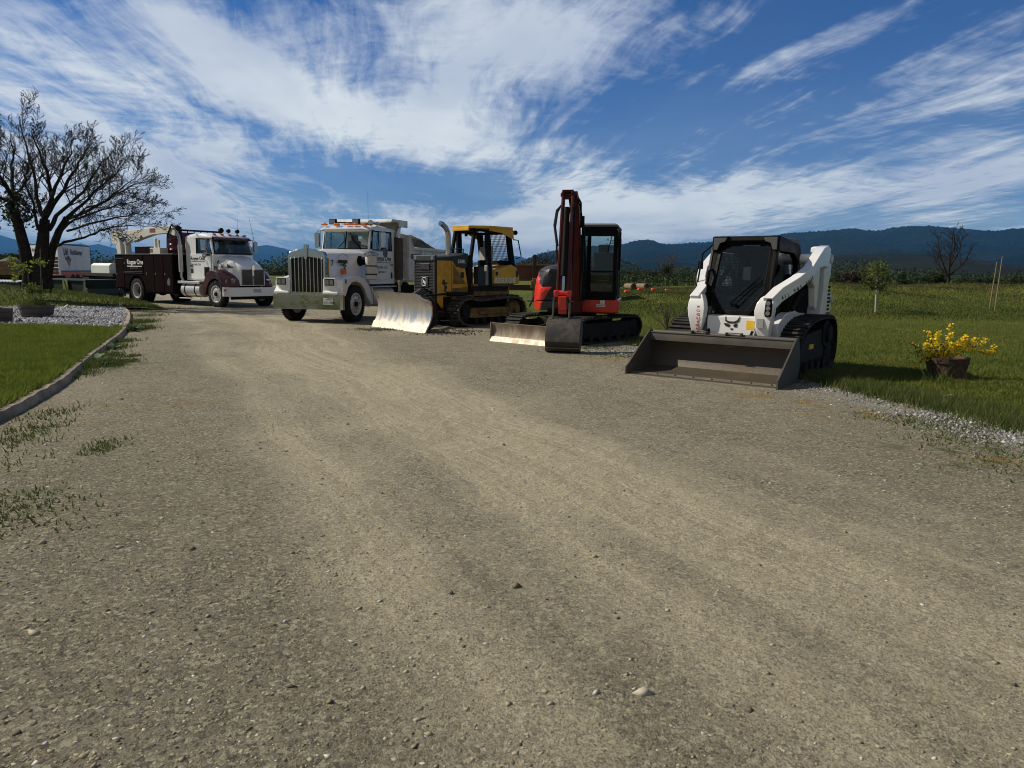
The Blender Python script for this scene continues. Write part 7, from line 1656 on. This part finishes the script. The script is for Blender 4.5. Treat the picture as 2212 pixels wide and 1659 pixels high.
# sapling, stakes, bare shrub
sb = gp(1891, 676.5); o = empty('sapling', sb); tag(o, 'young leafing tree with slim white trunk on the mown grass', 'tree')
SZ = lambda a, b_, dy=0: np.array(dp(1780 + a * .27088, 466.6 + b_ * .27088, sb.y + dy)) - np.array(sb)
ts = TubeSet(); ts.tube([SZ(410, 780), SZ(413, 700), SZ(420, 600), SZ(418, 560)], .038, .032, 8); ts.mesh('trunk', mat('white_trunk', (.40, .39, .36), .8, 0, (.2, .19, .16), 12, .5), o)
ts = TubeSet(); tips = []
for a, b_ in ((420, 365), (375, 420), (350, 470), (340, 520), (460, 400), (485, 450), (495, 520), (470, 560), (390, 380), (440, 380), (370, 560)):
    s0 = SZ(419, 590 - rg.random() * 60); e = SZ(a, b_, rg.normal() * .9); m_ = (s0 + e) / 2 + np.array([0, 0, -.08]); grow(ts, [s0, s0 * .6 + m_ * .4, m_, e], .022, .006, 0, rg, tips, .8, .4, .2, 6, 2, .14, .005)
ts.mesh('crown', BARKG, o); T = np.array(tips); P_ = np.repeat(T, 2, 0) + rg.normal(size=(len(T) * 2, 3)) * .09; V, F = leaves(P_, .045, rg, .7); fastmesh('leaves', V, F, leafmat('sapling_leaves', (.045, .075, .012), (.12, .15, .03), .4), o)
for (a0, b0, a1, b1, lab) in ((1315, 762, 1380, 365, 'shorter leaning cane on the lawn, left of the pair'), (1358, 770, 1423, 320, 'taller leaning cane on the lawn, right of the pair')):
    bb = gp(1780 + a0 * .27088, 466.6 + b0 * .27088); e = dp(1780 + a1 * .27088, 466.6 + b1 * .27088, bb.y) - bb; o = MB().tube([(0, 0, -.05), (e.x * .5, 0, e.z * .5), (e.x, 0, e.z)], .030, 7, .018)
    for k in range(1, 7): f = k / 7 + .03 * math.sin(k * 5); o.tube([(e.x * f, 0, e.z * f), (e.x * f + .09 * (-1) ** k, .02, e.z * f + .05)], .011, 5)
    o = o.build('garden_cane', mat('bamboo', (.20, .16, .09), .8)); o.location = bb; tag(o, lab, 'cane', 'leaning canes on the lawn')
c_ = gp(1440, 712); o = empty('bare_shrub', c_); tag(o, 'low bare twiggy shrub on the grass between excavator and track loader', 'shrub')
ts = TubeSet(); tips = []
for i in range(17):
    a = rg.random() * 6.28; w_ = (.12 + .42 * rg.random()); hh = (.95 - .8 * w_) * (.6 + .4 * rg.random()); e = np.array([math.cos(a) * w_, math.sin(a) * w_, hh]); grow(ts, [np.zeros(3), e * .35 + np.array([0, 0, .04]), e * .7, e], .010, .004, 0, rg, tips, .6, .40, .3, 4, 1, .1, .0035)
ts.mesh('stems', mat('grey_green_twig', (.045, .042, .022), .9), o); T = np.array(tips); P_ = np.repeat(T, 3, 0) + rg.normal(size=(len(T) * 3, 3)) * .02; V, F = leaves(P_, .011, rg); fastmesh('buds', V, F, LEAFY, o)

# distant trees and bushes
def far(px, py, d): p = dp(px, py, d); return p
bare_tree('bare_tree', far(1443.6, 624, 104), 5.0, 5.0, 31, 'bare spreading tree with a dark clump of mistletoe, beyond the grass bank', mt=BARKG, nlimb=9, minr=.016, rt=.17)
q = far(1441, 583, 104); V, F = leaves(np.array(q) + rg.normal(size=(500, 3)) * .32, .12, rg); o = fastmesh('mistletoe_clump', V, F, LEAFD); tag(o, 'round dark mistletoe clump hanging in the bare spreading tree', 'mistletoe')
bare_tree('bare_tree', far(2044, 626, 54), 4.5, 3.3, 38, 'tall thin bare tree rising above the bushes on the right', mt=BARK, nlimb=8, minr=.011, rt=.10)
bare_tree('bare_tree', far(1178, 604, 78), 2.9, 2.7, 33, 'small dark bare tree behind the red metal trailer', mt=BARK, nlimb=8, minr=.014, rt=.10)
bare_tree('bare_tree', far(1133, 598, 110), 2.3, 3.4, 34, 'faint low bare tree left of the brown post', mt=BARKG, nlimb=8, minr=.014, rt=.08)
bare_tree('bare_tree', far(2130, 604, 100), 4.2, 3.0, 36, 'pale bare tree behind the leaning canes', mt=BARKG, nlimb=7, minr=.012, rt=.09) if 0 else None
B = [(1509, 623, 96, 22, 33, LEAFY, 'small bright green tree left of the loader cab', 'young tree'), (1372, 606, 120, 60, 22, LEAFD, 'dark hedge mass behind the logs', 'bush'), (1420, 622, 112, 36, 30, LEAFM, 'green bush left of the bare spreading tree', 'bush'), (1347, 622, 100, 22, 40, LEAFM, 'yellow green sapling beside the excavator cab', 'bush'),
     (1480, 616, 125, 60, 30, LEAFD, 'dark thicket right of the bare spreading tree', 'bush'), (1400, 600, 150, 50, 16, LEAFD, 'low dark tree line above the logs', 'bush'), (1525, 606, 140, 50, 20, LEAFD, 'dark thicket behind the loader cab', 'bush'),
     (1806, 624, 60, 36, 34, LEAFM, 'green bush nearest the loader arm', 'bush'), (1832, 624, 66, 34, 44, LEAFB, 'brown leafless thicket, left half', 'bush'), (1862, 624, 66, 40, 48, LEAFB, 'brown leafless thicket behind the sapling', 'bush'), (1905, 624, 70, 50, 34, LEAFD, 'dark bush right of the sapling trunk', 'bush'),
     (1948, 624, 62, 42, 38, LEAFD, 'dark pointed bush between sapling and bare tree', 'bush'), (1985, 624, 72, 46, 32, LEAFM, 'mid green bush left of the bare tree', 'bush'), (2020, 626, 60, 48, 42, LEAFD, 'dark round bush at the foot of the tall bare tree', 'bush'), (2074, 624, 58, 30, 28, LEAFM, 'small green bush above the white boulder', 'bush'),
     (2110, 626, 70, 50, 30, LEAFD, 'low hedge behind the white boulder', 'bush'), (2143, 630, 52, 36, 34, LEAFD, 'dark bush behind the leaning canes', 'bush'), (2185, 632, 56, 60, 34, LEAFM, 'green hedge near the right edge', 'bush'), (2225, 634, 52, 60, 48, LEAFM, 'taller green bush at the right edge', 'bush'),
     (604, 597, 150, 60, 18, LEAFD, 'dark tree line between the two white trucks', 'trees'), (640, 597, 150, 50, 20, LEAFD, 'dark trees behind the white dump truck nose', 'trees'), (28, 570, 75, 70, 26, LEAFM, 'green tree crowns behind the timber at the left', 'trees'), (560, 597, 170, 60, 14, LEAFD, 'dark tree line behind the service truck', 'trees'),
     (1120, 606, 120, 40, 12, LEAFB, 'brownish scrub behind the red metal trailer', 'bush'), (1215, 612, 100, 60, 22, LEAFD, 'dark bush behind the excavator', 'bush')]
for k, (px, py, d, wpx, hpx, mt, lab, cat) in enumerate(B):
    p = far(px, py, d); w_ = wpx * d / FPX; h_ = hpx * d / FPX; bush('bush' if cat == 'bush' else 'tree', p, w_, h_ * 1.1, 100 + k, lab, mt, 3600, .036 * max(w_, h_) ** .6 * 1.3, cat, 'trees and bushes beyond the yard', depth=w_)
rg2 = np.random.default_rng(5)
n = 26000; q = np.stack([rg2.random(n) * 60 + 8, 60 + rg2.random(n) * 26, np.zeros(n)], 1); q[:, 2] = -.2 + rg2.random(n) * 1.2 * (q[:, 1] / 60) ; V, F = leaves(q, .11, rg2); o = fastmesh('far_hedgerow', V, F, LEAFD, kind='stuff'); o['label'] = 'continuous dark hedgerow beyond the grass bank'; o['category'] = 'hedgerow'
n = 60000; xx = (rg2.random(n) - .5) * 900; q = np.stack([xx, 330 + rg2.random(n) * 60, rg2.random(n) ** 1.4 * (4.5 + 2.5 * np.sin(xx * .05) + 2 * np.sin(xx * .17))], 1); V, F = leaves(q, .55, rg2); o = fastmesh('valley_tree_line', V, F, LEAFD, kind='stuff'); o['label'] = 'dark tree line across the valley floor'; o['category'] = 'tree line'

# logs, orange blocks, blue tarp
LOG = mat('log_bark', (.20, .14, .085), .9, 0, (.09, .06, .04), 5, .6, bump=.02, bscale=12); LOGE = mat('log_end', (.060, .036, .022), .9)
for (xe, ye, xl, r_, lab) in ((1368.5, 619, 1353, 6.6, 'pale barked log at the left of the pair beyond the bank'), (1396.6, 619, 1378, 6.4, 'pale barked log at the right of the pair beyond the bank')):
    a = dp(xe, ye, 47); b_ = dp(xl, ye - 1.0, 48.5); rr = r_ * 47 / FPX; o = MB().cyl((0, 0, 0), b_ - a, rr, rr * .95, n=18).build('log', LOG, None, 0, 40); o.location = a; tag(o, lab, 'log', 'logs beyond the bank'); MB().cyl((0, -.012, 0), (0, .0, 0), rr * .93, n=18).build('cut_end', LOGE, o)
for k, (x_, y_, w_, h_) in enumerate(((1355, 629, 12, 4.5), (1383, 624.5, 11, 5), (1411.5, 625, 9, 5), (1441, 626, 9, 3))):
    p = dp(x_, y_ + h_ / 2, 42); ww = w_ * 42 / FPX; hh = h_ * 42 / FPX
    o = MB().prism([(-ww / 2, 0), (ww / 2, 0), (ww / 2 * .8, hh), (-ww / 2 * .8, hh)], -.15, .15).build('road_barrier', mat('safety_orange', (.75, .09, .01), .5), None, .02); o.location = p
    tag(o, ['orange barrier block farthest left, before the logs', 'orange barrier block below the gap between the logs', 'orange barrier block just right of the right log', 'low orange barrier block near the bare spreading tree'][k], 'barrier', 'orange barrier blocks')
mb = MB(); p = dp(1531, 622, 60); mb.loft([[(a, b_, z) for a, b_ in ((-.26 * s_, -.3), (.24 * s_, -.3), (.28 * s_, .3), (-.25 * s_, .3))] for z, s_ in ((0, 1.1), (.35, 1.15), (.62, .8), (.80, .35))]); o = mb.build('covered_machine', mat('blue_tarp', (.03, .05, .28), .5, 0, (.35, .38, .5), 4, .3, bump=.05, bscale=5), None, .03); o.location = p; tag(o, 'blue tarp covered machine left of the loader cab', 'tarp')
p = dp(1517, 611, 60); o = MB().box((0, 0, 0), (.40, .3, .14)).box((.1, 0, .12), (.14, .2, .12)).build('red_machine', mat('dull_red', (.28, .04, .02), .5), None, .03); o.location = p; tag(o, 'small dull red machine part beside the blue tarp', 'machine')
mb = MB()
for k in range(9): a = rg.random() * 6; mb.tube([(rg.normal() * .5, 0, 0), (rg.normal() * .6, rg.normal() * .3, .3 + rg.random() * .3)], .04, 5)
o = mb.build('fallen_branches', BARK); o.location = dp(1438, 626, 70); tag(o, 'fallen branches at the foot of the bare spreading tree', 'branches')

# red metal dump trailer behind the dozer
RUST = mat('rusty_red_steel', (.13, .030, .014), .65, 0, (.08, .04, .02), 2.0, .6); RUSTT = mat('rusty_rail', (.15, .085, .045), .7, 0, (.07, .04, .025), 4, .6)
a = dp(1092, 600, 37.5); t = empty('dump_trailer', (a.x, 37.5, 0), R(-2)); tag(t, 'rusty red steel dump trailer standing on the grass behind the bulldozer', 'trailer')
zt, zb = 1.86, 1.10; W_ = 5.2
tb = MB(); tb.b2((0, 0, zb), (W_, 2.0, zt - .06)); tbx = tb.build('trailer_body', RUST, t, .01)
MB().b2((-.02, -.06, zt - .10), (W_ + .05, .08, zt)).b2((-.02, 1.95, zt - .10), (W_ + .05, 2.06, zt)).build('top_rail', RUSTT, t, .01)
for x in (.25, 1.35, 2.4, 3.5, 4.6): MB().b2((x - .05, -.08, zb), (x + .05, .0, zt - .1)).build('side_post', RUST, tbx, .008)
MB().b2((-.02, -.06, zb - .06), (W_, .04, zb)).build('lower_rail', RUSTT, t)
MB().b2((-.1, .2, .55), (W_, .4, .80)).b2((-.1, 1.6, .55), (W_, 1.8, .80)).b2((.2, .2, .80), (.35, 1.8, 1.06)).b2((4.6, .2, .80), (4.75, 1.8, 1.06)).b2((-.1, .2, .6), (.0, 1.8, .7)).build('trailer_frame', mat('dark_rust', (.05, .018, .012), .7), t)
for x in (2.9, 3.8):
    for y in (.05, 1.95): tm = MB(); tm.lathe((0, -.12, 0), (0, 1, 0), [(0, .20), (0, .34), (.04, .38), (.20, .38), (.24, .34), (.24, .2)], 24); o = tm.build('wheel', RUB, t); o.location = (x, y, .38)
p = dp(1155.5, 570, 37.2); MB().b2((p.x - a.x - .09, -.30, .3), (p.x - a.x + .09, -.14, 1.5 + (591 - 555) * 37 / FPX)).build('wooden_post', mat('dark_post', (.045, .028, .018), .85), t, .01)
# yellow jack head with a curved tine, and a silver box
p = gp(1150, 664); o = empty('trailer_jack', (p.x, p.y, 0)); tag(o, 'dark curved ripper tine hanging from a yellow bracket behind the bulldozer', 'tine')
MB().tube([(.10, 0, 1.05), (.10, 0, .80), (.08, 0, .55), (.0, 0, .32), (-.10, 0, .12), (-.13, 0, .0)], .075, 8, .035).build('tine', mat('dark_tine', (.03, .028, .026), .5, .3), o)
MB().b2((-.08, -.08, .80), (.18, .10, 1.12)).b2((-.02, -.06, 1.10), (.14, .08, 1.22)).build('bracket', YELD, o, .02)
p = dp(1160.5, 632, 35); o = MB().b2((-.06, -.1, 0), (.07, .1, .62)).cyl((0, -.0, .62), (0, 0, .70), .03).build('steel_box', mat('silver_box', (.35, .36, .37), .4, .4), None, .01); o.location = (p.x, p.y, p.z); tag(o, 'narrow silver steel box under the rear end of the red trailer', 'box')
# small houses on the far slope
for (px, py, d, lab) in ((1786.5, 593, 640, 'tiny white farmhouse at the foot of the near hill'), (1376, 572, 640, 'tiny pale building on the forested slope') if 0 else (1925, 594, 640, 'tiny pale shed low on the near hill')):
    p = dp(px, py, d); h = empty('farmhouse', (p.x, p.y, p.z - 1.2)); tag(h, lab, 'house', 'tiny houses on the hillside'); MB().b2((-2.2, -1.5, 0), (2.2, 1.5, 1.5)).build('wall', mat('far_white', (.7, .7, .68), .7), h); MB().prism([(-2.4, 1.5), (2.4, 1.5), (0, 2.5)], -1.7, 1.7).build('roof', mat('far_roof', (.3, .3, .3), .7), h)

# ================================================================ left background: trailer, flatbed truck, skips, timber
WTR = mat('trailer_white', (.60, .62, .66), .4, 0, (.42, .42, .42), 1.2, .35); BLU = mat('navy_stripe', (.02, .03, .12), .5); ORR = mat('orange_red_stripe', (.50, .07, .03), .5)
C_ = dp(129, 590, 48); L_ = dp(66, 590, 51.5); Rr = dp(197, 590, 54); C_.z = L_.z = Rr.z = 0
t = empty('box_trailer', C_); tag(t, 'white box trailer with blue lettering and an orange stripe, seen between the tree stems', 'trailer')
zf, zt = .70, 2.88; l, r = L_ - C_, Rr - C_; B4 = l + r
n1 = (l.normalized() + r.normalized()).normalized() * .25
poly = [tuple((l)[:2]), tuple((l * .06 + r * .0)[:2]), tuple((l * .02 + r * .012)[:2]), tuple((r * .05)[:2]), tuple(r[:2]), tuple(B4[:2])]
MB().prism(poly, zf, zt - .05, 'z').build('box', WTR, t, .02)
MB().prism([tuple((Vector(p) * 1.004)) for p in poly], zt - .09, zt, 'z').build('roof_rim', mat('dark_rim', (.03, .035, .06), .5), t)
def face_sheet(a, d, s0, s1, z0, z1, mt, nm, out=.012):
    u_ = d.normalized(); nn = Vector((u_.y, -u_.x, 0)); 
    if nn.dot(-C_) < 0: nn = -nn
    q = [a + u_ * s0 + nn * out, a + u_ * s1 + nn * out, a + u_ * s1 + nn * (out - .01), a + u_ * s0 + nn * (out - .01)]
    MB().prism([(p.x, p.y) for p in q], z0, z1, 'z').build(nm, mt, t); return u_, nn
Zv = Vector((0, 0, 0)); Ll, Lr = l.length, r.length
for a, d, s0, s1 in ((Zv, l, .25, Ll), (Zv, r, .30, Lr)):
    face_sheet(a, d, s0, s1, .70, 1.06, ORR, 'orange_stripe'); u_, nn = face_sheet(a, d, s0, s1, 1.06, 1.15, BLU, 'navy_stripe')
ur = r.normalized(); nr = Vector((ur.y, -ur.x, 0)); nr = nr if nr.dot(-C_) > 0 else -nr; ul = (-l).normalized(); nl = Vector((ul.y, -ul.x, 0)); nl = nl if nl.dot(-C_) > 0 else -nl
LET = mat('lettering_blue', (.02, .028, .07), .5)
text('UsF', 'side_lettering', LET, t, tuple(ur * .90 + nr * .03 + Vector((0, 0, 2.16))), .60, axes(ur, (0, 0, 1)), sx=.92, bold=.012)
text('Reddaway', 'side_lettering', LET, t, tuple(ur * 2.1 + nr * .03 + Vector((0, 0, 2.20))), .50, axes(ur, (0, 0, 1)), sx=1.12, bold=.006)
text('USF Reddaway', 'front_lettering', LET, t, tuple(l * .88 + nl * .03 + Vector((0, 0, 2.40))), .25, axes(ul, (0, 0, 1)), sx=1.05, bold=.01)
text('TRANSPORTATION', 'stripe_lettering', mat('gold_decal', (.40, .25, .10), .5), t, tuple(ur * (Lr * .22) + nr * .03 + Vector((0, 0, .82))), .12, axes(ur, (0, 0, 1)), sx=1.8) if 0 else None
def flag(mt, dz, pts, nm):
    V = [ur * (1.0 + a * .9) + nr * .03 + Vector((0, 0, b_ + dz)) for a, b_ in pts] + [ur * (1.0 + a * .9) + nr * .015 + Vector((0, 0, b_ + dz)) for a, b_ in pts]; n = len(pts)
    raw(nm, V, [tuple(range(n)), tuple(range(2 * n - 1, n - 1, -1))] + [(i, (i + 1) % n, n + (i + 1) % n, n + i) for i in range(n)], mt, t)
flag(LET, 2.14, [(0, 0), (.25, -.18), (.55, -.10), (.85, .0), (1.05, -.15), (1.35, -.28), (1.15, -.42), (.85, -.30), (.6, -.28), (.3, -.34)], 'flag_top'); flag(ORR, 1.86, [(.35, 0), (.65, -.02), (.95, -.02), (1.15, -.18), (.95, -.44), (.7, -.30)], 'flag_wave')
MB().prism([tuple((p * .98 + Vector((0, .1, 0)))[:2]) for p in (l, Zv, r, B4)], .45, .70, 'z').build('chassis', DARK, t)
for f in (.35, .5, .9):
    p = r * f + Vector((0, .2, 0)); tm = MB(); tm.lathe((0, 0, 0), (nr.x, nr.y, 0), [(-.2, .2), (-.2, .42), (0, .45), (.05, .2)], 20); o = tm.build('wheel', RUB, t); o.location = (p.x, p.y, .45)
for f, w_ in ((.40, .22),): MB().box(tuple(l * .12 + nl * .05 + Vector((0, 0, 1.12))), (.3, .06, .26)).build('placard', WTR, t)
# flatbed truck with white tank box
a = dp(197, 600, 42); b2_ = dp(243, 600, 40); t = empty('flatbed_truck', (a.x, a.y, 0), math.atan2(b2_.y - a.y, b2_.x - a.x)); tag(t, 'dark flatbed truck carrying a white rounded box, behind the service truck', 'truck'); L = (b2_ - a).length
zz_ = lambda y: 1.5 + (577.5 - y) * 41 / FPX
bx = MB(); bx.loft([[(x, y, z) for y, z in ((0, zz_(594)), (0, zz_(577)), (.15, zz_(572)), (1.6, zz_(572)), (1.8, zz_(577)), (1.8, zz_(594)))] for x in (.05, L * .88)]); bx.build('cargo_box', mat('pale_box', (.52, .58, .56), .5, 0, (.35, .38, .36), 1.5, .4), t, .03)
MB().b2((-1.6, -.1, zz_(600)), (L * 1.1, 2.0, zz_(594))).b2((-1.6, .1, zz_(612)), (L * 1.1, .3, zz_(600))).b2((-1.2, -.05, zz_(612)), (-.2, .1, zz_(600))).build('flatbed', DARK, t, .01)
for x in (-1.1, .1, L * .95):
    for y in (.15, 1.8): tm = MB(); tm.lathe((0, -.14, 0), (0, 1, 0), [(0, .20), (0, .40), (.04, .44), (.24, .44), (.28, .40), (.28, .2)], 24); o = tm.build('wheel', RUB, t); o.location = (x, y, .44)
MB().b2((L * 1.1, .3, .6), (L * 1.1 + .05, .5, .8)).build('tail_lamp', REDL, t)
# green dumpster
GRN = mat('dark_green_steel', (.008, .020, .013), .55, 0, (.03, .035, .025), 2.5, .5, spec=.25); GRN2 = mat('faded_green_steel', (.035, .060, .050), .6, 0, (.06, .07, .05), 3, .5)
a = dp(58, 620, 34.5); b2_ = dp(196, 640, 32.0); a.z = b2_.z = 0; t = empty('dumpster', a, math.atan2(b2_.y - a.y, b2_.x - a.x)); L = (b2_ - a).length; tag(t, 'long dark green steel dumpster on the gravel behind the tree stems', 'dumpster')
dm = MB(); dm.loft([[(x0_, 0, 0), (x1_, 0, 0), (x1_, 1.6, 0), (x0_, 1.6, 0)] if 0 else [(x0_, y0_, z), (x1_, y0_, z), (x1_, y1_, z), (x0_, y1_, z)] for z, x0_, x1_, y0_, y1_ in ((.05, .1, L - .30, .1, 1.5), (.45, .0, L - .12, 0, 1.6), (.88, .0, L - .22, 0, 1.6))]); dm.build('bin', GRN, t, .015)
MB().b2((0, -.06, .84), (L - .2, .0, .90)).build('rim', GRN2, t); MB().prism([(L - .42, .12), (L - .02, .16), (L, .30), (L - .12, .50), (L - .28, .56), (L - .44, .45)], -.08, 1.62).build('end_pocket', GRN2, t, .015)
MB().b2((L - .40, -.05, .50), (L - .24, -.0, .86)).build('end_post', GRN2, t, .01); MB().b2((L * .61, -.07, .42), (L * .61 + .40, -.03, .86)).build('yellow_plate', mat('olive_plate', (.13, .15, .04), .6), t, .01); MB().bar((L * .61 + .12, -.08, .86), (L * .61 + .42, -.08, .12), .03, .02).build('diagonal_rod', mat('olive_rod', (.16, .17, .08), .6), t)
for x in (L * .2, L * .4): MB().b2((x, -.05, .1), (x + .08, 0, .84)).build('side_rib', GRN, t)
# blue skip with striped edge
a = dp(-30, 628, 31.5); b2_ = dp(44, 634, 30.5); a.z = b2_.z = 0; t = empty('blue_skip', (a.x, a.y, .30), math.atan2(b2_.y - a.y, b2_.x - a.x)); L = (b2_ - a).length; tag(t, 'blue steel skip with a white striped rim at the far left behind the mound', 'skip')
MB().loft([[(x0_, y0_, z), (x1_, y0_, z), (x1_, y1_, z), (x0_, y1_, z)] for z, x0_, x1_, y0_, y1_ in ((0, .2, L - .35, .15, 1.2), (.50, 0, L, 0, 1.4))]).build('skip_body', mat('skip_blue', (.012, .035, .14), .5, 0, (.03, .05, .09), 3, .4), t, .02)
sm = MB()
for k in range(11): x = k * L / 11; sm.add([(x, -.02, .50), (x + L / 22, -.02, .50), (x + L / 22 + .08, .30, .56), (x + .08, .30, .56), (x, -.02, .47), (x + L / 22, -.02, .47), (x + L / 22 + .08, .30, .53), (x + .08, .30, .53)], [(0, 1, 2, 3), (7, 6, 5, 4), (0, 4, 5, 1), (1, 5, 6, 2), (2, 6, 7, 3), (3, 7, 4, 0)])
sm.build('striped_edge', DECALW, t)
# timber crate, lumber stack, dark trailer bed
a = dp(-40, 600, 40); t = empty('flatbed_trailer', (a.x, 40, 0)); tag(t, 'dark flat trailer carrying the timber at the far left', 'trailer'); MB().b2((0, 0, .78), (3.2, 2.2, .93)).b2((0, .2, .5), (3.2, .4, .78)).build('bed', DARK, t, .01)
for x in (.8, 1.7): tm = MB(); tm.lathe((0, -.12, 0), (0, 1, 0), [(0, .18), (0, .34), (.04, .38), (.2, .38), (.24, .34), (.24, .18)], 20); o = tm.build('wheel', RUB, t); o.location = (x, .15, .40)
PLK = mat('timber_planks', (.22, .14, .07), .8, 0, (.11, .07, .035), 4, .6, bump=.01, bscale=12)
x1 = dp(30, 590, 40).x; o = MB()
for k in range(3): o.b2((a.x, 40.0, .94 + k * .245), (x1, 41.6, .94 + k * .245 + .235))
for x in (x1 - .08, x1 - 1.2): o.b2((x, 39.94, .94), (x + .08, 40.0, 1.66))
o = o.build('timber_crate', PLK, None, .008); tag(o, 'large brown plank sided crate at the far left', 'crate')
x0 = dp(17, 590, 41).x; x2 = dp(57, 590, 41).x
for row in range(5):
    for k in range(4):
        w_ = (x2 - x0) / 4
        if row < 4 or k > 0:
            o = MB().b2((x0 + k * w_ + .03, 42.0, .95 + row * .21 + (.72 if 0 else 0)), (x0 + (k + 1) * w_ - .02, 44.0, .95 + row * .21 + .18)).build('sawn_beam', mat('sawn_wood', (.20, .115, .065), .8, 0, (.09, .05, .03), 3, .6), None, .02)
            tag(o, 'short brown sawn beam in the stack behind the plank crate', 'beam', 'stacked beams at the far left')
# ---------------------------------------------------------------- air
if 1:
  pass
hz = MB().b2((-14000, -600, -8), (14000, 15500, 420)).build('haze', mat('tmp', (1, 1, 1)), smooth=180)
m = bpy.data.materials.new('air'); m.use_nodes = True; nt = m.node_tree; nt.nodes.clear()
out = nt.nodes.new('ShaderNodeOutputMaterial'); pv = nt.nodes.new('ShaderNodeVolumePrincipled')
pv.inputs['Color'].default_value = (.10, .34, .76, 1); pv.inputs['Density'].default_value = 7e-5; pv.inputs['Anisotropy'].default_value = .1
nt.links.new(pv.outputs[0], out.inputs['Volume']); hz.data.materials.clear(); hz.data.materials.append(m); hz['kind'] = 'stuff'
hz['label'] = 'thin blue air haze over the valley and far hills'
